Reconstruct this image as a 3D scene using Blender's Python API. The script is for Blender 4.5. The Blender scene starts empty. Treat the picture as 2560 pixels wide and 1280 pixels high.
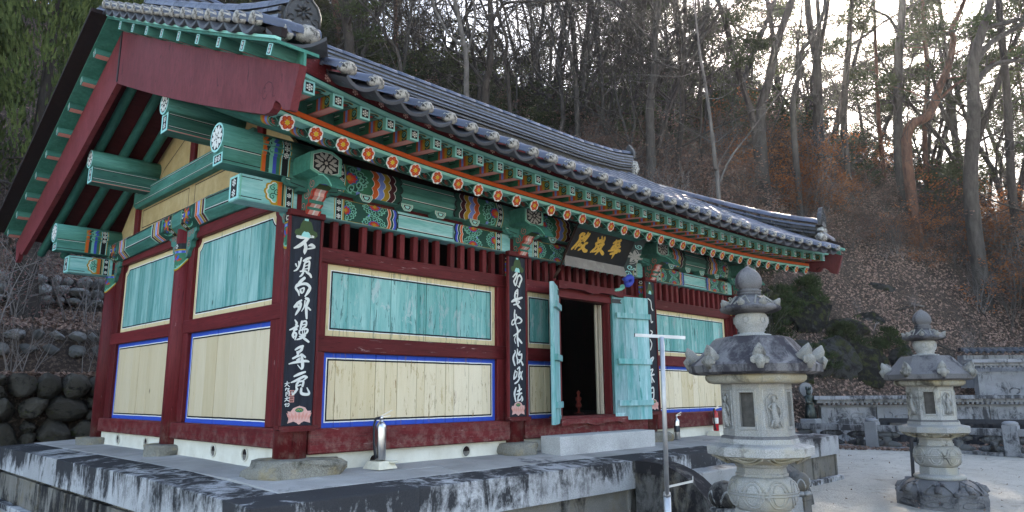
import bpy, math, random
import numpy as np
from mathutils import Vector, Matrix
from mathutils.geometry import tessellate_polygon
from mathutils import noise as mnoise

SC = bpy.context.scene
COL = SC.collection
R_ = math.radians
rnd = random.Random(7)

# ------------------------------------------------------------------ camera
CAM = Vector((-3.2505, -5.9329, 0.7443))
cam_data = bpy.data.cameras.new('camera')
cam = bpy.data.objects.new('camera', cam_data)
COL.objects.link(cam)
_r = Vector((0.69930774, -0.71479186, -0.00642488))
_u = Vector((-0.13099505, -0.13698292, 0.98187371))
_f = Vector((0.70271543, 0.68579026, 0.18942741))
cam.matrix_world = Matrix(((_r.x, _u.x, -_f.x, CAM.x), (_r.y, _u.y, -_f.y, CAM.y), (_r.z, _u.z, -_f.z, CAM.z), (0, 0, 0, 1)))
cam_data.sensor_width = 36.0
cam_data.lens = 1773.19 / 2560.0 * 36.0
cam_data.clip_start = 0.1
cam_data.clip_end = 3000.0
SC.camera = cam

# ------------------------------------------------------------------ world, sun, exposure
SUN_AZ, SUN_EL = 72.2, 31.0          # azimuth from +Y towards +X
world = bpy.data.worlds.new('World')
SC.world = world
world.use_nodes = True
wn = world.node_tree
wn.nodes.clear()
wo = wn.nodes.new('ShaderNodeOutputWorld')
wb = wn.nodes.new('ShaderNodeBackground')
ws = wn.nodes.new('ShaderNodeTexSky')
ws.sky_type = 'NISHITA'
ws.sun_disc = False
ws.sun_elevation = R_(SUN_EL)
ws.sun_rotation = R_(SUN_AZ)
ws.air_density = 1.0
ws.dust_density = 1.0
ws.ozone_density = 1.0
wb.inputs['Strength'].default_value = 0.15
wn.links.new(ws.outputs[0], wb.inputs[0])
wn.links.new(wb.outputs[0], wo.inputs[0])
sun_data = bpy.data.lights.new('sun', 'SUN')
sun_data.energy = 4.0
sun_data.angle = R_(0.5)
sun_data.color = (1.0, 0.93, 0.82)
sun = bpy.data.objects.new('sun', sun_data)
COL.objects.link(sun)
_sd = Vector((math.sin(R_(SUN_AZ)) * math.cos(R_(SUN_EL)), math.cos(R_(SUN_AZ)) * math.cos(R_(SUN_EL)), math.sin(R_(SUN_EL))))
sun.rotation_euler = (-_sd).to_track_quat('-Z', 'Y').to_euler()
sun.location = (30, 10, 25)
vs = SC.view_settings
vs.view_transform = 'Standard'
vs.look = 'None'
vs.gamma = 1.0
vs.exposure = 2.4
vs.use_curve_mapping = False
vs.use_white_balance = True
vs.white_balance_temperature = 7350
vs.white_balance_tint = 10
SC.render.engine = 'CYCLES'
SC.cycles.use_denoising = True
SC.cycles.max_bounces = 6
SC.cycles.diffuse_bounces = 3
SC.cycles.transparent_max_bounces = 8
SC.cycles.caustics_reflective = False
SC.cycles.caustics_refractive = False
SC.cycles.sample_clamp_indirect = 8.0


# ------------------------------------------------------------------ helpers
def tag(o, label=None, cat=None, group=None, kind=None):
    if label: o['label'] = label
    if cat: o['category'] = cat
    if group: o['group'] = group
    if kind: o['kind'] = kind
    return o


def thing(name, label, cat, loc=(0, 0, 0), rz=0.0, group=None):
    o = bpy.data.objects.new(name, None)
    COL.objects.link(o)
    o.location = loc
    o.rotation_euler = (0, 0, rz)
    o.empty_display_size = 0.2
    return tag(o, label, cat, group)


class MB:
    """collects faces and links them as one mesh object"""
    def __init__(self):
        self.v = []; self.f = []; self.m = []; self.s = []; self.uv = {}

    def face(self, idx, mi=0, smooth=False):
        self.f.append(tuple(idx)); self.m.append(mi); self.s.append(smooth)

    def quad(self, a, b, c, d, mi=0):
        n = len(self.v); self.v += [tuple(a), tuple(b), tuple(c), tuple(d)]
        self.face((n, n + 1, n + 2, n + 3), mi)

    def box(self, x0, x1, y0, y1, z0, z1, mi=0, bev=0.0):
        if bev > 0:
            return self.bevbox(x0, x1, y0, y1, z0, z1, bev, mi)
        n = len(self.v)
        self.v += [(x0, y0, z0), (x1, y0, z0), (x1, y1, z0), (x0, y1, z0), (x0, y0, z1), (x1, y0, z1), (x1, y1, z1), (x0, y1, z1)]
        for q in ((0, 3, 2, 1), (4, 5, 6, 7), (0, 1, 5, 4), (1, 2, 6, 5), (2, 3, 7, 6), (3, 0, 4, 7)):
            self.face([n + i for i in q], mi)
        return self

    def bevbox(self, x0, x1, y0, y1, z0, z1, b, mi=0):
        n = len(self.v)
        P = []
        for sx in (0, 1):
            for sy in (0, 1):
                for sz in (0, 1):
                    c = ((x0, x1)[sx], (y0, y1)[sy], (z0, z1)[sz])
                    d = (1 - 2 * sx, 1 - 2 * sy, 1 - 2 * sz)
                    for ax in range(3):      # vertex on face normal to ax
                        p = [c[k] + (0 if k == ax else b * d[k]) for k in range(3)]
                        P.append(tuple(p))
        self.v += P
        def I(sx, sy, sz, ax): return n + ((sx * 2 + sy) * 2 + sz) * 3 + ax
        def fc(l, out):
            a, bb, c = (Vector(self.v[i]) for i in l[:3])
            nn = (bb - a).cross(c - a)
            self.face(l if nn.dot(Vector(out)) > 0 else l[::-1], mi)
        for ax in range(3):
            o = [k for k in range(3) if k != ax]
            for s in (0, 1):
                l = []
                for (a, b2) in ((0, 0), (1, 0), (1, 1), (0, 1)):
                    c = [0, 0, 0]; c[ax] = s; c[o[0]] = a; c[o[1]] = b2
                    l.append(I(*c, ax))
                out = [0, 0, 0]; out[ax] = 2 * s - 1
                fc(l, out)
        for ax in range(3):       # edges along ax
            o = [k for k in range(3) if k != ax]
            for a in (0, 1):
                for b2 in (0, 1):
                    c0 = [0, 0, 0]; c0[o[0]] = a; c0[o[1]] = b2
                    c1 = list(c0); c1[ax] = 1
                    out = [0, 0, 0]; out[o[0]] = 2 * a - 1; out[o[1]] = 2 * b2 - 1
                    fc([I(*c0, o[0]), I(*c1, o[0]), I(*c1, o[1]), I(*c0, o[1])], out)
        for sx in (0, 1):
            for sy in (0, 1):
                for sz in (0, 1):
                    fc([I(sx, sy, sz, 0), I(sx, sy, sz, 1), I(sx, sy, sz, 2)], (2 * sx - 1, 2 * sy - 1, 2 * sz - 1))
        return self

    def obox(self, c, ax, ay, az, mi=0):
        """oriented box: centre and three half-axis vectors"""
        c = Vector(c); ax = Vector(ax); ay = Vector(ay); az = Vector(az)
        n = len(self.v)
        for s in ((-1, -1, -1), (1, -1, -1), (1, 1, -1), (-1, 1, -1), (-1, -1, 1), (1, -1, 1), (1, 1, 1), (-1, 1, 1)):
            self.v.append(tuple(c + ax * s[0] + ay * s[1] + az * s[2]))
        fl = ax.cross(ay).dot(az) < 0
        for q in ((0, 3, 2, 1), (4, 5, 6, 7), (0, 1, 5, 4), (1, 2, 6, 5), (2, 3, 7, 6), (3, 0, 4, 7)):
            q = q[::-1] if fl else q
            self.face([n + i for i in q], mi)
        return self

    def bar(self, a, b, w, h, mi=0, up=(0, 0, 1)):
        a = Vector(a); b = Vector(b); d = (b - a)
        L = d.length; d.normalize()
        s = d.cross(Vector(up)).normalized(); t = s.cross(d).normalized()
        return self.obox((a + b) / 2, d * L / 2, s * w / 2, t * h / 2, mi)

    def tube(self, pts, rad, n=6, mi=0, caps=True, smooth=True, mis=None, capmi=None):
        pts = [Vector(p) for p in pts]
        if not hasattr(rad, '__len__'): rad = [rad] * len(pts)
        base = len(self.v)
        t = (pts[1] - pts[0]).normalized()
        ref = Vector((0, 0, 1)) if abs(t.z) < 0.9 else Vector((1, 0, 0))
        s = t.cross(ref).normalized()
        for i, p in enumerate(pts):
            if i == 0: t = (pts[1] - pts[0])
            elif i == len(pts) - 1: t = (pts[-1] - pts[-2])
            else: t = (pts[i + 1] - pts[i - 1])
            if t.length < 1e-9: t = Vector((0, 0, 1))
            t = t.normalized()
            s = s - t * s.dot(t)
            if s.length < 1e-6: s = t.orthogonal()
            s.normalize()
            b = t.cross(s)
            for k in range(n):
                a = 2 * math.pi * k / n
                self.v.append(tuple(p + s * (rad[i] * math.cos(a)) + b * (rad[i] * math.sin(a))))
        for i in range(len(pts) - 1):
            m = mis[i] if mis else mi
            for k in range(n):
                k2 = (k + 1) % n
                self.face((base + i * n + k, base + i * n + k2, base + (i + 1) * n + k2, base + (i + 1) * n + k), m, smooth)
        if caps:
            self.face([base + k for k in range(n)][::-1], mi if capmi is None else capmi)
            e = base + (len(pts) - 1) * n
            self.face([e + k for k in range(n)], mi if capmi is None else capmi)
        return self

    def lathe(self, prof, n=24, c=(0, 0), mi=0, smooth=True, ph=0.0, caps=True, fn=None):
        """prof = [(r, z)]; fn(r, ang, z) -> r lets the outline vary"""
        base = len(self.v)
        for (r, z) in prof:
            for k in range(n):
                a = ph + 2 * math.pi * k / n
                rr = fn(r, a, z) if fn else r
                self.v.append((c[0] + rr * math.cos(a), c[1] + rr * math.sin(a), z))
        for i in range(len(prof) - 1):
            for k in range(n):
                k2 = (k + 1) % n
                self.face((base + i * n + k, base + i * n + k2, base + (i + 1) * n + k2, base + (i + 1) * n + k), mi, smooth)
        if caps:
            self.face([base + k for k in range(n)][::-1], mi)
            e = base + (len(prof) - 1) * n
            self.face([e + k for k in range(n)], mi)
        return self

    def prism(self, poly, f0, f1, mi=0, side=None, smooth=False):
        """poly in 2D; f0(u,v), f1(u,v) -> 3D of the two faces"""
        n = len(self.v); N = len(poly)
        self.v += [tuple(f0(*p)) for p in poly] + [tuple(f1(*p)) for p in poly]
        tri = tessellate_polygon([[Vector((p[0], p[1], 0)) for p in poly]])
        area = sum(poly[i][0] * poly[(i + 1) % N][1] - poly[(i + 1) % N][0] * poly[i][1] for i in range(N))
        for t in tri:
            a = [Vector((poly[i][0], poly[i][1], 0)) for i in t]
            t = list(t) if (a[1] - a[0]).cross(a[2] - a[0]).z > 0 else list(t)[::-1]
            self.face([n + i for i in t], mi)
            self.face([n + N + i for i in t[::-1]], mi)
        sm = mi if side is None else side
        for i in range(N):
            j = (i + 1) % N
            q = (n + j, n + i, n + N + i, n + N + j)
            self.face(q if area > 0 else q[::-1], sm, smooth)
        return self

    def mesh(self, name, mats, uvs=None):
        me = bpy.data.meshes.new(name)
        me.from_pydata(self.v, [], self.f)
        for m in (mats if isinstance(mats, (list, tuple)) else [mats]): me.materials.append(m)
        me.polygons.foreach_set('material_index', self.m)
        me.polygons.foreach_set('use_smooth', self.s)
        for un, fn in (uvs or {}).items():
            lay = me.uv_layers.new(name=un)
            vi = np.empty(len(me.loops), dtype=np.int32); me.loops.foreach_get('vertex_index', vi)
            co = np.array([fn(*self.v[i]) for i in range(len(self.v))], dtype=np.float32)
            lay.data.foreach_set('uv', co[vi].ravel())
        me.update()
        return me

    def build(self, name, mats, parent=None, uvs=None, kind=None):
        return link(name, self.mesh(name, mats, uvs), parent, kind)


def link(name, me, parent=None, kind=None, loc=None, rot=None, scale=None):
    o = bpy.data.objects.new(name, me)
    COL.objects.link(o)
    if parent: o.parent = parent
    if kind: o['kind'] = kind
    if loc is not None: o.location = loc
    if rot is not None: o.rotation_euler = rot
    if scale is not None: o.scale = scale if hasattr(scale, '__len__') else (scale,) * 3
    return o


KIDS = {}
def copy_tree(o, parent=None):
    c = o.copy(); COL.objects.link(c)
    c.parent = parent
    for ch in list(o.children): copy_tree(ch, c)
    return c


# ------------------------------------------------------------------ materials
def srgb(h, k=1.0):
    h = h.lstrip('#')
    o = []
    for i in (0, 2, 4):
        c = int(h[i:i + 2], 16) / 255
        o.append((c / 12.92 if c < 0.04045 else ((c + 0.055) / 1.055) ** 2.4) * k)
    return tuple(o)


class NT:
    def __init__(self, name, rough=0.6, spec=0.4, metal=0.0):
        self.m = bpy.data.materials.new(name); self.m.use_nodes = True
        self.t = self.m.node_tree; self.b = self.t.nodes['Principled BSDF']
        self.b.inputs['Roughness'].default_value = rough
        self.b.inputs['Specular IOR Level'].default_value = spec
        self.b.inputs['Metallic'].default_value = metal

    def n(self, t, **kw):
        x = self.t.nodes.new('ShaderNode' + t)
        for k, v in kw.items(): setattr(x, k, v)
        return x

    def l(self, a, b): self.t.links.new(a, b)

    def coord(self, kind='Object', scale=(1, 1, 1), loc=(0, 0, 0)):
        tc = self.n('TexCoord'); mp = self.n('Mapping')
        mp.inputs['Scale'].default_value = scale; mp.inputs['Location'].default_value = loc
        self.l(tc.outputs[kind], mp.inputs['Vector'])
        return mp.outputs[0]

    def noise(self, vec, scale=5, detail=4, rough=0.55, dist=0.0):
        x = self.n('TexNoise'); x.inputs['Scale'].default_value = scale; x.inputs['Detail'].default_value = detail
        x.inputs['Roughness'].default_value = rough; x.inputs['Distortion'].default_value = dist
        if vec is not None: self.l(vec, x.inputs['Vector'])
        return x.outputs['Fac']

    def ramp(self, fac, stops, interp='LINEAR'):
        x = self.n('ValToRGB'); cr = x.color_ramp; cr.interpolation = interp
        while len(cr.elements) < len(stops): cr.elements.new(0.5)
        for e, (p, c) in zip(cr.elements, stops):
            e.position = p; e.color = (*c, 1) if len(c) == 3 else c
        self.l(fac, x.inputs[0])
        return x.outputs[0]

    def val(self, fac, lo, hi, a=0.0, b=1.0):
        x = self.n('MapRange'); x.inputs['From Min'].default_value = lo; x.inputs['From Max'].default_value = hi
        x.inputs['To Min'].default_value = a; x.inputs['To Max'].default_value = b
        self.l(fac, x.inputs['Value'])
        return x.outputs[0]

    def math(self, op, a, b=None):
        x = self.n('Math', operation=op)
        for i, q in enumerate((a, b)):
            if q is None: continue
            if hasattr(q, 'links') or hasattr(q, 'is_linked'): self.l(q, x.inputs[i])
            else: x.inputs[i].default_value = q
        return x.outputs[0]

    def mix(self, fac, a, b, mode='MIX'):
        x = self.n('MixRGB', blend_type=mode)
        for i, q in enumerate((fac, a, b)):
            if hasattr(q, 'is_linked'): self.l(q, x.inputs[i])
            elif i == 0: x.inputs[0].default_value = q
            else: x.inputs[i].default_value = (*q, 1)
        return x.outputs[0]

    def color(self, c): self.l(c, self.b.inputs['Base Color'])

    def bump(self, h, strength=0.3, dist=0.01):
        x = self.n('Bump'); x.inputs['Strength'].default_value = strength; x.inputs['Distance'].default_value = dist
        self.l(h, x.inputs['Height']); self.l(x.outputs[0], self.b.inputs['Normal'])

    def objrand(self): return self.n('ObjectInfo').outputs['Random']


def tone(c, k): return tuple(min(1, max(0, q * k)) for q in c)


def wood(name, c, c2=None, grain=(1, 1, 1), rough=0.6, wear=None, wear_at=0.66, rnd_amt=0.25, spec=0.12, scale=6, crack=0.0):
    """painted timber: streaks along the grain, faded patches, flaked spots"""
    t = NT(name, rough, spec)
    c2 = c2 or tone(c, 1.6)
    v = t.coord('Object', grain)
    a = t.noise(v, scale, 5, 0.65, 0.3)
    k = t.mix(t.val(a, 0.36, 0.68), c, c2)
    g2 = t.noise(v, scale * 5, 3, 0.6)
    k = t.mix(t.val(g2, 0.3, 0.72, 0.0, 0.45), k, tone(c, 0.55))
    if wear:
        w = t.noise(v, scale * 2.2, 6, 0.7, 0.6)
        k = t.mix(t.val(w, wear_at, wear_at + 0.06), k, wear)
    if crack:
        cg = tuple(q * (3.2 if q >= 1 else 0.55) for q in grain)
        ck = t.noise(t.coord('Object', cg, (2, 5, 3)), 7, 3, 0.5, 0.25)
        k = t.mix(t.val(t.math('ABSOLUTE', t.math('SUBTRACT', ck, 0.5)), 0.0, 0.012, crack, 0), k, tone(c, 0.12))
        sp = t.n('SeparateXYZ'); t.l(t.coord('Object'), sp.inputs[0])
        dz = t.math('MULTIPLY', t.val(sp.outputs[2], 0.2, 0.55, 1, 0), t.val(t.noise(t.coord('Object', (1, 1, 1), (1, 8, 2)), 9, 6, 0.75), 0.45, 0.7, 0, 0.55))
        k = t.mix(dz, k, (0.26, 0.2, 0.17))
    r = t.objrand()
    hs = t.n('HueSaturation'); t.l(t.val(r, 0, 1, 1 - rnd_amt, 1 + rnd_amt), hs.inputs['Value']); t.l(k, hs.inputs['Color'])
    t.color(hs.outputs[0])
    t.bump(g2, 0.25, 0.004)
    return t.m


def flat(name, c, rough=0.6, var=0.25, spec=0.3, metal=0.0, scale=20):
    t = NT(name, rough, spec, metal)
    a = t.noise(t.coord(), scale, 4, 0.6)
    t.color(t.mix(t.val(a, 0.3, 0.7), tone(c, 1 - var), tone(c, 1 + var)))
    return t.m


RED = (0.098, 0.0115, 0.0135)
TEAL = (0.036, 0.142, 0.114)
AQUA = (0.12, 0.34, 0.325)
M = {}
M['red_v'] = wood('red_paint_upright', RED, (0.14, 0.018, 0.021), (2, 2, 0.25), 0.5, (0.30, 0.2, 0.19), 0.66, crack=.8)
M['red_x'] = wood('red_paint_lengthwise', RED, (0.14, 0.018, 0.021), (0.25, 2, 2), 0.5, (0.30, 0.2, 0.19), 0.63, crack=.8)
M['red_y'] = wood('red_paint_crosswise', RED, (0.14, 0.018, 0.021), (2, 0.25, 2), 0.5, (0.28, 0.17, 0.16), 0.68, crack=.8)
M['red_board'] = wood('red_barge_board', (0.125, 0.022, 0.026), (0.17, 0.035, 0.042), (1.2, 1.6, 0.7), 0.55, (0.045, 0.007, 0.009), 0.615, scale=3, crack=.5)
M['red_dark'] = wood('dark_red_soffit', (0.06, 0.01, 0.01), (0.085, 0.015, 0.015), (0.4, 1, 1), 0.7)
M['teal_x'] = wood('green_paint_lengthwise', TEAL, (0.078, 0.235, 0.20), (0.3, 2, 2.5), 0.55, (0.02, 0.08, 0.065), 0.62)
M['teal_y'] = wood('green_paint_crosswise', TEAL, (0.072, 0.225, 0.19), (2, 0.3, 2.5), 0.55, (0.02, 0.08, 0.065), 0.62)
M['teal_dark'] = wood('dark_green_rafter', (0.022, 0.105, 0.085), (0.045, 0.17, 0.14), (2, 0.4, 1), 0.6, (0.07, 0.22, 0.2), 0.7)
M['aqua_x'] = wood('pale_aqua_board', AQUA, (0.29, 0.51, 0.51), (0.3, 2, 2.5), 0.55, (0.03, 0.14, 0.12), 0.7)
M['aqua_v'] = wood('pale_aqua_door', (0.09, 0.33, 0.32), (0.42, 0.57, 0.61), (2.2, 2.2, 0.35), 0.6, (0.04, 0.2, 0.18), 0.60, scale=3.4, crack=.0)
M['cream'] = wood('cream_panel', (0.50, 0.36, 0.17), (0.58, 0.45, 0.24), (0.4, 0.4, 0.4), 0.7)
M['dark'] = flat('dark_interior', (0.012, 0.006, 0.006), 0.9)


def paint(name, c, rough=0.6, spec=0.15):
    t = NT(name, rough, spec)
    v = t.coord()
    a = t.noise(v, 14, 5, 0.7)
    k = t.mix(t.val(a, 0.3, 0.75, 0, 0.5), c, tone(c, 0.62))
    t.color(k)
    return t.m


PAL_C = {'white': (0.62, 0.63, 0.6), 'black': (0.012, 0.013, 0.016), 'green': (0.03, 0.15, 0.085), 'dgreen': (0.012, 0.06, 0.045),
         'mint': (0.15, 0.42, 0.33), 'red': (0.42, 0.04, 0.025), 'orange': (0.52, 0.10, 0.022), 'blue': (0.045, 0.075, 0.42),
         'lblue': (0.15, 0.22, 0.55), 'ochre': (0.36, 0.22, 0.02), 'yellow': (0.55, 0.37, 0.03), 'maroon': (0.05, 0.008, 0.012),
         'pink': (0.58, 0.26, 0.22), 'lpink': (0.62, 0.36, 0.32), 'aqua': (0.28, 0.6, 0.58), 'olive': (0.05, 0.085, 0.035), 'grey': (0.34, 0.33, 0.31)}
PAL = {k: i for i, k in enumerate(PAL_C)}
PALM = [paint('ornament_' + k, c) for k, c in PAL_C.items()]


class Paint:
    """flat painted ornament laid on a surface; f(u, v, h) -> point, h lifts it off the surface"""
    def __init__(self, f, h0=0.0015, step=0.0005):
        self.b = MB(); self.f = f; self.h0 = h0; self.st = step; self.flip = None

    def H(self, l): return self.h0 + self.st * l

    def poly(self, pts, c, l=0, tess=True):
        if self.flip: pts = [(self.flip - p[0], p[1]) for p in pts][::-1]
        b = self.b; n = len(b.v); h = self.H(l)
        b.v += [tuple(self.f(p[0], p[1], h)) for p in pts]
        mi = PAL[c]
        A = sum(pts[i][0] * pts[(i + 1) % len(pts)][1] - pts[(i + 1) % len(pts)][0] * pts[i][1] for i in range(len(pts)))
        if len(pts) <= 4 or not tess:
            idx = list(range(n, n + len(pts)))
            b.face(idx if A > 0 else idx[::-1], mi)
        else:
            for t in tessellate_polygon([[Vector((p[0], p[1], 0)) for p in pts]]):
                t = list(t)
                q = [Vector((pts[i][0], pts[i][1], 0)) for i in t]
                if (q[1] - q[0]).cross(q[2] - q[0]).z < 0: t = t[::-1]
                b.face([n + i for i in t], mi)

    def rect(self, u0, u1, v0, v1, c, l=0): self.poly([(u0, v0), (u1, v0), (u1, v1), (u0, v1)], c, l)

    def disc(self, cu, cv, r, c, l=0, n=10, sy=1.0, ph=0.0):
        self.poly([(cu + r * math.cos(ph + 2 * math.pi * k / n), cv + sy * r * math.sin(ph + 2 * math.pi * k / n)) for k in range(n)], c, l, False)

    def scallop(self, cu, cv, r, lobes, amp, c, l=0, sy=1.0, a0=0.0, a1=2 * math.pi):
        N = lobes * 4
        pts = []
        full = abs(a1 - a0) > 6.2
        for k in range(N if full else N + 1):
            a = a0 + (a1 - a0) * k / N
            rr = r * (1 - amp + amp * abs(math.sin((a - a0) * lobes * math.pi / (a1 - a0))))
            pts.append((cu + rr * math.cos(a), cv + sy * rr * math.sin(a)))
        self.poly(pts, c, l)

    def petals(self, cu, cv, r0, r1, n, w, c, l=0, ph=0.0, a0=0.0, a1=2 * math.pi, sy=1.0):
        for k in range(n):
            a = ph + a0 + (a1 - a0) * (k + (0 if abs(a1 - a0) > 6.2 else 0.5)) / n
            d = (math.cos(a), math.sin(a)); s = (-d[1], d[0])
            P = [(r0, 0), (r0 + (r1 - r0) * 0.4, -w / 2), (r0 + (r1 - r0) * 0.75, -w * 0.42), (r1, 0), (r0 + (r1 - r0) * 0.75, w * 0.42), (r0 + (r1 - r0) * 0.4, w / 2)]
            self.poly([(cu + d[0] * x + s[0] * y, cv + sy * (d[1] * x + s[1] * y)) for x, y in P], c, l, False)

    def line(self, pts, w, c, l=0, closed=False):
        """ribbon of quads"""
        n = len(pts)
        if closed: pts = pts + [pts[0]]; n += 1
        L = []; Rr = []
        for i in range(n):
            a = pts[max(0, i - 1)]; b = pts[min(n - 1, i + 1)]
            if closed and i in (0, n - 1): a = pts[-2]; b = pts[1]
            dx, dy = b[0] - a[0], b[1] - a[1]; q = math.hypot(dx, dy) or 1
            ww = w[i] if hasattr(w, '__len__') else w
            L.append((pts[i][0] - dy / q * ww / 2, pts[i][1] + dx / q * ww / 2)); Rr.append((pts[i][0] + dy / q * ww / 2, pts[i][1] - dx / q * ww / 2))
        for i in range(n - 1): self.poly([Rr[i], Rr[i + 1], L[i + 1], L[i]], c, l + 0.05 * (i % 2))

    def swirl(self, cu, cv, r, w, c, l=0, turns=1.3, ph=0.0, d=1):
        N = 9
        self.line([(cu + r * (1 - 0.8 * k / N) * math.cos(ph + d * 2 * math.pi * turns * k / N), cv + r * (1 - 0.8 * k / N) * math.sin(ph + d * 2 * math.pi * turns * k / N)) for k in range(N + 1)], w, c, l)

    def dotflower(self, cu, cv, r, l=0, c='white', n=6):
        self.disc(cu, cv, r * 0.36, c, l, 6)
        for k in range(n):
            a = 2 * math.pi * k / n + 0.5
            self.disc(cu + r * 0.72 * math.cos(a), cv + r * 0.72 * math.sin(a), r * 0.32, c, l, 6)

    def build(self, name, parent): return self.b.build(name, PALM, parent)


def brush(P, stroke, c, l=0, ou=0.0, ov=0.0, k=1.22):
    """one brush stroke: a smooth tapered ribbon with round ends"""
    pts = [((p[0] / 1000 + ou), (p[1] / 1000 + ov), p[2] / 1000 * k) for p in stroke]
    out = []
    n = len(pts)
    for i in range(n - 1):
        p0, p1, p2, p3 = pts[max(0, i - 1)], pts[i], pts[i + 1], pts[min(n - 1, i + 2)]
        for s in range(5):
            t = s / 5
            out.append(tuple(0.5 * (2 * b + (c2 - a) * t + (2 * a - 5 * b + 4 * c2 - d) * t * t + (-a + 3 * b - 3 * c2 + d) * t ** 3) for a, b, c2, d in zip(p0, p1, p2, p3)))
    out.append(pts[-1])
    P.line([(p[0], p[1]) for p in out], [max(0.002, p[2]) for p in out], c, l)
    for e in (out[0], out[-1]): P.disc(e[0], e[1], max(0.001, e[2] / 2), c, l + 0.2, 8)
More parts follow.
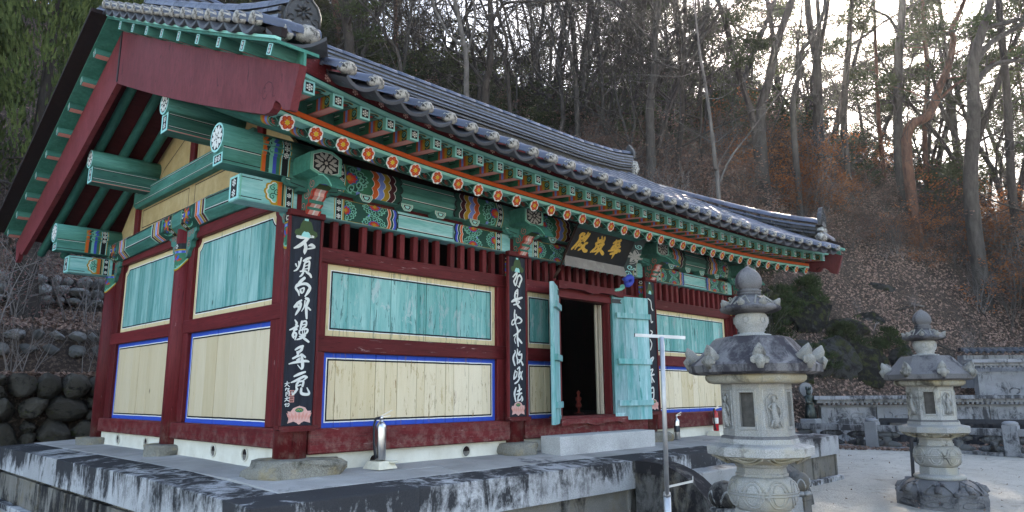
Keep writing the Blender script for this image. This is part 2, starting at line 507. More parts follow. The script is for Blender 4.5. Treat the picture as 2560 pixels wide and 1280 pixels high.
CAL={
'P0':[[(-120,2147,22),(-72,2146,25),(-11,2164,25),(38,2167,18)],[(-10,2156,25),(-52,2104,26),(-102,2061,25),(-146,2036,11)],[(-47,2101,25),(-32,2059,28),(-40,2017,25),(-41,1996,8)],[(-2,2079,10),(29,2088,25),(57,2071,15),(4,2051,11),(-18,2044,6)],[(-123,1893,13),(-113,1874,11)],[(-70,1956,12),(-84,1898,15),(-107,1847,14),(-136,1828,8)],[(-96,1919,10),(-91,1889,11)],[(-47,1931,15),(-17,1951,20),(18,1968,18)],[(-21,1942,15),(-36,1904,14),(-43,1863,15),(-55,1841,11)],[(-24,1918,11),(10,1934,15),(9,1877,17),(6,1844,11)],[(-31,1884,7),(3,1901,6)],[(-38,1855,8),(5,1869,8)],[(-76,1831,10),(-37,1839,15),(-15,1838,12)],[(-45,1822,15),(-61,1797,15),(-78,1783,8)],[(-11,1830,18),(21,1814,20),(36,1791,15)],[(-30,1776,21),(-63,1744,24),(-91,1706,21)],[(-99,1705,21),(-111,1676,18),(-83,1643,17),(-75,1612,8)],[(-99,1697,18),(-57,1717,18),(-5,1723,22),(28,1694,23),(12,1652,23),(-16,1610,10)],[(-67,1668,13),(-57,1642,17),(-44,1639,12)],[(-59,1673,9),(-29,1684,13),(-36,1648,13)],[(-49,1571,13),(-82,1545,21),(-114,1507,19)],[(-90,1540,21),(-56,1543,21),(-62,1503,20),(-86,1462,18),(-101,1436,8)],[(-110,1507,12),(-80,1514,17),(-75,1494,13)],[(-43,1473,6),(-20,1514,11),(-14,1570,11)],[(-6,1591,20),(19,1581,23),(2,1524,21),(5,1461,21),(10,1414,15)],[(20,1510,15),(43,1492,13)],[(-103,1391,9),(-85,1365,18),(-92,1346,13)],[(-148,1301,9),(-112,1317,16),(-75,1339,19)],[(-110,1298,12),(-82,1311,16)],[(-106,1287,16),(-116,1255,20),(-107,1233,12)],[(-97,1280,14),(-83,1265,16),(-93,1218,10)],[(-116,1244,8),(-87,1249,8)],[(-34,1380,19),(-41,1345,19),(-48,1313,11)],[(-38,1376,13),(5,1387,14),(7,1348,14),(-27,1322,11)],[(-28,1353,9),(2,1359,10)],[(-55,1301,11),(-54,1274,13),(-36,1263,9)],[(-51,1301,11),(8,1317,14),(26,1306,16),(10,1278,13),(-36,1263,11)],[(-26,1303,6),(-22,1272,8)],[(-4,1308,6),(-5,1277,8)],[(-52,1247,11),(-23,1252,13),(3,1262,13)],[(3,1258,15),(-39,1232,16),(-76,1219,9)],[(-36,1252,12),(0,1230,19),(40,1205,16)],[(-84,1130,13),(-51,1151,18),(-14,1164,18)],[(-18,1160,18),(-29,1128,21),(-66,1100,12)],[(-70,1111,11),(-37,1120,13)],[(-53,1101,14),(-68,1073,16),(-105,1053,14)],[(-84,1061,11),(-43,1078,11),(-22,1090,16),(13,1068,15)],[(-66,1039,11),(-38,1055,16),(-53,1032,9)],[(-140,1004,7),(-86,1019,17),(-28,1028,18),(24,1034,18),(51,1029,12)],[(-22,1082,17),(-12,1029,24),(-8,983,23),(-20,964,11),(-56,997,6)],[(-84,898,12),(-38,918,20),(20,938,14)],[(-110,845,8),(-69,860,17),(-28,880,19),(14,899,18),(40,892,16)],[(36,888,14),(7,865,8)],[(-31,861,15),(-55,830,18),(-57,793,14)],[(-31,853,12),(7,857,16),(1,815,18)],[(-50,815,9),(-16,827,10)],[(-48,789,16),(-68,763,18),(-91,740,9),(-97,766,6)],[(-10,793,18),(-8,755,21),(31,743,21),(69,751,18),(45,800,8)],[(-168,834,6),(-147,839,6),(-126,841,5)],[(-147,854,5),(-152,826,7),(-167,811,5)],[(-150,830,6),(-124,809,6)],[(-153,800,5),(-159,778,7)],[(-160,789,6),(-125,794,7),(-139,778,6),(-122,772,5)],[(-153,761,6),(-153,729,7)],[(-148,761,5),(-125,764,7),(-125,731,6)],[(-144,748,6),(-133,749,5)],[(-159,707,6),(-119,714,7)],[(-142,726,6),(-144,703,6),(-161,685,6)],[(-147,698,6),(-121,687,7)],[(-147,666,6),(-160,656,6)],[(-149,666,5),(-149,641,6)],[(-139,660,6),(-120,666,6),(-123,645,6),(-139,644,6)]],
'P1':[[(2673,2089,14),(2741,2149,19),(2728,2100,19),(2685,2035,19)],[(2685,2035,19),(2715,1991,19),(2740,2049,18),(2753,2094,17)],[(2753,2098,17),(2790,2120,21),(2821,2080,21),(2789,2020,21),(2776,1976,15),(2752,1990,11)],[(2751,1943,19),(2714,1909,20),(2701,1857,21),(2713,1824,17)],[(2751,1939,17),(2750,1887,16),(2738,1843,14)],[(2726,1893,10),(2744,1899,11)],[(2646,1791,14),(2695,1822,18),(2768,1837,23),(2824,1855,18)],[(2652,1789,12),(2713,1807,14),(2780,1804,12),(2743,1775,16),(2682,1758,14)],[(2725,1799,20),(2749,1759,24),(2798,1724,18)],[(2700,1696,14),(2693,1644,20),(2699,1586,21),(2716,1524,17)],[(2699,1594,14),(2656,1566,14),(2650,1524,14),(2686,1535,12),(2729,1605,17)],[(2729,1605,17),(2766,1616,18),(2814,1585,21),(2789,1554,14),(2740,1542,8)],[(2720,1646,14),(2741,1610,18)],[(2722,1507,18),(2746,1463,24),(2739,1404,22),(2744,1337,24),(2752,1279,17)],[(2679,1396,14),(2739,1429,16),(2788,1469,18)],[(2709,1394,10),(2690,1351,10),(2708,1310,10)],[(2751,1371,18),(2787,1339,24),(2811,1319,20)],[(2695,1224,14),(2707,1207,12)],[(2701,1203,17),(2670,1153,22),(2670,1111,22),(2693,1059,18)],[(2737,1242,14),(2737,1204,18),(2718,1162,14)],[(2718,1171,14),(2736,1122,18),(2735,1076,16)],[(2779,1218,16),(2754,1180,18),(2809,1186,19)],[(2809,1182,18),(2802,1132,20),(2759,1089,18)],[(2754,1122,10),(2796,1107,18),(2826,1066,22)],[(2698,997,14),(2680,940,18),(2674,903,16)],[(2674,899,14),(2716,932,16),(2728,981,12),(2704,981,10)],[(2734,1014,12),(2771,1036,16),(2764,982,16),(2751,924,16)],[(2788,982,14),(2758,941,14)],[(2819,991,10),(2794,949,18),(2811,900,18)],[(2782,933,18),(2739,875,18),(2691,850,15)],[(2708,802,14),(2684,745,24),(2689,696,21),(2704,648,17)],[(2756,838,14),(2768,802,20),(2761,753,18)],[(2732,761,14),(2774,777,18),(2798,789,14)],[(2713,725,12),(2779,736,18),(2803,740,14)],[(2773,728,18),(2743,696,18),(2736,652,16)],[(2736,656,16),(2784,671,16),(2803,704,14)],[(2803,704,14),(2817,671,18),(2802,651,14)]],
'P2':[[(5492,2083,13),(5562,2048,17),(5578,1949,17),(5611,1919,18)],[(5547,1848,13),(5553,1742,17),(5592,1753,15)],[(5529,1618,17),(5571,1596,20),(5524,1552,15)],[(5505,1487,15),(5543,1424,20),(5502,1341,17)],[(5498,1213,15),(5572,1231,22),(5492,1133,15)],[(5486,1053,17),(5544,1062,19),(5496,1005,17)],[(5451,973,17),(5567,990,19)],[(5505,1005,17),(5501,878,20)],[(5506,950,17),(5559,887,19)],[(5472,799,17),(5449,658,19)],[(5471,792,20),(5538,799,21),(5526,658,21),(5454,650,17)],[(5475,729,15),(5524,736,15)]],
'S':[[(132,291,36),(156,315,39),(199,322,32)],[(137,282,29),(151,236,32),(127,173,32),(79,97,25)],[(157,250,29),(202,270,29),(190,320,25)],[(144,208,18),(194,220,22),(166,173,18)],[(141,103,18),(154,145,25),(200,178,25)],[(173,161,18),(211,160,18)],[(257,351,22),(257,312,32),(224,280,29),(223,234,25)],[(295,338,29),(276,289,33),(255,246,33),(257,226,22)],[(209,100,22),(257,147,33),(284,198,33),(321,217,26)],[(218,181,25),(270,143,36),(327,111,44),(366,111,37)],[(286,195,22),(282,138,37)],[(551,347,19),(573,304,26),(517,281,26)],[(490,317,22),(504,286,22)],[(611,340,30),(628,306,26),(581,291,19)],[(486,236,26),(538,264,34),(630,279,26)],[(504,239,30),(516,180,34),(455,110,22)],[(536,203,26),(598,233,34),(649,248,30)],[(556,220,23),(567,154,30),(491,116,15)],[(611,228,26),(604,160,30),(565,93,19)],[(570,182,19),(635,158,34),(710,121,42)],[(640,247,23),(625,190,26)],[(835,297,27),(889,327,31),(968,353,27)],[(867,344,23),(877,297,27)],[(948,367,23),(950,316,27)],[(844,251,23),(899,280,31),(968,305,23)],[(836,215,23),(848,245,31)],[(841,223,27),(924,242,31),(998,267,31)],[(797,178,19),(877,201,31),(954,212,35),(1031,210,36)],[(896,300,23),(918,234,31),(932,181,27)],[(862,143,27),(930,167,31),(985,182,28)],[(936,175,31),(932,132,31),(925,86,12)],[(966,290,23),(982,251,24)]]}
BIG_TREES=[('bare','thin pale forked tree standing above the right end of the tiled roof',[[(16.39,4.29,7.02,0.074),(16.27,4.27,7.55,0.065),(16.05,4.2,8.62,0.056),(15.73,4.14,10.01,0.047),(15.46,4.13,11.07,0.037)],[(16.41,4.24,7.12,0.043),(16.56,3.88,7.87,0.031),(16.82,3.44,8.51,0.019)]]),
('pine','dark pine trunk leaning left on the hill crest',[[(25.19,6.99,12.13,0.14),(24.57,7.12,13.93,0.129),(24.03,7.22,15.59,0.118),(23.75,7.25,16.49,0.107),(23.25,7.39,17.85,0.096)]]),
('bare','thick trunk leaning to the right beside the sun glare',[[(25.33,6.75,12.43,0.21),(25.37,6.3,13.93,0.19),(25.41,5.79,15.65,0.17),(25.58,5.19,17.15,0.151),(25.67,4.84,18.12,0.131)]]),
('bare','crooked slim trunk left of the big forked tree',[[(25.53,5.43,11.24,0.127),(25.28,5.22,12.91,0.115),(25.32,4.89,13.93,0.103),(25.26,4.72,14.8,0.091),(25.49,4.32,15.38,0.08),(25.7,3.79,16.54,0.068)]]),
('bare','big tree dividing into three trunks in front of the sun',[[(28.22,5.39,11.93,0.235),(27.95,5.17,13.72,0.21),(27.66,4.98,15.5,0.185),(27.29,4.99,16.82,0.16),(26.97,4.89,18.37,0.135)],[(27.67,4.99,15.42,0.117),(27.57,4.71,16.82,0.099),(27.29,4.56,18.37,0.081)],[(27.73,4.88,15.58,0.108),(27.73,4.43,17.2,0.09),(27.69,4.16,18.36,0.072)],[(27.37,5.19,15.81,0.072),(27.06,5.78,14.81,0.054),(26.88,6.27,13.73,0.036)]]),
('pine','straight dark pine with a rising side limb right of the forked tree',[[(28.99,4.54,12.16,0.153),(28.73,4.21,14.33,0.14),(28.63,3.88,15.88,0.126),(28.5,3.63,17.27,0.113),(28.39,3.4,18.51,0.099)],[(28.62,3.87,15.96,0.072),(29.1,3.23,16.49,0.059),(29.62,2.52,17.11,0.045)]]),
('pine','slender reddish pine trunk on the crest left of the thick straight trunk',[[(31.09,3.66,12.82,0.093),(30.66,3.39,15.38,0.079),(30.06,3.0,19.06,0.065)]]),
('bare','thick straight trunk rising from orange undergrowth on the crest',[[(29.73,2.62,11.11,0.201),(29.24,2.08,14.87,0.175),(28.97,1.55,17.79,0.149)],[(29.03,1.94,16.14,0.087),(28.68,2.13,16.75,0.066),(28.21,2.52,17.05,0.044)]]),
('pine','curved reddish trunk sweeping up to the right from the crest',[[(28.84,2.04,11.21,0.203),(29.39,1.22,12.15,0.184),(29.51,0.81,13.16,0.164),(29.68,0.35,14.18,0.145),(29.69,0.04,15.27,0.126),(29.58,0.04,15.7,0.106),(29.77,-0.41,16.65,0.087),(29.75,-0.54,17.15,0.068)],[(29.53,0.95,12.58,0.076),(29.9,0.37,13.31,0.063),(30.36,-0.22,13.74,0.051)],[(29.73,0.19,14.61,0.051),(29.96,-0.11,14.83,0.038),(30.23,-0.47,15.12,0.025)]]),
('pine','slim upright pine behind the curved reddish trunk',[[(32.69,2.27,11.93,0.112),(32.37,1.76,14.97,0.099),(31.9,1.51,17.61,0.087),(31.69,1.4,18.81,0.074)]]),
('bare','huge mottled trunk with long arms reaching out of the right edge',[[(27.66,-0.2,7.86,0.259),(27.34,-0.67,10.74,0.231),(27.1,-0.88,12.37,0.204),(27.05,-1.03,13.16,0.177),(27.14,-1.51,14.53,0.149),(27.23,-1.9,15.64,0.122)],[(27.2,-0.92,12.18,0.114),(27.59,-1.52,12.89,0.091),(28.45,-2.45,13.08,0.069)],[(27.11,-1.06,13.03,0.122),(27.43,-1.59,13.74,0.103),(28.27,-2.65,14.45,0.084)],[(27.11,-1.11,13.22,0.107),(27.15,-1.41,14.13,0.094),(27.53,-1.87,14.39,0.081),(28.24,-2.67,14.65,0.069)]]),('fir','dark straight conifer trunk at the right edge of the photo',[[(29.96,-1.17,8.11,0.158),(29.33,-1.53,11.78,0.142),(28.94,-1.7,13.81,0.126),(28.47,-1.89,16.25,0.111)]]),
('bare','pale mottled trunk forking high above the middle of the ridge tiles',[[(13.78,13.07,11.3,0.107),(13.51,12.8,13.29,0.097),(13.27,12.79,14.2,0.088),(12.93,12.8,15.44,0.078),(12.84,12.78,15.87,0.069)],[(13.39,12.8,13.72,0.061),(12.95,13.13,14.15,0.053),(12.44,13.39,15.12,0.046),(12.31,13.34,15.77,0.038)],[(13.5,12.84,13.18,0.053),(13.57,12.36,14.63,0.046),(13.35,12.28,15.76,0.038)]]),
('bare','dark stout trunk with a limb bending right across the sky',[[(15.61,13.95,11.91,0.18),(15.46,13.75,13.18,0.162),(15.46,13.54,13.92,0.143),(15.31,13.29,15.37,0.125),(15.07,13.13,16.87,0.106)],[(15.28,13.26,15.6,0.09),(15.45,12.93,16.17,0.074),(15.74,12.56,16.43,0.057),(16.85,11.42,16.45,0.041)],[(15.42,13.79,13.18,0.074),(14.94,14.09,13.87,0.06),(14.51,14.41,14.34,0.046),(13.95,14.85,14.8,0.033)]]),
('bare','wavy dark slim tree right of the stout trunk',[[(15.02,11.94,10.81,0.084),(14.67,11.76,12.74,0.078),(14.55,11.76,13.17,0.072),(14.51,11.6,13.92,0.065),(14.15,11.7,14.89,0.059),(14.0,11.62,15.75,0.053)],[(14.64,11.73,12.96,0.053),(14.89,11.28,13.65,0.042),(14.76,11.23,14.35,0.03)]]),
('bare','slim trunk leaning left above the middle of the roof',[[(19.58,12.35,13.51,0.114),(19.33,12.3,14.62,0.096),(18.83,12.33,16.35,0.079),(18.38,12.4,17.77,0.061)],[(19.77,12.13,13.63,0.087),(19.67,11.85,14.99,0.082),(19.71,11.43,16.35,0.076),(19.76,10.94,17.95,0.07)]]),
('bare','large trunk forking low with one arm reaching far left',[[(19.5,8.62,11.48,0.174),(19.42,8.21,13.26,0.153),(19.25,8.07,14.38,0.132),(19.14,7.66,16.27,0.111)],[(19.22,8.12,14.32,0.079),(18.76,8.45,14.82,0.063),(17.94,9.0,15.89,0.047)],[(19.45,8.19,13.21,0.071),(19.81,7.67,13.76,0.055),(20.16,7.13,14.42,0.039)]]),
('bare','thin dark tree bending left above the eave tiles',[[(9.11,10.86,10.23,0.056),(8.59,11.02,11.6,0.048),(8.26,11.19,12.21,0.039),(7.73,11.53,12.91,0.031)],[(8.63,11.0,11.51,0.037),(8.45,10.99,12.21,0.031),(8.41,10.83,12.95,0.025)]]),
('pine','thick rough dark trunk above the corner ornament tile',[[(10.4,16.0,13.21,0.198),(10.21,15.88,14.39,0.175),(9.87,15.84,15.79,0.152)]])]

# ------------------------------------------------------------------ stone materials
def stone(name, c, dark=(0.02, 0.02, 0.026), stain=0.5, streak=True, speck=0.5, moss=0.0, rough=0.85, sc=1.0, warm=None, lump=0.0, top=0.0, var=.15):
    """granite: crystal speckle, blotches of black lichen, run-down streaks, moss"""
    t = NT(name, rough, 0.1)
    v = t.coord('Object')
    k = t.mix(t.val(t.noise(v, 2.2 * sc, 5, 0.6), 0.3, 0.7), tone(c, 0.8), tone(c, 1.2))
    sp = t.noise(v, 130, 2, 0.7)
    k = t.mix(t.val(sp, 0.38, 0.62, 0, speck), k, tone(c, 0.42))
    if warm:
        k = t.mix(t.val(t.noise(t.coord('Object', (1, 1, 1), (7, 3, 5)), 3.3 * sc, 5, 0.65), 0.5, 0.7, 0, 0.8), k, warm)
    if stain > 0:
        vs_ = t.coord('Object', (2.6, 2.6, 0.8) if streak else (1.6, 1.6, 1.6), (3, 1, 2))
        a = t.noise(vs_, 2.0 * sc, 8, 0.68, 0.9)
        b = t.noise(t.coord('Object', (1, 1, 1.6), (9, 4, 1)), 1.15 * sc, 4, 0.6)
        f = t.noise(v, 26 * sc, 5, 0.75)
        s = t.math('ADD', t.math('ADD', t.val(a, 0, 1, 0, 0.5), t.val(b, 0, 1, 0, 0.36)), t.val(f, 0, 1, 0, 0.14))
        s = t.math('ADD', s, t.val(t.objrand(), 0, 1, -0.06, 0.06))
        if top:
            sp_ = t.n('SeparateXYZ'); t.l(t.coord('Object'), sp_.inputs[0])
            s = t.math('ADD', s, t.val(sp_.outputs[2], -.28, .0, -top, top))
        th = 0.63 - 0.22 * stain
        k = t.mix(t.val(s, th, th + 0.09, 0, 0.93), k, dark)
    if moss > 0:
        k = t.mix(t.val(t.noise(v, 3.1 * sc, 6, 0.7), 0.62 - 0.2 * moss, 0.7 - 0.2 * moss, 0, 0.8), k, (0.055, 0.06, 0.018))
    hs = t.n('HueSaturation'); t.l(t.val(t.objrand(), 0, 1, 1 - var, 1 + var), hs.inputs['Value']); t.l(k, hs.inputs['Color'])
    t.color(hs.outputs[0])
    if lump: t.bump(t.math('ADD', t.noise(v, 6, 6, 0.7, 0.5), t.val(t.noise(v, 40, 4, 0.7), 0, 1, 0, 0.2)), 0.9, lump)
    else: t.bump(t.noise(v, 45, 5, 0.7), 0.35, 0.006)
    return t.m


M['cap'] = stone('weathered_granite_kerb', (0.44, 0.44, 0.45), (0.010, 0.010, 0.013), 0.70, top=.048)
M['slab'] = stone('stained_wall_granite', (0.21, 0.195, 0.175), (0.012, 0.012, 0.015), 0.62, warm=(0.17, 0.14, 0.095))
M['pave'] = stone('grey_paving', (0.34, 0.33, 0.32), (0.07, 0.07, 0.08), 0.16, False, 0.25, rough=0.9)
M['step'] = stone('pale_cut_granite', (0.44, 0.44, 0.44), stain=0.0, speck=0.55)
M['stair'] = stone('stair_granite', (0.30, 0.30, 0.30), (0.02, 0.02, 0.026), 0.62)
M['balu'] = stone('dark_stair_side', (0.13, 0.125, 0.12), (0.012, 0.011, 0.014), 0.75, warm=(0.12, 0.10, 0.07))
M['rough'] = stone('rough_corner_stone', (0.26, 0.245, 0.21), (0.04, 0.036, 0.03), 0.5, False, 0.7, warm=(0.34, 0.26, 0.13), lump=0.05)
M['plaster'] = NT('lime_plaster', 0.9, 0.1).m
_t = NT('lime_plaster', 0.9, 0.1)
_v = _t.coord()
_k = _t.mix(_t.val(_t.noise(_v, 5, 6, 0.6), 0.35, 0.75), (0.68, 0.66, 0.58), (0.56, 0.53, 0.45))
_k = _t.mix(_t.val(_t.noise(_t.coord('Object', (6, 6, 1)), 2.2, 5, 0.7), 0.66, 0.74, 0, 0.6), _k, (0.25, 0.2, 0.12))
_t.color(_k); _t.bump(_t.noise(_v, 30, 4), 0.2, 0.005)
M['plaster'] = _t.m

# ------------------------------------------------------------------ ground and hill
GZ = -0.70
_AZ = [-60, 0, 20, 31, 42.7, 58, 66, 70.3, 75.6, 79.5, 82.3, 88, 100, 130]
_EL = [22, 26, 26, 25.2, 21.8, 20.2, 19.2, 17.6, 15.6, 11.8, 9.6, 7, 4, 2]
_R0 = [17, 17, 16.5, 15.5, 15, 16, 20.5, 22.5, 24.5, 25.5, 26, 27, 28, 28]
R1 = 37.0


def _terr(x, y, bumps=True):
    x = np.asarray(x, float); y = np.asarray(y, float)
    dx, dy = x - CAM.x, y - CAM.y
    r = np.hypot(dx, dy); az = np.degrees(np.arctan2(dx, dy))
    E = np.interp(az, _AZ, _EL); r0 = np.interp(az, _AZ, _R0)
    top = 0.74 + R1 * np.tan(np.radians(E))
    t = np.clip((r - r0) / (R1 - r0), 0, 1)
    s = t * 0.82 + 0.18 * t * t * (3 - 2 * t)
    z = GZ - 0.12 + (top - GZ) * s
    z = np.where(r > R1, top - 0.12 - 0.22 * (r - R1), z)
    if bumps:
        k = np.clip((r - r0) / 3, 0, 1)
        z = z + k * (0.22 * np.sin(x * 0.9 + 1.3 * np.sin(y * 0.5)) * np.cos(y * 0.8 + 0.6 * np.sin(x * 0.7)) + 0.1 * np.sin(2.3 * x + 1.1 * y) * np.sin(1.9 * y - 0.8 * x))
    w = np.clip((5.5 - x) / 2.5, 0, 1)
    te = np.where(y < 8.35, GZ - 0.12, np.where(y < 10.3, 1.07, np.where(y < 13.3, 2.0 + 0.22 * np.clip(y - 10.3, 0, 9), 3.45 + 0.35 * np.clip(y - 13.4, 0, 9))))
    te = np.where(y < 8.35, te, GZ - 0.12 + (te - GZ + 0.12) * w)
    z = np.maximum(z, te)
    return np.maximum(z, GZ - 12)


def terr(x, y): return float(_terr(x, y))


def grid_mesh(name, xs, ys, mat, kind='structure'):
    X, Y = np.meshgrid(xs, ys)
    Z = _terr(X, Y)
    n, m = X.shape
    v = np.stack([X.ravel(), Y.ravel(), Z.ravel()], 1)
    i = np.arange(n * m).reshape(n, m)
    f = np.stack([i[:-1, :-1].ravel(), i[:-1, 1:].ravel(), i[1:, 1:].ravel(), i[1:, :-1].ravel()], 1)
    me = bpy.data.meshes.new(name)
    me.from_pydata(v.tolist(), [], f.tolist())
    me.polygons.foreach_set('use_smooth', [True] * len(f))
    me.materials.append(mat)
    return link(name, me, None, kind)


_t = NT('sandy_ground', 0.95, 0.1)
_v = _t.coord()
_k = _t.mix(_t.val(_t.noise(_v, 0.7, 6, 0.6), 0.3, 0.7), (0.44, 0.405, 0.355), (0.57, 0.53, 0.47))
_k = _t.mix(_t.val(_t.noise(_t.coord('Object', (0.4, 2.0, 1)), 1.6, 6, 0.7), 0.52, 0.75, 0, 0.6), _k, (0.33, 0.295, 0.25))
_k = _t.mix(_t.val(_t.noise(_v, 60, 3, 0.7), 0.45, 0.75, 0, 0.4), _k, (0.2, 0.18, 0.15))
_t.color(_k)
_k = _t.mix(_t.val(_t.noise(_t.coord('Object', (1, 1, 1), (5, 9, 0)), 4.5, 6, 0.72, 0.8), 0.54, 0.66, 0, 0.6), _k, (0.25, 0.22, 0.185))
_k = _t.mix(_t.val(_t.noise(_t.coord('Object', (1, 1, 1), (15, 3, 0)), 1.7, 7, 0.75, 0.5), 0.64, 0.72, 0, 0.6), _k, (0.11, 0.105, 0.06))
_t.color(_k)
_t.bump(_t.math('ADD', _t.noise(_v, 35, 5, 0.7), _t.math('ADD', _t.noise(_v, 5, 4, 0.6), _t.noise(_v, 12, 4, 0.6, 1.0))), 0.9, 0.05)
M['sand'] = _t.m
b = MB()
N = 48
RG = [0, 1.5, 3, 4.5, 6, 7.5, 9, 11, 13, 15, 18, 24, 40, 60, 250, 1500]
def gz(x, y): return GZ - 0.05 * min(2.4, max(0.0, -1.5 - y)) * min(1.0, max(0.0, (x - 1.0) / 2)) if x < 15.5 else GZ - 0.05 * min(2.4, max(0.0, -1.5 - y)) * max(0.0, 16.5 - x)
for rr in RG:
    for k in range(N):
        a = 2 * math.pi * k / N
        gx_, gy_ = 7 + rr * math.cos(a), -2.5 + rr * math.sin(a)
        b.v.append((gx_, gy_, gz(gx_, gy_) if rr < 100 else GZ - (rr - 60) * 0.01))
for i in range(len(RG) - 1):
    for k in range(N):
        b.face((i * N + k, (i + 1) * N + k, (i + 1) * N + (k + 1) % N, i * N + (k + 1) % N))
b.build('ground', M['sand'], kind='structure')

_t = NT('leafy_soil', 0.95, 0.1)
_v = _t.coord()
_k = _t.mix(_t.val(_t.noise(_v, 1.1, 6, 0.65), 0.3, 0.7), (0.03, 0.022, 0.018), (0.075, 0.055, 0.045))
_k = _t.mix(_t.val(_t.noise(_v, 16, 5, 0.8), 0.5, 0.62), _k, (0.16, 0.115, 0.09))
_k = _t.mix(_t.val(_t.noise(_v, 11, 5, 0.8), 0.6, 0.68), _k, (0.02, 0.018, 0.014))
_t.color(_k); _t.bump(_t.noise(_v, 14, 6, 0.8), 1.0, 0.08)
M['soil'] = _t.m
grid_mesh('hillside', np.arange(-14, 70, 0.42), np.arange(-14, 58, 0.42), M['soil'])

# far mountain across the valley
b = MB()
rn = random.Random(3)
NA = 90
for j, (dist, hh) in enumerate(((330, 0.0), (420, 0.55), (560, 1.0), (700, 0.0))):
    for k in range(NA):
        a = R_(20 + 110 * k / (NA - 1))
        peak = 100 + 75 * min(1, max(0, (k - 35) / 16)) + 12 * math.sin(k * 0.33 + 0.4) + 7 * math.sin(k * 0.71) + 3 * rn.random()
        b.v.append((CAM.x + dist * math.sin(a), CAM.y + dist * math.cos(a), -12 + hh * peak))
for j in range(3):
    for k in range(NA - 1):
        b.face((j * NA + k, j * NA + k + 1, (j + 1) * NA + k + 1, (j + 1) * NA + k), 0, True)
_t = NT('far_wooded_mountain', 0.95, 0.1)
_k = _t.mix(_t.val(_t.noise(_t.coord(), 0.05, 8, 0.7), 0.35, 0.65), (0.05, 0.06, 0.05), (0.10, 0.10, 0.09))
_t.color(_k)
b.build('mountain', _t.m, kind='structure')

# ------------------------------------------------------------------ platform
PXL, PXR, PYF, PYB = -0.94, 9.42, -1.238, 6.45


def fz(x, y):
    a = min(1, max(0, (y - PYF) / 1.2)); c = min(1, max(0, (x - PXL) / 0.9)); d = min(1, max(0, (y - PYF) / 3.2))
    return 0.05 * a + 0.055 * c * d


plat = thing('stone_platform', 'low granite platform with black streaked kerb stones under the temple hall', 'platform')
b = MB().box(PXL + 0.1, PXR - 0.1, PYF + 0.1, PYB - 0.1, GZ - 0.1, -0.045)
b.build('platform_core', M['slab'], plat)


def slab_at(name, x0, x1, y0, y1, mat, th, par, g=0.004, jz=0.0):
    b = MB(); n = 0
    for (x, y) in ((x0 + g, y0 + g), (x1 - g, y0 + g), (x1 - g, y1 - g), (x0 + g, y1 - g)):
        b.v.append((x, y, fz(x, y) - th))
    for (x, y) in ((x0 + g, y0 + g), (x1 - g, y0 + g), (x1 - g, y1 - g), (x0 + g, y1 - g)):
        b.v.append((x, y, fz(x, y) - 0.006 + jz))
    for (x, y) in ((x0 + g + .006, y0 + g + .006), (x1 - g - .006, y0 + g + .006), (x1 - g - .006, y1 - g - .006), (x0 + g + .006, y1 - g - .006)):
        b.v.append((x, y, fz(x, y) + jz))
    b.face((3, 2, 1, 0)); b.face((8, 9, 10, 11))
    for i in range(4):
        j = (i + 1) % 4
        b.face((i, j, 4 + j, 4 + i)); b.face((4 + i, 4 + j, 8 + j, 8 + i))
    return b.build(name, mat, par)


CD = 0.42
jx = [PXL, 0.486, 1.947, 3.42, 4.55, 5.66, 7.0, 8.2, PXR]
for a, c in zip(jx, jx[1:]):
    slab_at('kerb_stone', a, c, PYF, PYF + CD, M['cap'], 0.29, plat, 0.002, rnd.uniform(-0.003, 0.003))
jy = [PYF + CD, 0.711, 2.051, 3.45, 4.903, PYB]
for a, c in zip(jy, jy[1:]):
    slab_at('kerb_stone', PXL, PXL + CD, a, c, M['cap'], 0.29, plat, 0.002, rnd.uniform(-0.003, 0.003))
    slab_at('kerb_stone', PXR - CD, PXR, a, c, M['cap'], 0.29, plat, 0.002)
# paving slabs
x = PXL + CD
row = 0
for y0, y1 in ((PYF + CD, PYF + CD + 0.4), (PYF + CD + 0.4, 0.06)):
    x = PXL + CD + (0 if row == 0 else -0.0)
    w0 = 0.62 if row else 0.95
    while x < PXR - CD - 0.01:
        w = w0 if x == PXL + CD else rnd.uniform(0.85, 1.1)
        x1 = min(x + w, PXR - CD)
        if PXR - CD - x1 < 0.3: x1 = PXR - CD
        slab_at('paving_slab', x, x1, y0, y1, M['pave'], 0.06, plat, 0.0015, rnd.uniform(-0.002, 0.002))
        x = x1
    row += 1
y = 0.06
while y < PYB - 0.01:
    y1 = min(PYB, y + rnd.uniform(0.8, 1.05))
    if PYB - y1 < 0.3: y1 = PYB
    slab_at('paving_slab', PXL + CD, 0.06, y, y1, M['pave'], 0.06, plat, 0.0015, rnd.uniform(-0.002, 0.002))
    slab_at('paving_slab', 8.28, PXR - CD, y, y1, M['pave'], 0.06, plat, 0.0015)
    y = y1
# facing slabs under the kerb, with upright strips between them and a plinth course
def facing(axis, fixed, a, c, n, out):
    """out = -1 / +1 direction of the outward face"""
    st = (c - a) / n
    for i in range(n):
        u0 = a + i * st; u1 = u0 + st
        for (p, q, d, nm) in ((u0 + 0.055, u1 - 0.055, 0.055, 'facing_slab'), (u1 - 0.05, u1 + 0.05, 0.03, 'upright_strip')):
            if nm == 'upright_strip' and i == n - 1: q = u1 - 0.001
            m = MB()
            if axis == 'x': m.box(p, q, min(fixed - out * d, fixed - out * 0.14), max(fixed - out * d, fixed - out * 0.14), GZ + 0.07, -0.3 + (0.012 if nm == 'upright_strip' else 0.006), 0, 0.006)
            else: m.box(min(fixed - out * d, fixed - out * 0.14), max(fixed - out * d, fixed - out * 0.14), p, q, GZ + 0.07, -0.3 + (0.012 if nm == 'upright_strip' else 0.006), 0, 0.006)
            m.build(nm, M['slab'], plat)


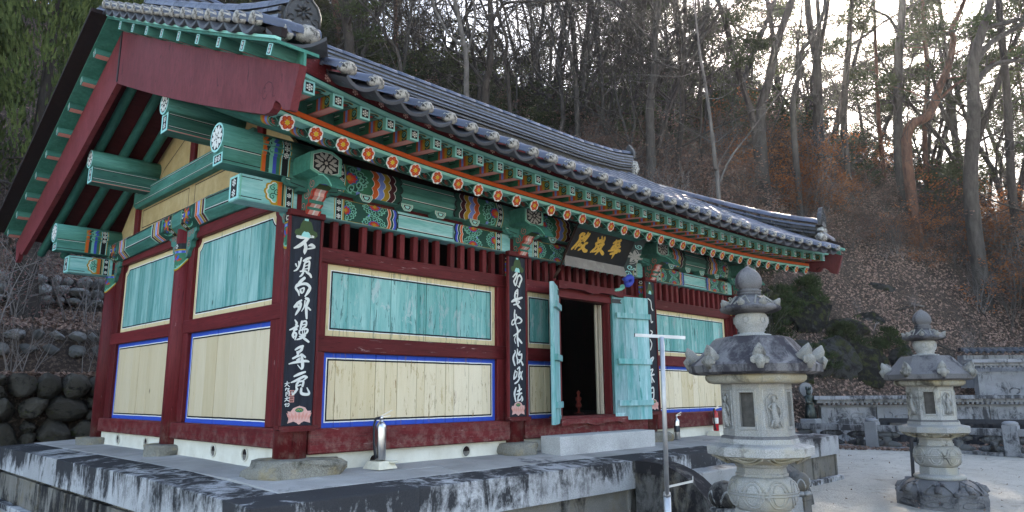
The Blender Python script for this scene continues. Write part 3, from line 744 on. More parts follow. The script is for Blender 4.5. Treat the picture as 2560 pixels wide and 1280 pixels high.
facing('x', PYF, PXL + 0.06, 3.42, 4, -1)
facing('x', PYF, 5.66, PXR - 0.06, 4, -1)
facing('y', PXL, PYF + 0.06, PYB, 7, -1)
facing('y', PXR, PYF + 0.06, PYB, 7, 1)
b = MB()
b.box(PXL - 0.03, PXR + 0.03, PYF - 0.03, PYF + 0.12, GZ - 0.06, GZ + 0.066, 0, 0.008)
b.box(PXL - 0.03, PXL + 0.12, PYF + 0.125, PYB, GZ - 0.06, GZ + 0.066, 0, 0.008)
b.box(PXR - 0.12, PXR + 0.03, PYF + 0.125, PYB, GZ - 0.06, GZ + 0.066, 0, 0.008)
b.build('plinth_course', M['cap'], plat)

# ------------------------------------------------------------------ stairs
st = thing('stone_stairs', 'granite stairs with curved solid side walls leading up to the platform', 'stairs')
for i, (y1, z1) in enumerate(((-1.29, -0.165), (-1.6, -0.33), (-1.91, -0.495))):
    MB().box(3.735, 5.545, y1 - 0.31, y1, GZ - 0.05, z1, 0, 0.008).build('step', M['stair'], st)
for x0, x1 in ((3.43, 3.73), (5.55, 5.85)):
    prof = [(-1.245, GZ - 0.05), (-1.245, -0.02)] + [(-1.42 - 0.76 * math.sin(a), -0.62 + 0.6 * math.cos(a)) for a in [R_(q) for q in range(0, 91, 10)]] + [(-2.18, GZ - 0.05)]
    b = MB().prism(prof, lambda u, v, x=x0 + 0.03: (x, u, v), lambda u, v, x=x1 - 0.03: (x, u, v))
    o = b.build('side_wall', M['balu'], st)
    # raised coping that follows the quarter arch
    b = MB()
    arc = [(-1.245, -0.018)] + [(-1.42 - 0.76 * math.sin(a), -0.62 + 0.6 * math.cos(a)) for a in [R_(q) for q in range(0, 91, 10)]]
    for i in range(len(arc) - 1):
        (u0, v0), (u1, v1) = arc[i], arc[i + 1]
        def off(u, v, d): 
            cx, cy = -1.42, -0.62
            q = math.hypot(u - cx, v - cy); 
            return (u, v + d) if u > cx else (u + (u - cx) / q * d, v + (v - cy) / q * d)
        P = [off(u0, v0, 0.025), off(u1, v1, 0.025), off(u1, v1, -0.1), off(u0, v0, -0.1)]
        b.prism(P, lambda u, v, x=x0: (x, u, v), lambda u, v, x=x1: (x, u, v))
    b.build('coping', M['balu'], o)


def lotus_newel(x, y, z0, s, lab):
    t = thing('lotus_newel', lab, 'stone ornament', (x, y, 0))
    b = MB()
    b.lathe([(0.13 * s, GZ), (0.13 * s, z0 - 0.06), (0.14 * s, z0 - 0.05), (0.14 * s, z0)], 4, ph=math.pi / 4, smooth=False)
    b.build('post', M['balu'], t)
    b = MB()
    for k in range(10):
        a = 2 * math.pi * k / 10
        b.lathe([(0.0, z0), (0.026 * s, z0 + 0.008), (0.034 * s, z0 + 0.022 * s), (0.026 * s, z0 + 0.04 * s), (0.0, z0 + 0.048 * s)], 6, (0.1 * s * math.cos(a), 0.1 * s * math.sin(a)), caps=False)
    b.lathe([(0.1 * s, z0 + 0.002), (0.095 * s, z0 + 0.04 * s), (0.08 * s, z0 + 0.05 * s)], 14)
    b.build('bead_ring', M['stair'], t)
    def lob(r, a, z): return r * (0.93 + 0.09 * abs(math.sin(a * 2.5)))
    b = MB().lathe([(0.07 * s, z0 + 0.04 * s), (0.115 * s, z0 + 0.075 * s), (0.135 * s, z0 + 0.13 * s), (0.122 * s, z0 + 0.19 * s), (0.08 * s, z0 + 0.235 * s), (0.03 * s, z0 + 0.255 * s), (0.0, z0 + 0.262 * s)], 30, fn=lob, caps=False)
    b.build('bud', M['balu'], t)
    b = MB()
    for k in range(5):
        a0 = 2 * math.pi * k / 5
        pr = []
        for i in range(9):
            u = -1 + 2 * i / 8
            h = z0 + (0.06 + 0.12 * (1 - u * u)) * s
            a = a0 + u * 0.5
            q = float(np.interp((h - z0) / s, [.04, .075, .13, .19, .235], [.07, .115, .135, .122, .08])) * s * (0.93 + 0.09 * abs(math.sin(a * 2.5))) * .99
            pr.append((q * math.cos(a), q * math.sin(a), h))
        b.tube(pr, 0.009 * s, 5)
    b.build('petal_edge', M['stair'], t)
    return t


lotus_newel(3.39, -2.34, -0.42, 1.18, 'carved lotus bud newel at the foot of the stairs left of the front lantern')
lotus_newel(5.58, -2.14, -0.49, 1.08, 'carved lotus bud on square post peeping out right of the front lantern')

# ------------------------------------------------------------------ temple hall: walls
PX = [0.0, 2.8, 5.58, 8.3]
PY = [0.0, 2.64, 5.2]
PR = 0.145
hall = thing('temple_hall', 'painted wooden temple hall with green and red brackets under a grey tiled gable roof', 'temple')


def panel_mat(name, steps, inner, inner2, wear, wear_at, notch=0.0, wear2=None, fade=0.5, var=.22):
    """board paint with a painted border; uv maps hold the distances to the panel's four sides"""
    t = NT(name, 0.65, 0.12)
    def uv(nm):
        u = t.n('UVMap'); u.uv_map = nm
        s = t.n('SeparateXYZ'); t.l(u.outputs[0], s.inputs[0]); return s.outputs[0], s.outputs[1]
    u0, v0 = uv('near'); u1, v1 = uv('far')
    mu = t.math('MINIMUM', u0, u1); d = t.math('MINIMUM', mu, t.math('MINIMUM', v0, v1))
    if notch:
        c = t.math('SQRT', t.math('ADD', t.math('POWER', mu, 2.0), t.math('POWER', v1, 2.0)))
        d = t.math('MINIMUM', d, t.math('SUBTRACT', c, notch))
    # slightly hand-drawn edges
    d = t.math('ADD', d, t.val(t.noise(t.coord('Object'), 9, 2), 0, 1, -0.003, 0.003))
    g = (2.2, 2.2, 0.22)
    v = t.coord('Object', g)
    rr = t.objrand()
    off = t.n('VectorMath', operation='ADD'); t.l(v, off.inputs[0])
    cb = t.n('CombineXYZ'); t.l(t.math('MULTIPLY', rr, 9.0), cb.inputs[0]); t.l(t.math('MULTIPLY', rr, 5.0), cb.inputs[2]); t.l(cb.outputs[0], off.inputs[1])
    v = off.outputs[0]
    a = t.noise(v, 5, 6, 0.7, 0.4)
    k = t.mix(t.val(a, 0.34, 0.68), inner, inner2)
    fine = t.noise(v, 30, 4, 0.65)
    k = t.mix(t.val(fine, 0.3, 0.7, 0, fade * 0.5), k, tone(inner, 0.6))
    # knots
    vo = t.n('TexVoronoi'); vo.inputs['Scale'].default_value = 2.6; t.l(t.coord('Object', (1, 1, 0.7), (1.7, 0, .3)), vo.inputs['Vector'])
    k = t.mix(t.val(vo.outputs['Distance'], 0.03, 0.075, 0.75, 0), k, tone(inner, 0.22))
    w = t.noise(v, 13, 7, 0.75, 0.8)
    k = t.mix(t.val(w, wear_at, wear_at + 0.05, 0, 0.85), k, wear)
    if wear2:
        w2 = t.noise(t.coord('Object', (1.4, 1.4, 0.4), (4, 2, 1)), 7, 7, 0.75, 0.8)
        k = t.mix(t.val(w2, wear_at + 0.0, wear_at + 0.04, 0, 0.8), k, wear2)
    hs = t.n('HueSaturation'); t.l(t.val(rr, 0, 1, 1 - var, 1 + var), hs.inputs['Value']); t.l(t.val(rr, 0, 1, 1.1, 0.85), hs.inputs['Saturation']); t.l(k, hs.inputs['Color'])
    k = hs.outputs[0]
    out = k
    bw = t.mix(t.val(w, wear_at - 0.02, wear_at + 0.06, 0, 0.5), (1, 1, 1), (0.35, 0.3, 0.28))
    for lim, col in reversed(steps):
        out = t.mix(t.math('LESS_THAN', d, lim), out, t.mix(1.0, col, bw, 'MULTIPLY') if False else col)
    # border paint shares some of the flaking
    fl = t.math('MULTIPLY', t.math('LESS_THAN', d, steps[-1][0]), t.val(w, wear_at - 0.01, wear_at + 0.05, 0, 0.6))
    out = t.mix(fl, out, wear)
    t.color(out)
    t.bump(t.math('ADD', fine, a), 0.3, 0.004)
    return t.m


CREAM_B = [(0.056, (0.56, 0.46, 0.27)), (0.064, (0.72, 0.72, 0.70)), (0.081, (0.015, 0.017, 0.022))]
BLUE_B = [(0.046, (0.025, 0.075, 0.42)), (0.056, (0.72, 0.72, 0.72)), (0.073, (0.012, 0.014, 0.018))]
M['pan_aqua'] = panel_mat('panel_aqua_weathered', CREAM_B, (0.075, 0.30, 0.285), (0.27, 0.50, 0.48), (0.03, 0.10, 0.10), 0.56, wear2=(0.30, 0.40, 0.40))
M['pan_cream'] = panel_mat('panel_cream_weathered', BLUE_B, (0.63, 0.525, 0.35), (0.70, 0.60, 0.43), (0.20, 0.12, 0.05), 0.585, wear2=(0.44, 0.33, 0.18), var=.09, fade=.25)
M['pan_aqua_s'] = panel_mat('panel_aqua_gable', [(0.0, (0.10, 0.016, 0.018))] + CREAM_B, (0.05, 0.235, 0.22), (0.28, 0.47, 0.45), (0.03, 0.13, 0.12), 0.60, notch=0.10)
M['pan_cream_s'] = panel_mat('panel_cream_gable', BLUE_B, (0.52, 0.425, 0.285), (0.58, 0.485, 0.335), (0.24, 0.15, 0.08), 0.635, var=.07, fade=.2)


def wall_panel(axis, a, c, z0, z1, mat, widths, pos=0.0, out=-1, par=None):
    """vertical boards side by side, each its own object; axis = direction the panel runs"""
    par = par or hall
    bk = MB()
    if axis == 'x': bk.box(a, c, pos + 0.022, pos + 0.04, z0, z1)
    else: bk.box(pos + 0.022, pos + 0.04, a, c, z0, z1)
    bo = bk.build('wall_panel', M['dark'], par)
    tot = sum(widths); u = a
    for w in widths:
        w = w / tot * (c - a)
        d = rnd.uniform(-0.003, 0.003)
        g = 0.0022
        m = MB()
        if axis == 'x':
            m.box(u + g, u + w - g, pos + d, pos + 0.02, z0, z1, 0, 0.002)
            uv = {'near': lambda x, y, z: (x - a, z - z0), 'far': lambda x, y, z: (c - x, z1 - z)}
        else:
            m.box(pos + d, pos + 0.02, u + g, u + w - g, z0, z1, 0, 0.002)
            uv = {'near': lambda x, y, z: (y - a, z - z0), 'far': lambda x, y, z: (c - y, z1 - z)}
        m.build('plank', mat, bo, uv)
        u += w
    return bo


Z_L0, Z_L1, Z_U0, Z_U1 = 0.437, 1.126, 1.28, 1.97
rw = lambda n: [rnd.uniform(0.75, 1.3) for _ in range(n)]
wall_panel('x', 0.281, 2.537, Z_U0, Z_U1, M['pan_aqua'], [1, 1.05, .95, 1.3, .5, .75, .95, 1.15, .6, .55])
wall_panel('x', 0.281, 2.537, Z_L0, Z_L1, M['pan_cream'], [.8, 1, 1.45, .62, .8, 1.35, .55, .85, .72, .6, 1.2, 1.1, 1.1])
wall_panel('x', 3.057, 3.56, Z_U0, Z_U1, M['pan_aqua'], rw(3))
wall_panel('x', 3.057, 3.56, Z_L0, Z_L1, M['pan_cream'], rw(3))
wall_panel('x', 4.80, 5.32, Z_U0, Z_U1, M['pan_aqua'], rw(3))
wall_panel('x', 4.80, 5.32, Z_L0, Z_L1, M['pan_cream'], rw(3))
wall_panel('x', 5.87, 8.048, Z_U0, Z_U1, M['pan_aqua'], rw(10))
wall_panel('x', 5.87, 8.048, Z_L0, Z_L1, M['pan_cream'], rw(12))
S_L0, S_L1, S_U0, S_U1 = 0.4445, 1.434, 1.587, 2.53
for (a, c, n1, n2) in ((0.412, 2.371, 9, 7), (2.913, 4.847, 8, 7)):
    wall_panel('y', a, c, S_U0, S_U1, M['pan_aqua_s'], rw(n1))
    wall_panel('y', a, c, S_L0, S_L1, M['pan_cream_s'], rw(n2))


def part(name, mat, x0, x1, y0, y1, z0, z1, par=None, bev=0.006):
    return MB().box(x0, x1, y0, y1, z0, z1, 0, bev).build(name, mat, par or hall)


# plaster base with vent holes
def plaster(axis, a, c, z1):
    b = MB()
    if axis == 'x':
        b.box(a, c, -0.045, 0.06, -0.03, z1)
    else: b.box(-0.045, 0.06, a, c, -0.03, z1)
    return b.build('plaster_base', M['plaster'], hall)


def vent(p, r, axis, par):
    """short clay pipe let into the plaster"""
    d = Vector((0, -1, 0)) if axis == 'x' else Vector((-1, 0, 0))
    u = Vector((1, 0, 0)) if axis == 'x' else Vector((0, 1, 0))
    b = MB(); n = 18; p = Vector(p)
    rings = [(r * 1.14, 0.0), (r * 1.1, 0.008), (r, 0.008), (r * 0.97, -0.004)]
    for rr, o in rings:
        for k in range(n):
            a = 2 * math.pi * k / n
            b.v.append(tuple(p + d * (o + 0.006) + u * (rr * math.cos(a)) + Vector((0, 0, rr * math.sin(a)))))
    for i in range(3):
        for k in range(n):
            k2 = (k + 1) % n
            b.face((i * n + k, i * n + k2, (i + 1) * n + k2, (i + 1) * n + k), 0)
    b.face([3 * n + k for k in range(n)], 1)
    # pale lower half: the far end of the pipe
    m = len(b.v)
    half = [(r * 0.9 * math.cos(math.pi + math.pi * k / 10), r * 0.9 * math.sin(math.pi + math.pi * k / 10)) for k in range(11)]
    b.v += [tuple(p + d * 0.0045 + u * q[0] + Vector((0, 0, q[1]))) for q in half]
    b.face(list(range(m, m + 11)), 2)
    return b.build('vent_pipe', [M['plaster'], M['dark'], M['slab']], par)


for i in range(3):
    pl = plaster('x', PX[i] + 0.1, PX[i + 1] - 0.1, 0.235 if i else 0.25)
    for vx in ([2.05] if i == 0 else [] if i == 1 else [6.25, 7.5]):
        vent((vx, -0.045, 0.13), 0.055, 'x', pl)
    if i == 0: vent((0.86, -0.045, 0.12), 0.05, 'x', pl)
for i in range(2):
    pl = plaster('y', PY[i] + 0.1, PY[i + 1] - 0.1, 0.29)
    for vy in ((0.75, 1.45) if i == 0 else (3.35, 4.35)): vent((-0.045, vy, 0.185), 0.055, 'y', pl)

# pillars and their boulders
def pillar(x, y, z1):
    b = MB().lathe([(PR, 0.16), (PR * 0.995, 1.2), (PR * 0.96, z1)], 20, (x, y))
    return b.build('pillar', M['red_v'], hall)


def boulder(name, c, s, par, mat, seed, flat_top=False, n=2, rz=0.0, ang=False, rough=.10):
    r = random.Random(seed)
    planes = [(Vector((r.gauss(0, 1), r.gauss(0, 1), r.gauss(0, 1))).normalized(), r.uniform(.55, .9)) for _ in range(15)]
    import bmesh
    bm = bmesh.new()
    bmesh.ops.create_icosphere(bm, subdivisions=n, radius=1.0)
    f = [r.uniform(0, 6) for _ in range(9)]
    for v in bm.verts:
        p = v.co
        k = 1 + 0.13 * math.sin(2.1 * p.x + f[0]) * math.cos(2.4 * p.y + f[1]) + 0.09 * math.sin(4.3 * p.z + f[2] + 2 * p.x) + 0.05 * math.sin(7 * p.x + f[3]) * math.sin(6 * p.y + f[4]) + r.uniform(-0.03, 0.03)
        # squarer than a ball
        m = max(abs(p.x), abs(p.y), abs(p.z))
        k *= 1 + 0.42 * (1 / m - 1) * 0.8
        p *= k * (1 + rough * mnoise.fractal(p * 2.3 + Vector((seed, seed * .7, 0)), 0.8, 2.1, 4))
        if ang:
            for (pn, pd) in planes:
                q_ = p.dot(pn) - pd
                if q_ > 0: p -= pn * q_ * 0.9
        if flat_top and p.z > 0.5: p.z = 0.5 + (p.z - 0.5) * 0.15
        co = Vector((p.x * s[0], p.y * s[1], p.z * s[2]))
        co.rotate(Matrix.Rotation(rz, 3, 'Z'))
        v.co = co
    me = bpy.data.meshes.new(name); bm.to_mesh(me); bm.free()
    me.polygons.foreach_set('use_smooth', [rough < .2] * len(me.polygons))
    me.materials.append(mat)
    return link(name, me, par, loc=c)


for i, x in enumerate(PX):
    pillar(x, 0.0, 2.62)
    o = boulder('pillar_stone', (x + (-0.02 if i else 0.02), -0.06, 0.105), ((0.41, 0.33, 0.15), (0.25, 0.26, 0.15), (0.3, 0.26, 0.15), (0.3, 0.26, 0.15))[i], hall, M['rough'], 11 + i, True, 3)
for i, y in enumerate(PY[1:]):
    pillar(0.0, y, 2.75)
    boulder('pillar_stone', (-0.05, y + 0.02, 0.115 if i == 0 else 0.10), (0.26, 0.29, 0.16), hall, M['rough'], 21 + i, True, 3, 0.2)
    pillar(8.3, y, 2.75)

# timber frame of the front
def frame_front(x0, x1, door=False):
    a, c = x0 + PR - 0.02, x1 - PR + 0.02
    part('sill_beam', M['red_x'], a, c, -0.11, 0.05, 0.215, Z_L0, bev=0.012)
    part('top_rail', M['red_x'], a, c, -0.06, 0.05, Z_U1, 2.115, bev=0.008)
    segs = [(a, c)] if not door else [(a, 3.56), (4.80, c)]
    for (s0, s1) in segs:
        part('mid_rail', M['red_x'], s0, s1, -0.055, 0.05, Z_L1, Z_U0, bev=0.01)
    return a, c


for i in range(3): frame_front(PX[i], PX[i + 1], i == 1)
for (s0, s1) in ((0.12, 0.281), (2.537, 2.68), (2.92, 3.057), (5.32, 5.46), (5.70, 5.87), (8.048, 8.18)):
    part('stile', M['red_v'], s0, s1, -0.045, 0.05, Z_L0, Z_U1, bev=0.006)
# lattice bars
for i in range(3):
    a, c = PX[i] + PR + 0.02, PX[i + 1] - PR - 0.02
    n = 16 if i != 1 else 17
    st_ = (c - a) / (n - 1)
    me = MB().box(-0.031, 0.031, -0.045, 0.02, 2.116, 2.384, 0, 0.004).mesh('lattice_bar', M['red_v'])
    for k in range(n):
        link('lattice_bar', me, hall, loc=(a + st_ * k, 0, 0), rot=(0, rnd.uniform(-.012, .012), 0))
# door
part('door_jamb', M['red_v'], 3.56, 3.665, -0.05, 0.06, Z_L0, 1.95)
jr = part('door_jamb', M['red_v'], 4.675, 4.80, -0.05, 0.06, Z_L0, 1.95)
part('door_lintel', M['red_x'], 3.50, 4.86, -0.085, 0.045, 1.945, 2.035)
part('door_threshold', M['red_x'], 3.46, 4.83, -0.10, 0.05, 0.41, 0.455)
for nm, z0, h in (('carved_lintel', 2.04, 0.10), ('carved_sill', 0.345, 0.08)):
    x0, x1 = 3.50, 4.88
    P = [(x0, z0), (x1, z0), (x1, z0 + h), (x0, z0 + h)]
    low = [(x0, z0), (x0 + .12, z0), (x0 + .2, z0 + .018), (4.0, z0 + .018), (4.09, z0), (4.19, z0 - .012), (4.29, z0), (4.38, z0 + .018), (x1 - .2, z0 + .018), (x1 - .12, z0), (x1, z0)]
    P = low + [(x1, z0 + h), (x0, z0 + h)]
    MB().prism(P, lambda u, v: (u, -0.175, v), lambda u, v: (u, -0.1, v)).build(nm, M['red_x'], hall)


def door_leaf(hx, hy, ang, w, sgn, par):
    """board leaf seen from its inside: planks, three battens and iron hinge plates"""
    root = bpy.data.objects.new('door_leaf', MB().box(0, sgn * w if sgn > 0 else 0.0, 0.016, 0.02, 0.0, 0.01).mesh('door_leaf', M['aqua_v']) if False else None)
    d = Vector((math.cos(ang), math.sin(ang), 0)); nn = Vector((d.y, -d.x, 0)) * 1
    if nn.dot(Vector((CAM.x - hx, CAM.y - hy, 0))) < 0: nn = -nn
    z0, z1 = 0.375, 2.06
    H = Vector((hx, hy, 0))
    b = MB(); b.obox(H + d * w / 2 - nn * 0.025 + Vector((0, 0, (z0 + z1) / 2)), d * (w / 2 - 0.002), nn * 0.004, Vector((0, 0, (z1 - z0) / 2 - 0.003)))
    leaf = b.build('door_leaf', M['aqua_v'], par)
    n = 3; u = 0
    for k in range(n):
        ww = w / n
        b = MB().obox(H + d * (u + ww / 2) + Vector((0, 0, (z0 + z1) / 2 + rnd.uniform(-.004, .004))), d * (ww / 2 - 0.002), nn * (0.019 + rnd.uniform(0, .002)), Vector((0, 0, (z1 - z0) / 2)))
        b.build('plank', M['aqua_v'], leaf); u += ww
    for zc in (0.60, 1.16, 1.79):
        b = MB().obox(H + d * (w * 0.54) + nn * 0.04 + Vector((0, 0, zc)), d * (w * 0.46), nn * 0.019, Vector((0, 0, 0.036)))
        b.build('batten', M['aqua_v'], leaf)
    for zc in (1.985, 0.44):
        b = MB()
        P = [(0, -.03), (.17, -.03), (.14, 0), (.17, .03), (0, .03)]
        b.prism(P, lambda q, v: tuple(H + d * (q * w / .66) + nn * 0.026 + Vector((0, 0, zc + v))), lambda q, v: tuple(H + d * (q * w / .66) + nn * 0.0205 + Vector((0, 0, zc + v))))
        b.build('hinge_plate', M['iron'] if zc > 1 else M['aqua_v'], leaf)
    return leaf


M['iron'] = flat('black_iron', (0.012, 0.013, 0.015), 0.5)
door_leaf(3.58, -0.07, R_(180 + 34), 0.56, 1, hall)
door_leaf(4.70, -0.085, R_(-14), 0.66, 1, hall)
# pale folded screen posts inside the right jamb
M['pale_wood'] = wood('bleached_wood', (0.36, 0.30, 0.22), (0.46, 0.40, 0.32), (3, 3, 0.3))
for k, (xx, yy, w) in enumerate(((4.60, 0.10, 0.03), (4.64, 0.085, 0.022), (4.665, 0.07, 0.03))):
    part('inner_screen_stile', M['pale_wood'], xx - w / 2, xx + w / 2, yy, yy + 0.03, 0.455, 1.94, bev=0.003)
# interior room
b = MB()
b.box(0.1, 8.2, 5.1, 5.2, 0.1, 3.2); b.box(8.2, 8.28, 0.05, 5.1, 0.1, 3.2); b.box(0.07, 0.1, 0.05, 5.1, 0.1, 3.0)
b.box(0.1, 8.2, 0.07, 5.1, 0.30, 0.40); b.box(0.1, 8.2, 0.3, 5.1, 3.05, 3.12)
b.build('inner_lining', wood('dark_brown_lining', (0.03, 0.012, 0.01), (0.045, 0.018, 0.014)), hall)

# timber frame of the gable wall
for i in range(2):
    a, c = PY[i] + PR - 0.02, PY[i + 1] - PR + 0.02
    p0, p1 = ((0.412, 2.371), (2.913, 4.847))[i]
    part('sill_beam', M['red_y'], -0.10, 0.05, a, c, 0.27, S_L0, bev=0.012)
    part('mid_rail', M['red_y'], -0.05, 0.05, a, c, S_L1, S_U0, bev=0.008)
    part('top_rail', M['red_y'], -0.055, 0.05, a, c, S_U1, 2.66, bev=0.008)
    for (s0, s1) in ((a, p0), (p1, c)):
        part('stile', M['red_v'], -0.042, 0.05, s0, s1, S_L0, S_U1, bev=0.006)
for y in (0.0,):
    part('back_wall_board', M['red_v'], 8.2, 8.3, 0.05, 5.1, 0.1, 2.9)
part('rear_wall_board', M['red_v'], 0.1, 8.3, 5.14, 5.26, 0.1, 2.9)

# ------------------------------------------------------------------ painted beams
XC = 4.2


def beam_front(u, v, h, y=-0.12): return (u, y - h, v)


def motif(P, cu, cv, r, a0=0.0, a1=2 * math.pi, L=0, sy=1.0, face=0.0):
    """green scroll rosette with a red lotus heart"""
    P.scallop(cu, cv, r, 9, 0.14, 'mint', L, sy, a0, a1)
    P.scallop(cu, cv, r * 0.92, 9, 0.14, 'dgreen', L + 1, sy, a0, a1)
    n = 8 if abs(a1 - a0) > 6.2 else 5
    for k in range(n):
        a = a0 + (a1 - a0) * (k + 0.5) / n
        P.swirl(cu + r * 0.67 * math.cos(a), cv + sy * r * 0.67 * math.sin(a), r * 0.21, r * 0.055, 'mint', L + 2 + 0.06 * k, 1.25, a, 1 if k % 2 else -1)
    P.scallop(cu, cv, r * 0.46, 8, 0.2, 'green', L + 3, sy, a0, a1)
    P.petals(cu, cv, 0.06 * r, r * 0.5, n + 1, r * 0.24, 'blue', L + 4, 0.2, a0, a1, sy)
    P.petals(cu, cv, 0.0, r * 0.44, n, r * 0.24, 'red', L + 5, 0.0, a0, a1, sy)
    P.petals(cu, cv, 0.05 * r, r * 0.27, n, r * 0.1, 'orange', L + 6, 0.0, a0, a1, sy)
    P.disc(cu + 0.0, cv, r * 0.11, 'ochre', L + 7)


def dot_band(P, u0, u1, v0, v1, L=0, n=3):
    w = u1 - u0
    P.rect(u0, u1, v0, v1, 'ochre', L)
    P.rect(u0 + w * .1, u1 - w * .1, v0, v1, 'aqua', L + 1)
    P.rect(u0 + w * .2, u1 - w * .2, v0, v1, 'black', L + 2)
    for k in range(n):
        P.dotflower((u0 + u1) / 2, v0 + (v1 - v0) * (k + 0.5) / n, w * 0.24, L + 3)


def hwi(P, u0, u1, v0, v1, cols, L=0, waves=2, amp=0.03, skew=0.0):
    """wavy vertical colour bands edged in white"""
    n = len(cols); N = waves * 4
    def edge(k, d=0.0):
        u = u0 + (u1 - u0) * k / n + d
        return [(u + skew * i / N + amp * abs(math.sin(math.pi * waves * i / N)), v0 + (v1 - v0) * i / N) for i in range(N + 1)]
    for k, c in enumerate(cols):
        a = edge(k); b2 = edge(k + 1)
        for i in range(N): P.poly([a[i], b2[i], b2[i + 1], a[i + 1]], c, L)
    for k in range(0, n + 1):
        P.line(edge(k), 0.006, 'white' if k < n else 'black', L + 1)
    P.line(edge(n, 0.012), 0.012, 'black', L + 1.3)


HW = ['orange', 'lblue', 'ochre', 'maroon', 'dgreen']
for i in range(3):
    a, c = PX[i] + 0.02, PX[i + 1] - 0.02
    # lower tie beam
    z0, z1 = 2.385, 2.60
    lb = part('tie_beam', M['aqua_x'], a + .1, c - .1, -0.12, 0.08, z0, z1, bev=0.008)
    ub = MB()
    pr = [(-0.05, 2.655), (-0.115, 2.665), (-0.13, 2.70), (-0.155, 2.80), (-0.13, 2.90), (-0.10, 2.955), (0.1, 2.955), (0.1, 2.655)]
    ub.prism(pr, lambda u, v: (a, u, v), lambda u, v: (c, u, v))
    ubo = ub.build('purlin_beam', M['teal_x'], hall)
    part('beam_gap_board', M['red_dark'], a + .1, c - .1, -0.04, 0.05, 2.595, 2.66, bev=0)
    for flip in (None, a + c):
        P = Paint(lambda u, v, h: (u, -0.12 - h, v)); P.flip = flip
        s = PX[i] if flip is None else PX[i]
        dot_band(P, s + .27, s + .37, z0 + .004, z1 - .004, 0, 3)
        P.rect(s + .372, s + .95, z0 + .004, z1 - .004, 'ochre', 0)
        P.rect(s + .38, s + .95, z0 + .008, z1 - .008, 'dgreen', 1)
        vm = (z0 + z1) / 2
        for q in ((s + .66, vm, .035),): P.poly([(q[0] - q[2] * 2, z0 + .01), (q[0] + q[2] * 2, z1 - .01), (q[0] + q[2] * 2 + .02, z1 - .01), (q[0] - q[2] * 2 + .02, z0 + .01)], 'lblue', 2)
        motif(P, s + .39, vm, .135, -math.pi / 2, math.pi / 2, 3, 0.76)
        motif(P, s + .73, z1 - .012, .15, -math.pi, 0, 3.3, 0.66)
        motif(P, s + .73, z0 + .012, .15, 0, math.pi, 3.6, 0.66)
        hwi(P, s + .88, s + .985, z0 + .006, z1 - .006, ['orange', 'dgreen', 'blue'], 12, 2, 0.018)
        P.build('painted_ornament', lb)
        def fu(u, v, h):
            t = (v - 2.665) / 0.29
            return (u, -0.116 - 0.042 * math.sin(math.pi * min(1, max(0, t))) - h, v)
        P = Paint(fu); P.flip = flip
        z2, z3 = 2.668, 2.952
        for kk in range(4):
            dot_band(P, s + .27, s + .37, z2 + (z3 - z2) * kk / 4, z2 + (z3 - z2) * (kk + 1) / 4, 0.01 * kk, 1)
        N = 4
        for kk in range(N): P.rect(s + .375, s + .72, z2 + (z3 - z2) * kk / N, z2 + (z3 - z2) * (kk + 1) / N, 'green', 0)
        vm = (z2 + z3) / 2
        P.h0 = 0.005
        motif(P, s + .39, vm, .235, -math.pi / 2, math.pi / 2, 3, 0.60)
        P.rect(s + .50, s + .54, z3 - .035, z3 - .002, 'lblue', 12); P.rect(s + .5, s + .54, z2 + .002, z2 + .03, 'lblue', 12)
        hwi(P, s + .66, s + 1.0, z2, z3, HW, 13, 3, 0.03)
        P.build('painted_ornament', ubo)
    # lines along the plain middle
    P = Paint(lambda u, v, h: (u, -0.12 - h, v))
    s, e = PX[i] + 1.03, PX[i + 1] - 1.03
    P.rect(s, e, z0 + .028, z0 + .04, 'black', 0); P.rect(s, e, z0 + .04, z0 + .046, 'white', 0)
    P.rect(s, e, z1 - .046, z1 - .04, 'white', 0); P.rect(s, e, z1 - .04, z1 - .028, 'black', 0)
    P.rect(s - .008, s, z0 + .028, z1 - .028, 'black', 0); P.rect(e, e + .008, z0 + .028, z1 - .028, 'black', 0)
    P.build('painted_lines', lb)
    P = Paint(fu)
    for vv in (2.73, 2.885):
        P.rect(s + .03, e - .0, vv, vv + .008, 'black', 0); P.rect(s + .03, e, vv + .008, vv + .014, 'white', 0)
    P.build('painted_lines', ubo)
    # little bearing blocks in the gap
    for t in (0.19, 0.37, 0.53, 0.71):
        x = PX[i] + (PX[i + 1] - PX[i]) * t + 0.06
        pr = [(-.075, 2.675), (.075, 2.675), (.075, 2.645), (.04, 2.602), (-.04, 2.602), (-.075, 2.645)]
        o = MB().prism(pr, lambda u, v: (x + u, -0.05, v), lambda u, v: (x + u, -0.175, v)).build('bearing_block', M['teal_x'], hall)
        P = Paint(lambda u, v, h: (x + u, -0.175 - h, v))
        for k_, cc, l in ((1.0, 'white', 0), (.9, 'mint', 1), (.66, 'white', 2), (.58, 'black', 3), (.36, 'aqua', 4)):
            P.poly([(p[0] * k_, 2.6415 + (p[1] - 2.6415) * k_) for p in reversed(pr)], cc, l)
        P.build('painted_ornament', o)

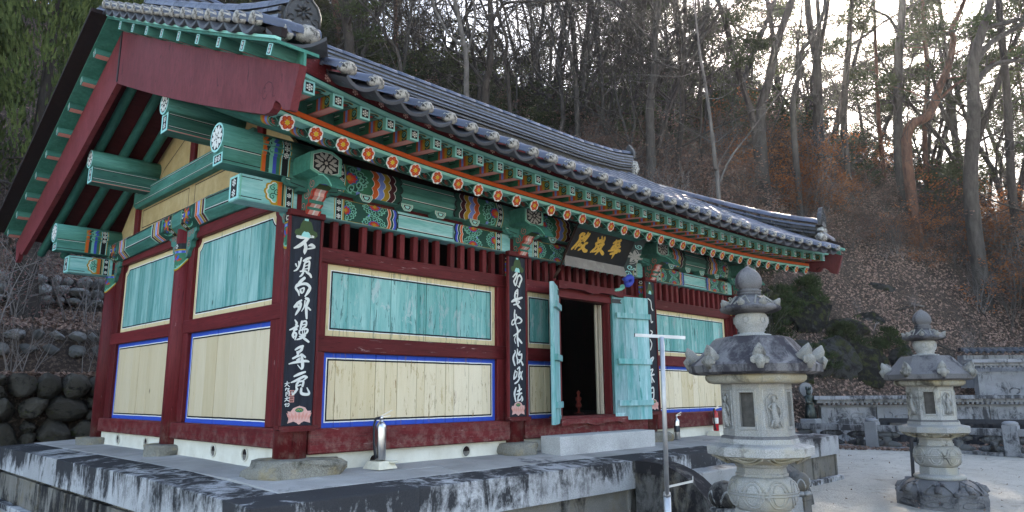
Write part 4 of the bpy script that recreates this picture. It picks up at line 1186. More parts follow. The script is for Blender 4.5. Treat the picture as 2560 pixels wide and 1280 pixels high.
# beam noses that pass the corner pillar on the gable side
for sx, x0 in ((-1, 0.0), (1, 8.3)):
    for (yc, tail) in ((0.0, 1), (5.2, -1)):
        xe = x0 + sx * 0.66
        o = part('tie_beam_nose', M['aqua_x'], min(x0 + sx * .1, xe), max(x0 + sx * .1, xe), yc - 0.10, yc + 0.10, 2.41, 2.645, bev=0.01)
        xe2 = x0 + sx * 0.84
        pr = [(-0.06, 2.675), (-0.10, 2.69), (-0.10, 2.83), (0.10, 2.83), (0.10, 2.675)]
        b = MB().box(min(x0 - sx * .05, xe2 - sx * .02), max(x0 - sx * .05, xe2 - sx * .02), yc - .10, yc + .10, 2.70, 2.86)
        o2 = b.build('purlin_support_nose', M['teal_x'], hall)
        b = MB().tube([(x0 - sx * .05, yc, 2.945), (xe2, yc, 2.945)], 0.135, 16)
        o3 = b.build('purlin_nose', M['teal_x'], hall)
        if sx < 0:
            yf = yc - 0.10
            P = Paint(lambda u, v, h: (u, yf - h, v))
            P.rect(-.655, -.45, 2.435, 2.443, 'black', 0); P.rect(-.655, -.45, 2.612, 2.62, 'black', 0)
            dot_band(P, -.235, -.145, 2.415, 2.64, 0, 3)
            P.rect(-.36, -.24, 2.415, 2.64, 'ochre', 0)
            P.scallop(-.32, 2.53, .115, 5, .12, 'ochre', 1, 1.0, math.pi / 2, 1.5 * math.pi)
            P.scallop(-.315, 2.53, .10, 5, .12, 'white', 2, 1.0, math.pi / 2, 1.5 * math.pi); P.scallop(-.31, 2.53, .092, 5, .12, 'mint', 3, 1.0, math.pi / 2, 1.5 * math.pi)
            for q in ((-.35, 2.57), (-.35, 2.49), (-.31, 2.53)): P.swirl(q[0], q[1], .032, .008, 'dgreen', 4, 1.2, 1.0)
            P.rect(-.3, -.265, 2.42, 2.635, 'orange', 4.5); P.rect(-.262, -.245, 2.42, 2.635, 'dgreen', 4.5)
            P.rect(-.655, -.64, 2.415, 2.64, 'mint', 0)
            P.build('painted_ornament', o)
            P = Paint(lambda u, v, h: (-0.66 - h, yc + u, v))
            P.rect(-.09, .09, 2.42, 2.635, 'aqua', 0); P.rect(-.06, .06, 2.44, 2.615, 'black', 1)
            for vv in (2.48, 2.575): P.dotflower(0, vv, .035, 2)
            P.build('painted_ornament', o)
            yg = yc - 0.10
            def cyl(u, v, h):
                if v < 2.86: return (u, yg - h, v)
                a = (v - 2.86) / 0.13 - 0.65
                return (u, yc - (0.135 + h) * math.cos(a), 2.945 + (0.135 + h) * math.sin(a))
            P = Paint(cyl)
            for (v0, v1) in ((2.703, 2.86), (2.862, 2.92), (2.92, 2.98), (2.98, 3.03)):
                P.rect(-.30, -.20, v0, v1, 'ochre', 0); P.rect(-.29, -.21, v0, v1, 'aqua', 1); P.rect(-.28, -.22, v0, v1, 'black', 2)
                P.dotflower(-.25, (v0 + v1) / 2, .026, 3)
                for ci, cc in enumerate(('orange', 'dgreen', 'mint', 'blue', 'green')):
                    sh = 0.018 * math.sin((v0 - 2.7) * 18)
                    P.poly([(-.47 + ci * .034 + sh, v0), (-.436 + ci * .034 + sh, v0), (-.436 + ci * .034 - sh, v1), (-.47 + ci * .034 - sh, v1)], cc, 1)
                P.line([(-.475, v0), (-.475, v1)], .009, 'ochre', 2)
            for vv in (2.75, 2.81, 2.9, 2.97): P.swirl(-.39, vv, .036, .009, 'mint', 4, 1.2, vv * 9)
            P.rect(-.82, -.48, 2.725, 2.733, 'black', 0); P.rect(-.82, -.48, 2.84, 2.846, 'white', 0); P.rect(-.82, -.48, 2.846, 2.855, 'black', 0)
            P.build('painted_ornament', o3)
        P = Paint(lambda u, v, h: (xe2 + sx * h, yc - sx * -u if sx > 0 else yc - u, v))
        if sx < 0: P = Paint(lambda u, v, h: (xe2 - h, yc - u, v))
        P.disc(0, 2.945, .134, 'aqua', 0, 18); P.disc(0, 2.945, .115, 'black', 1, 18)
        P.petals(0, 2.945, .035, .112, 10, .045, 'white', 2); P.petals(0, 2.945, .0, .06, 5, .03, 'white', 3, .3); P.disc(0, 2.945, .022, 'black', 4); P.disc(0, 2.945, .014, 'white', 5)
        P.build('painted_ornament', o3)
        xs_ = xe2 - sx * .02
        P = Paint(lambda u, v, h: (xs_ + sx * h, yc - u, v))
        P.rect(-.095, .095, 2.705, 2.80, 'aqua', 0); P.rect(-.07, .07, 2.72, 2.79, 'black', 1); P.dotflower(-.03, 2.755, .028, 2); P.dotflower(.03, 2.755, .028, 2)
        P.build('painted_ornament', o2)

# mid purlins passing the gable wall
for sx, x0 in ((-1, 0.0), (1, 8.3)):
    for yc in (1.38, 3.86):
        xe = x0 + sx * 0.84
        o = MB().tube([(x0 - sx * .05, yc, 3.68), (xe, yc, 3.68)], 0.12, 16).build('mid_purlin', M['teal_x'], hall)
        o2 = MB().box(min(x0, xe - sx * .02), max(x0, xe - sx * .02), yc - .09, yc + .09, 3.37, 3.58).build('mid_purlin_support', M['teal_x'], hall)
        if sx < 0:
            P = Paint(lambda u, v, h: (xe - h, yc - u, v))
            P.disc(0, 3.68, .12, 'aqua', 0, 18); P.disc(0, 3.68, .10, 'black', 1, 18); P.petals(0, 3.68, .03, .098, 9, .04, 'white', 2); P.disc(0, 3.68, .02, 'white', 3)
            P.build('painted_ornament', o)
            P = Paint(lambda u, v, h: (u, yc - .09 - h, v))
            for vv in (3.41, 3.54): P.rect(-.81, -.06, vv, vv + .008, 'black', 0); P.rect(-.81, -.06, vv + .008, vv + .013, 'white', 0)
            P.rect(-.82, -.02, 3.372, 3.382, 'pink', 0)
            P.build('painted_lines', o2)
            P = Paint(lambda u, v, h: (xe + .02 - h, yc - u, v))
            P.rect(-.085, .085, 3.375, 3.57, 'aqua', 0); P.rect(-.05, .05, 3.4, 3.55, 'black', 1); P.dotflower(0, 3.44, .03, 2); P.dotflower(0, 3.51, .03, 2)
            P.build('painted_ornament', o2)

# big crooked side beam
b = MB()
secs = []
for y, zc, k in ((-0.02, 2.80, 1), (1.0, 2.80, 1), (2.0, 2.815, 1), (2.64, 2.79, 1.0), (3.4, 2.78, 1.0), (4.4, 2.755, .98), (5.2, 2.75, .98)):
    n0 = len(b.v)
    pr = [(-.17, -.08), (-.17, .08), (-.09, .15), (.09, .15), (.15, .08), (.15, -.08), (.09, -.15), (-.09, -.15)]
    b.v += [(p[0] * k, y, zc + p[1] * k) for p in pr]; secs.append(n0)
for p, q in zip(secs, secs[1:]):
    for k in range(8): b.face((p + k, p + (k + 1) % 8, q + (k + 1) % 8, q + k))
b.face([secs[0] + k for k in range(8)][::-1]); b.face([secs[-1] + k for k in range(8)])
sb = b.build('side_beam', M['teal_y'], hall)
def zmid(y): return float(np.interp(y, [-0.02, 1, 2, 2.64, 3.4, 4.4, 5.2], [2.80, 2.80, 2.815, 2.79, 2.78, 2.755, 2.75]))
def fside(u, v, h):
    """u runs towards the viewer's right (-y); v in 0..1 wraps the lower, front and upper facet"""
    y = -u; zc = zmid(y)
    pts = [(-.09, -.15), (-.17, -.08), (-.17, .08), (-.09, .15)]
    s = min(2.999, max(0, v * 3)); i = int(s); f_ = s - i
    nx, nz = ((-.66, -.75), (-1, 0), (-.66, .75))[i]
    return (pts[i][0] + (pts[i + 1][0] - pts[i][0]) * f_ + nx * h, y, zc + pts[i][1] + (pts[i + 1][1] - pts[i][1]) * f_ + nz * h)
P = Paint(fside, 0.003)
def wrap(u0, u1, c, L=0, bow=0.0):
    n = 9
    for k in range(n):
        a0, a1 = k / n, (k + 1) / n
        d0, d1 = bow * math.sin(math.pi * a0), bow * math.sin(math.pi * a1)
        P.poly([(u0 + d0, a0), (u1 + d0, a0), (u1 + d1, a1), (u0 + d1, a1)], c, L)
for c0, sgn in ((0.0, -1), (2.64, 1), (2.64, -1), (5.2, 1)):
    # ornament starts at each pillar and runs to the middle of the bay; sgn is the direction in y taken negative
    def U(d): return -(c0 - sgn * d) if False else -(c0 + (-sgn) * d)
    for d0, d1, c, L in ((.14, .24, 'ochre', 0), (.15, .23, 'black', 1), (.24, .50, 'dgreen', 0), (.50, .56, 'orange', 1), (.56, .62, 'lblue', 1), (.62, .68, 'ochre', 1), (.68, .74, 'maroon', 1), (.74, .77, 'mint', 1)):
        a, c_ = sorted((U(d0), U(d1)))
        wrap(a, c_, c, L, 0.05 * (1 if U(.5) > U(.2) else -1) * (1 if d0 >= .24 else 0))
    for d in (.5, .56, .62, .68, .74):
        wrap(U(d) - .004, U(d) + .004, 'white', 2, 0.05 * (1 if U(.5) > U(.2) else -1))
    for kk in range(4): P.dotflower(U(.19), 0.14 + .24 * kk, .03, 2) if False else None
    for vv in (.2, .5, .8):
        for k in range(6):
            a = k * math.pi / 3
            P.poly([(U(.19) + .022 * math.cos(a) + .011 * math.cos(q), vv + (.022 * math.sin(a) + .011 * math.sin(q)) * 2.4) for q in (0, 1.57, 3.14, 4.71)], 'white', 2)
    cu = U(.30)
    P.poly([(cu + .16 * math.cos(q) , .5 + .42 * math.sin(q)) for q in [2 * math.pi * k / 16 for k in range(16)]], 'mint', 2, False)
    P.poly([(cu + .14 * math.cos(q) , .5 + .38 * math.sin(q)) for q in [2 * math.pi * k / 16 for k in range(16)]], 'green', 3, False)
    for k in range(8):
        a = 2 * math.pi * k / 8
        P.poly([(cu + .09 * math.cos(a + e) * q, .5 + .26 * math.sin(a + e) * q) for e, q in ((-.5, .3), (-.25, .8), (0, 1.15), (.25, .8), (.5, .3))], 'red' if k % 2 else 'blue', 4 + .2 * (k % 2), False)
    P.poly([(cu + .035 * math.cos(q) , .5 + .1 * math.sin(q)) for q in [2 * math.pi * k / 8 for k in range(8)]], 'ochre', 6, False)
for y0, y1 in ((.80, 1.85), (3.42, 4.42)):
    for vv in (.36, .64):
        for k in range(5):
            a, c_ = -(y0 + (y1 - y0) * (k + 1) / 5), -(y0 + (y1 - y0) * k / 5)
            P.poly([(a, vv), (c_, vv), (c_, vv + .03), (a, vv + .03)], 'black', 0); P.poly([(a, vv + .03), (c_, vv + .03), (c_, vv + .045), (a, vv + .045)], 'white', 0)
P.build('painted_ornament', sb)

# gable wall above the side beam: cream boards, upper beam, posts
def roof_under(y):
    """underside of the rafters at gable"""
    d = min(y + 1.3, 6.5 - y)
    return 2.72 + 0.395 * d + 0.006 * d * d
pts = [(y, roof_under(y) + 0.1) for y in (0.0, 0.7, 1.4, 2.1, 2.62, 3.1, 3.8, 4.5, 5.2)]
poly = [(0.0, 2.9)] + [(0.0, 3.0)] + pts[1:-1] + [(5.2, 3.0), (5.2, 2.85)]
gb = MB().prism([(p[0], p[1]) for p in poly], lambda u, v: (0.03, u, v), lambda u, v: (-0.02, u, v)).build('gable_infill', M['cream'], hall)
MB().box(-0.13, 0.05, 0.9, 4.4, 3.26, 3.50, 0, 0.03).build('upper_cross_beam', M['teal_y'], hall)
for y0, y1 in ((0.78, 0.92), (4.36, 4.5)):
    part('gable_post', M['red_v'], -0.06, 0.03, y0, y1, 2.92, roof_under((y0 + y1) / 2) + .1)
part('gable_post', M['red_v'], -0.06, 0.03, 2.56, 2.70, 3.5, 4.5)
P = Paint(lambda u, v, h: (-0.02 - h, -u, v))
for (a, c_) in (((.98, 2.55)), ((2.72, 4.3))):
    for v in (2.985, 3.225): P.rect(-c_, -a, v, v + .012, 'black', 0)
    P.rect(-c_, -c_ + .012, 2.985, 3.235, 'black', .2); P.rect(-a - .012, -a, 2.985, 3.235, 'black', .2)
for sg in (1, -1):
    q = [(2.62 - sg * 1.18, 3.56), (2.62 - sg * .12, 3.56), (2.62 - sg * .12, 4.02), (2.62 - sg * 1.0, 3.68)]
    P.line([(-p[0], p[1]) for p in q], .014, 'black', 0, True)
P.build('painted_lines', gb)
P = Paint(lambda u, v, h: (-0.13 - h, -u, v))
for v in (3.30, 3.44): P.rect(-4.3, -1.0, v, v + .009, 'black', 0); P.rect(-4.3, -1.0, v + .009, v + .014, 'white', 0)
P.build('painted_lines', gb)

# ------------------------------------------------------------------ bracket sets at the pillar heads
def swirl_shape(P, cu, cv, r, L, d=1, ph=0.0):
    P.swirl(cu, cv, r, r * .3, 'black', L, 1.35, ph, d); P.swirl(cu, cv, r, r * .14, 'pink', L + 1, 1.35, ph, d)


M['teal_dark2'] = wood('green_bracket_paint', (0.03, 0.14, 0.105), (0.06, 0.22, 0.17), (1, 1, 1), 0.55)


def bracket(x, y, ang, hex_on=True):
    """wing shaped arm, bearing block, projecting beam head with a white lotus plate; built facing -y then turned"""
    root = MB().box(-.19, .19, -.21, .1, 2.60, 2.635).box(-.15, .15, -.18, .1, 2.56, 2.6).mesh('bracket', M['teal_x'])
    ro = link('bracket', root, hall, loc=(x, y, 0), rot=(0, 0, ang))
    kids = []
    # arm profile in (out, z)
    pr = [(.10, 2.36), (.20, 2.365), (.235, 2.40), (.225, 2.43), (.265, 2.455), (.26, 2.49), (.30, 2.515), (.305, 2.55), (.34, 2.575), (.42, 2.60), (.52, 2.575), (.63, 2.52), (.64, 2.54), (.575, 2.62), (.48, 2.685), (.37, 2.715), (.24, 2.70), (.10, 2.67)]
    arm = MB().prism(pr, lambda u, v: (-.07, -u, v), lambda u, v: (.07, -u, v)).build('wing_arm', M['teal_dark2'], ro)
    for s in (-1, 1):
        P = Paint(lambda u, v, h: (s * (.07 + h), -u * (1) , v) if True else None)
        P = Paint((lambda u, v, h: (-.07 - h, u, v)) if s < 0 else (lambda u, v, h: (.07 + h, -u, v)))
        q = 1 if s > 0 else -1
        # keep orientation outward by mirroring u
        for (cu, cv, r, d, ph) in ((.15, 2.44, .05, 1, 0), (.20, 2.54, .055, -1, 2), (.30, 2.63, .05, 1, 1), (.14, 2.62, .045, -1, 0)):
            swirl_shape(P, (cu if s > 0 else -cu), cv, r, 0, d * q, ph)
        edge = [(.20, 2.37), (.232, 2.40), (.222, 2.43), (.262, 2.455), (.257, 2.49), (.297, 2.515), (.302, 2.55), (.337, 2.575)]
        P.line([((u - .012) * (1 if s > 0 else -1), v) for u, v in edge], .02, 'red', 2)
        P.line([((u) * (1 if s > 0 else -1), v) for u, v in [(.37, 2.70), (.48, 2.67), (.57, 2.605), (.63, 2.535)]], .012, 'mint', 2)
        P.build('painted_ornament', arm)
    # pink scalloped underside
    edge = [(.115, 2.36), (.20, 2.365), (.235, 2.40), (.225, 2.43), (.265, 2.455), (.26, 2.49), (.30, 2.515), (.305, 2.55), (.34, 2.575)]
    b = MB()
    for i in range(len(edge) - 1):
        (u0, v0), (u1, v1) = edge[i], edge[i + 1]
        dx, dz = u1 - u0, v1 - v0; L_ = math.hypot(dx, dz); nx, nz = dz / L_ * .003, -dx / L_ * .003
        for (w0, w1, c) in ((-.07, -.05, 'red'), (-.05, -.008, 'pink'), (-.008, .008, 'white'), (.008, .05, 'lpink'), (.05, .07, 'red')):
            if nz > 0: nx, nz = -nx, -nz
            b.quad((w0, -(u0 + nx), v0 + nz), (w1, -(u0 + nx), v0 + nz), (w1, -(u1 + nx), v1 + nz), (w0, -(u1 + nx), v1 + nz), PAL[c])
    for (u0, v0, u1, v1, c) in ((.34, 2.575, .42, 2.60, 'olive'), (.42, 2.60, .52, 2.575, 'blue'), (.52, 2.575, .63, 2.52, 'grey')):
        b.quad((-.068, -u0, v0 - .003), (.068, -u0, v0 - .003), (.068, -u1, v1 - .003), (-.068, -u1, v1 - .003), PAL[c])
    b.build('painted_underside', PALM, ro)
    # flat capital arms to both sides
    pr2 = [(-.30, 2.665), (-.30, 2.63), (-.25, 2.59), (-.16, 2.59), (-.16, 2.56), (.16, 2.56), (.16, 2.59), (.25, 2.59), (.30, 2.63), (.30, 2.665)]
    a2 = MB().prism(pr2, lambda u, v: (u, -.155, v), lambda u, v: (u, -.215, v)).build('cross_arm', M['teal_x'], ro)
    P = Paint(lambda u, v, h: (u, -.215 - h, v))
    P.line([(-.29, 2.655), (-.24, 2.655), (-.24, 2.62), (-.1, 2.6)], .008, 'black', 0); P.line([(-.285, 2.645), (-.25, 2.645)], .006, 'white', 0)
    P.line([(.29, 2.655), (.24, 2.655), (.24, 2.62), (.1, 2.6)], .008, 'black', 0); P.line([(.285, 2.645), (.25, 2.645)], .006, 'white', 0)
    P.build('painted_lines', a2)
    if hex_on:
        hx = [(-.165, 2.72), (-.165, 2.885), (-.06, 2.935), (.06, 2.935), (.165, 2.885), (.165, 2.72), (.07, 2.685), (-.07, 2.685)]
        hb = MB().prism(hx[::-1], lambda u, v: (u, -.06, v), lambda u, v: (u, -.40, v)).build('beam_head', M['teal_dark2'], ro)
        P = Paint(lambda u, v, h: (u, -.40 - h, v))
        sc = lambda k: [(p[0] * k, 2.81 + (p[1] - 2.81) * k) for p in hx[::-1]]
        P.poly(sc(.97), 'mint', 0); P.poly(sc(.80), 'white', 1); P.poly(sc(.77), 'black', 2)
        P.petals(0, 2.81, .06, .125, 12, .036, 'grey', 3, 0, sy=.85); P.petals(0, 2.81, .03, .085, 8, .032, 'grey', 4, .25, sy=.9)
        P.disc(0, 2.81, .026, 'black', 5); P.disc(0, 2.81, .018, 'grey', 6)
        P.build('painted_ornament', hb)
    return ro


for i, x in enumerate(PX): bracket(x, 0.0, 0.0)
# painted cloud brackets and apron at pillar tops of the gable and front
def pillar_apron(x, y, axis, z1):
    """painted skirt wrapped round the pillar just under the beam"""
    b = Paint(lambda u, v, h: (x + (PR * .985 + h) * math.cos(u), y + (PR * .985 + h) * math.sin(u), v), 0.003, 0.0008)
    a0 = R_(135) if axis == 'y' else R_(205)
    a0, a1 = (R_(120), R_(250)) if axis == 'y' else (R_(180), R_(245))
    N = 8
    for k in range(N):
        u0 = a0 + (a1 - a0) * k / N; u1 = a0 + (a1 - a0) * (k + 1) / N
        t0, t1 = k / N, (k + 1) / N
        low = lambda t: z1 - .20 - .13 * math.sin(math.pi * min(1, max(0, t)))
        b.poly([(u0, low(t0)), (u1, low(t1)), (u1, z1 - .07), (u0, z1 - .07)], 'green', 0)
        b.poly([(u0, low(t0)), (u1, low(t1)), (u1, low(t1) + .022), (u0, low(t0) + .022)], 'ochre', 1)
        b.poly([(u0, low(t0) + .022), (u1, low(t1) + .022), (u1, low(t1) + .036), (u0, low(t0) + .036)], 'mint', 1)
        b.poly([(u0, z1 - .07), (u1, z1 - .07), (u1, z1), (u0, z1)], 'black', 0)
        b.poly([(u0, z1 - .085), (u1, z1 - .085), (u1, z1 - .07), (u0, z1 - .07)], 'ochre', 1)
        b.poly([(u0, z1 - .115), (u1, z1 - .115), (u1, z1 - .09), (u0, z1 - .09)], ('blue', 'lblue')[k % 2], 1)
    am = (a0 + a1) / 2
    for k in range(6):
        a = k * math.pi / 3
        b.poly([(am + (.02 * math.cos(a) + .011 * math.cos(q)) / PR, z1 - .035 + .02 * math.sin(a) + .011 * math.sin(q)) for q in (0, 1.57, 3.14, 4.71)], 'white', 2)
    for k in range(5):
        a = math.pi * (k + .5) / 5
        b.poly([(am + .09 * math.cos(a + e) * q / PR, z1 - .215 + .085 * math.sin(a + e) * q) for e, q in ((-.4, .3), (-.2, .8), (0, 1.1), (.2, .8), (.4, .3))], 'red' if k % 2 == 0 else 'blue', 2, False)
    for s in (-1, 1):
        b.line([(am + s * .06 / PR, z1 - .26), (am + s * .035 / PR, z1 - .29), (am + s * .015 / PR, z1 - .26)], .014, 'mint', 3)
    b.build('pillar_apron', hall)


for y in PY: pillar_apron(0.0, y, 'y', 2.5 if y else 2.38)
for x in PX[1:]: pillar_apron(x, 0.0, 'x', 2.36)
# cloud shaped corner braces on the gable bays
for (y, s) in ((0.0, 1), (2.64, -1), (2.64, 1), (5.2, -1)):
    y0 = y + s * .14
    pr = [(0, 2.66), (.27, 2.66), (.27, 2.61), (.21, 2.59), (.2, 2.53), (.14, 2.51), (.13, 2.44), (.075, 2.40), (.05, 2.34), (0, 2.32)]
    q = [(y0 + s * u, v) for u, v in pr]
    o = MB().prism(q, lambda u, v: (-.03, u, v), lambda u, v: (-.085, u, v)).build('cloud_brace', M['teal_y'], hall)
    P = Paint(lambda u, v, h: (-.085 - h, -u, v))
    for (cu, cv, r, d) in ((.06, 2.60, .045, 1), (.16, 2.615, .04, -1), (.07, 2.48, .045, -1), (.03, 2.39, .03, 1)):
        swirl_shape(P, -(y0 + s * cu), cv, r, 0, d * s, 1.0)
    P.build('painted_ornament', o)

# ------------------------------------------------------------------ eaves
NR = 36
RX = [-0.74 + 9.88 * i / (NR - 1) for i in range(NR)]
def tt(x): return (x - XC) / 4.94
def yo(x): return -0.25 * max(0.0, (abs(tt(x)) - 0.5) / 0.5) ** 2
def raf_end(x): return (-0.80 + yo(x), 2.772 + 0.045 * tt(x) ** 2)
def fly_end(x): return (-1.12 + yo(x), 2.935 + 0.07 * tt(x) ** 2)
def cap_end(x): return (-1.45 + yo(x), 3.036 + 0.06 * tt(x) ** 2)
def raf_z(x, y, rear=False):
    e = raf_end(x); yy = (5.24 - y) if rear else y
    d = yy - e[0]
    return e[1] + 0.40 * d + 0.011 * d * d
YC = 2.62

# round rafters
def round_rafter(x, full, rear=False):
    e = raf_end(x); L = []
    ys = [e[0], e[0] + .02, e[0] + .20, e[0] + .225, e[0] + .265, e[0] + .305, e[0] + .34, 0.1, 0.6]
    cols = ['mint', 'dgreen', 'ochre', 'lblue', 'orange', 'ochre', 'green', 'green']
    if full: ys += [1.3, 2.0, YC]; cols += ['green'] * 3
    pts = [(x, (5.24 - y) if rear else y, raf_z(x, y)) for y in ys]
    plain = full and rear
    b = MB()
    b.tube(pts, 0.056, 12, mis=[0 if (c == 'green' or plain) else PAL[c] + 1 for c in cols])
    return b.build('round_rafter', [M['teal_dark']] + PALM, hall)


for i, x in enumerate(RX):
    full = x < 0.05
    o = round_rafter(x, full)
    e = raf_end(x)
    d = Vector((0, -1, -0.41)).normalized(); up = Vector((0, -.41, 1)).normalized()
    P = Paint(lambda u, v, h: tuple(Vector((x, e[0], e[1])) + Vector((u, 0, 0)) + up * v + d * h), 0.004, 0.002)
    P.scallop(0, 0, .067, 8, .12, 'white', 0)
    P.disc(0, 0, .062, 'black', 1, 12) if False else None
    P.petals(0, 0, .012, .058, 6, .044, 'red', 1, .3); P.petals(0, 0, .018, .048, 6, .022, 'orange', 2, .3)
    P.disc(0, 0, .02, 'yellow', 3, 8)
    P.build('painted_flower', o)
    if i % 1 == 0:
        # small red lotus on the side seen from the corner
        def fs(u, v, h):
            a = math.pi + v
            y = e[0] + u
            return (x + (0.056 + h) * math.cos(a), y, raf_z(x, y) + (0.056 + h) * math.sin(a))
        P = Paint(fs, 0.003, 0.001)
        P.poly([(.11 + .085 * math.cos(q), .35 + .75 * math.sin(q)) for q in [2 * math.pi * k / 12 for k in range(12)]], 'mint', 0, False)
        P.poly([(.11 + .072 * math.cos(q), .35 + .62 * math.sin(q)) for q in [2 * math.pi * k / 12 for k in range(12)]], 'dgreen', 1, False)
        for k in range(4):
            a = -.9 + .6 * k
            P.poly([(.155 - .08 * q * math.cos(a + e2 * .5), .35 + .62 * q * math.sin(a + e2 * .5)) for e2, q in ((-.4, .3), (-.25, .75), (0, 1), (.25, .75), (.4, .3))], 'red', 2 + .1 * k, False)
        P.build('painted_lotus', o)
for x in [q for q in RX if q < 0.05]: round_rafter(x, True, True)


def strip(name, mat, fy, fz_, w, h, x0=-0.86, x1=9.26, n=40, paint=None, par=None):
    """board following the curved eave; fy/fz give its outer lower edge"""
    b = MB()
    xs = [x0 + (x1 - x0) * k / n for k in range(n + 1)]
    for x in xs:
        y, z = fy(x), fz_(x)
        b.v += [(x, y, z), (x, y + w, z), (x, y + w, z + h), (x, y, z + h)]
    for k in range(n):
        p = 4 * k; q = p + 4
        for a in range(4): b.face((p + a, p + (a + 1) % 4, q + (a + 1) % 4, q + a)[::-1])
    b.face((0, 1, 2, 3)); e = 4 * n; b.face((e + 3, e + 2, e + 1, e))
    return b.build(name, mat, par or hall)


RE = lambda x: raf_end(x)
M['orange_p'] = paint('orange_eave_paint', (0.50, 0.085, 0.018))
M['mint_p'] = paint('mint_eave_paint', (0.22, 0.50, 0.43))
M['black_p'] = paint('black_line_paint', (0.012, 0.013, 0.016))
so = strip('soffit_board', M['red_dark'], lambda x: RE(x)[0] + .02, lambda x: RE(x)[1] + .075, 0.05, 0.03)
# soffit surface over the rafters (front, and whole slope at both overhangs)
def soffit(x0, x1, ys, rear, name, mat, dz):
    b = MB(); n = max(2, int((x1 - x0) / 0.3))
    xs = [x0 + (x1 - x0) * k / n for k in range(n + 1)]
    for x in xs:
        for y in ys:
            b.v.append((x, (5.24 - y) if rear else y, raf_z(x, y) + dz))
    m = len(ys)
    for k in range(n):
        for j in range(m - 1):
            b.face((k * m + j, (k + 1) * m + j, (k + 1) * m + j + 1, k * m + j + 1))
    return b.build(name, mat, hall)


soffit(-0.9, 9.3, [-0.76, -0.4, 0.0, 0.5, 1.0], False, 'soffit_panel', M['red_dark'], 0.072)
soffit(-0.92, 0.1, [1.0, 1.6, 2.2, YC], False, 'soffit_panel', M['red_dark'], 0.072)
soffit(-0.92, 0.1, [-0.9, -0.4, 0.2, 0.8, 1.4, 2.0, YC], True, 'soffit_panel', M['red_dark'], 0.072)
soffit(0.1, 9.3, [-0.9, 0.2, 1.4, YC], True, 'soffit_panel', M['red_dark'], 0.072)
strip('eave_batten', M['mint_p'], lambda x: RE(x)[0] + .012, lambda x: RE(x)[1] + .053, 0.11, 0.030)
strip('eave_batten', M['black_p'], lambda x: RE(x)[0] + .016, lambda x: RE(x)[1] + .0835, 0.11, 0.010)
strip('eave_batten', M['orange_p'], lambda x: RE(x)[0] + .010, lambda x: RE(x)[1] + .094, 0.11, 0.042)

# square flying rafters
def fly_mesh():
    """unit flying rafter along +Y from its outer end at the origin; painted bands near the end"""
    b = MB()
    w, h = 0.047, 0.052
    ys = [0, .05, .12, .155, .19, .22, .25, .29, .5]
    side = ['mint', 'dgreen', 'ochre', 'orange', 'lblue', 'orange', 'green', 'green']
    zt = lambda y: -0.05 * (y / .5) ** 1.5 * 0 + y * 0.10
    for y in ys:
        b.v += [(-w, y, -h + zt(y)), (w, y, -h + zt(y)), (w, y, h + zt(y)), (-w, y, h + zt(y))]
    for i, c in enumerate(side):
        p = 4 * i; q = p + 4
        b.face((p + 1, p, q, q + 1), PAL['pink'] if i > 0 else PAL['mint'])          # bottom
        b.face((p + 2, p + 1, q + 1, q + 2), PAL[c]); b.face((p, p + 3, q + 3, q), PAL[c])
        b.face((p + 3, p + 2, q + 2, q + 3), PAL['green'])
    b.face((0, 1, 2, 3), PAL['aqua'])
    # red edge lines of the underside, lifted a little
    for s in (-1, 1):
        for i in range(1, len(ys) - 1):
            y0, y1 = ys[i], ys[i + 1]
            b.quad((s * w * 1.0, y0, -h + zt(y0) - .0015), (s * w * .84, y0, -h + zt(y0) - .0015), (s * w * .84, y1, -h + zt(y1) - .0015), (s * w * 1.0, y1, -h + zt(y1) - .0015), PAL['red'])
    me = b.mesh('flying_rafter', PALM)
    P = Paint(lambda u, v, h_: (u, -h_, v), 0.002, 0.001)
    P.rect(-.031, .031, -.036, .036, 'black', 0); P.dotflower(0, 0, .028, 1); 
    for k in range(0): pass
    ends = P.b.mesh('painted_end', PALM)
    P = Paint(lambda u, v, h_: (-w - h_, -u, v + (-u) * .1), 0.002, 0.001)
    P.scallop(-.085, 0, .045, 6, .12, 'ochre', 0); P.scallop(-.085, 0, .038, 6, .12, 'dgreen', 1)
    P.swirl(-.085, 0, .026, .007, 'mint', 2)
    P.rect(-.5, -.31, -.01, -.002, 'black', 0); P.rect(-.5, -.31, .02, .028, 'white', 0)
    sides = P.b.mesh('painted_scroll', PALM)
    return me, ends, sides


fm, fe, fs_ = fly_mesh()
for x in RX:
    e = fly_end(x)
    o = link('flying_rafter', fm, hall, loc=(x, e[0], e[1]))
    link('painted_end', fe, o); link('painted_scroll', fs_, o)
FE = lambda x: fly_end(x)
# boards over the flying rafters with painted eyes between them
b = MB(); n = 72
xs = [-0.86 + 10.12 * k / n for k in range(n + 1)]
for x in xs:
    y, z = FE(x)
    for d in (0.0, 0.25, 0.5): b.v.append((x, y + d, z + .053 + d * .10))
for k in range(n):
    for j in range(2): b.face((3 * k + j, 3 * k + 3 + j, 3 * k + 4 + j, 3 * k + 1 + j))
gp = b.build('eave_soffit', M['teal_x'], hall)
P = Paint(lambda u, v, h: (u, v, 0), 0.002, 0.001)
for a, c in zip(RX, RX[1:]):
    xm = (a + c) / 2; y, z = FE(xm)
    P.f = lambda u, v, h: (u, y + v, z + .05 + v * .10 - h)
    for rx, ry, col, l in ((.075, .10, 'ochre', 0), (.068, .092, 'dgreen', 1), (.05, .07, 'mint', 2), (.044, .06, 'dgreen', 3), (.03, .035, 'red', 4)):
        P.poly([(xm + rx * math.cos(q), .13 + ry * math.sin(q)) for q in [-2 * math.pi * k / 12 for k in range(12)]], col, l, False)
P.build('painted_ornament', gp)
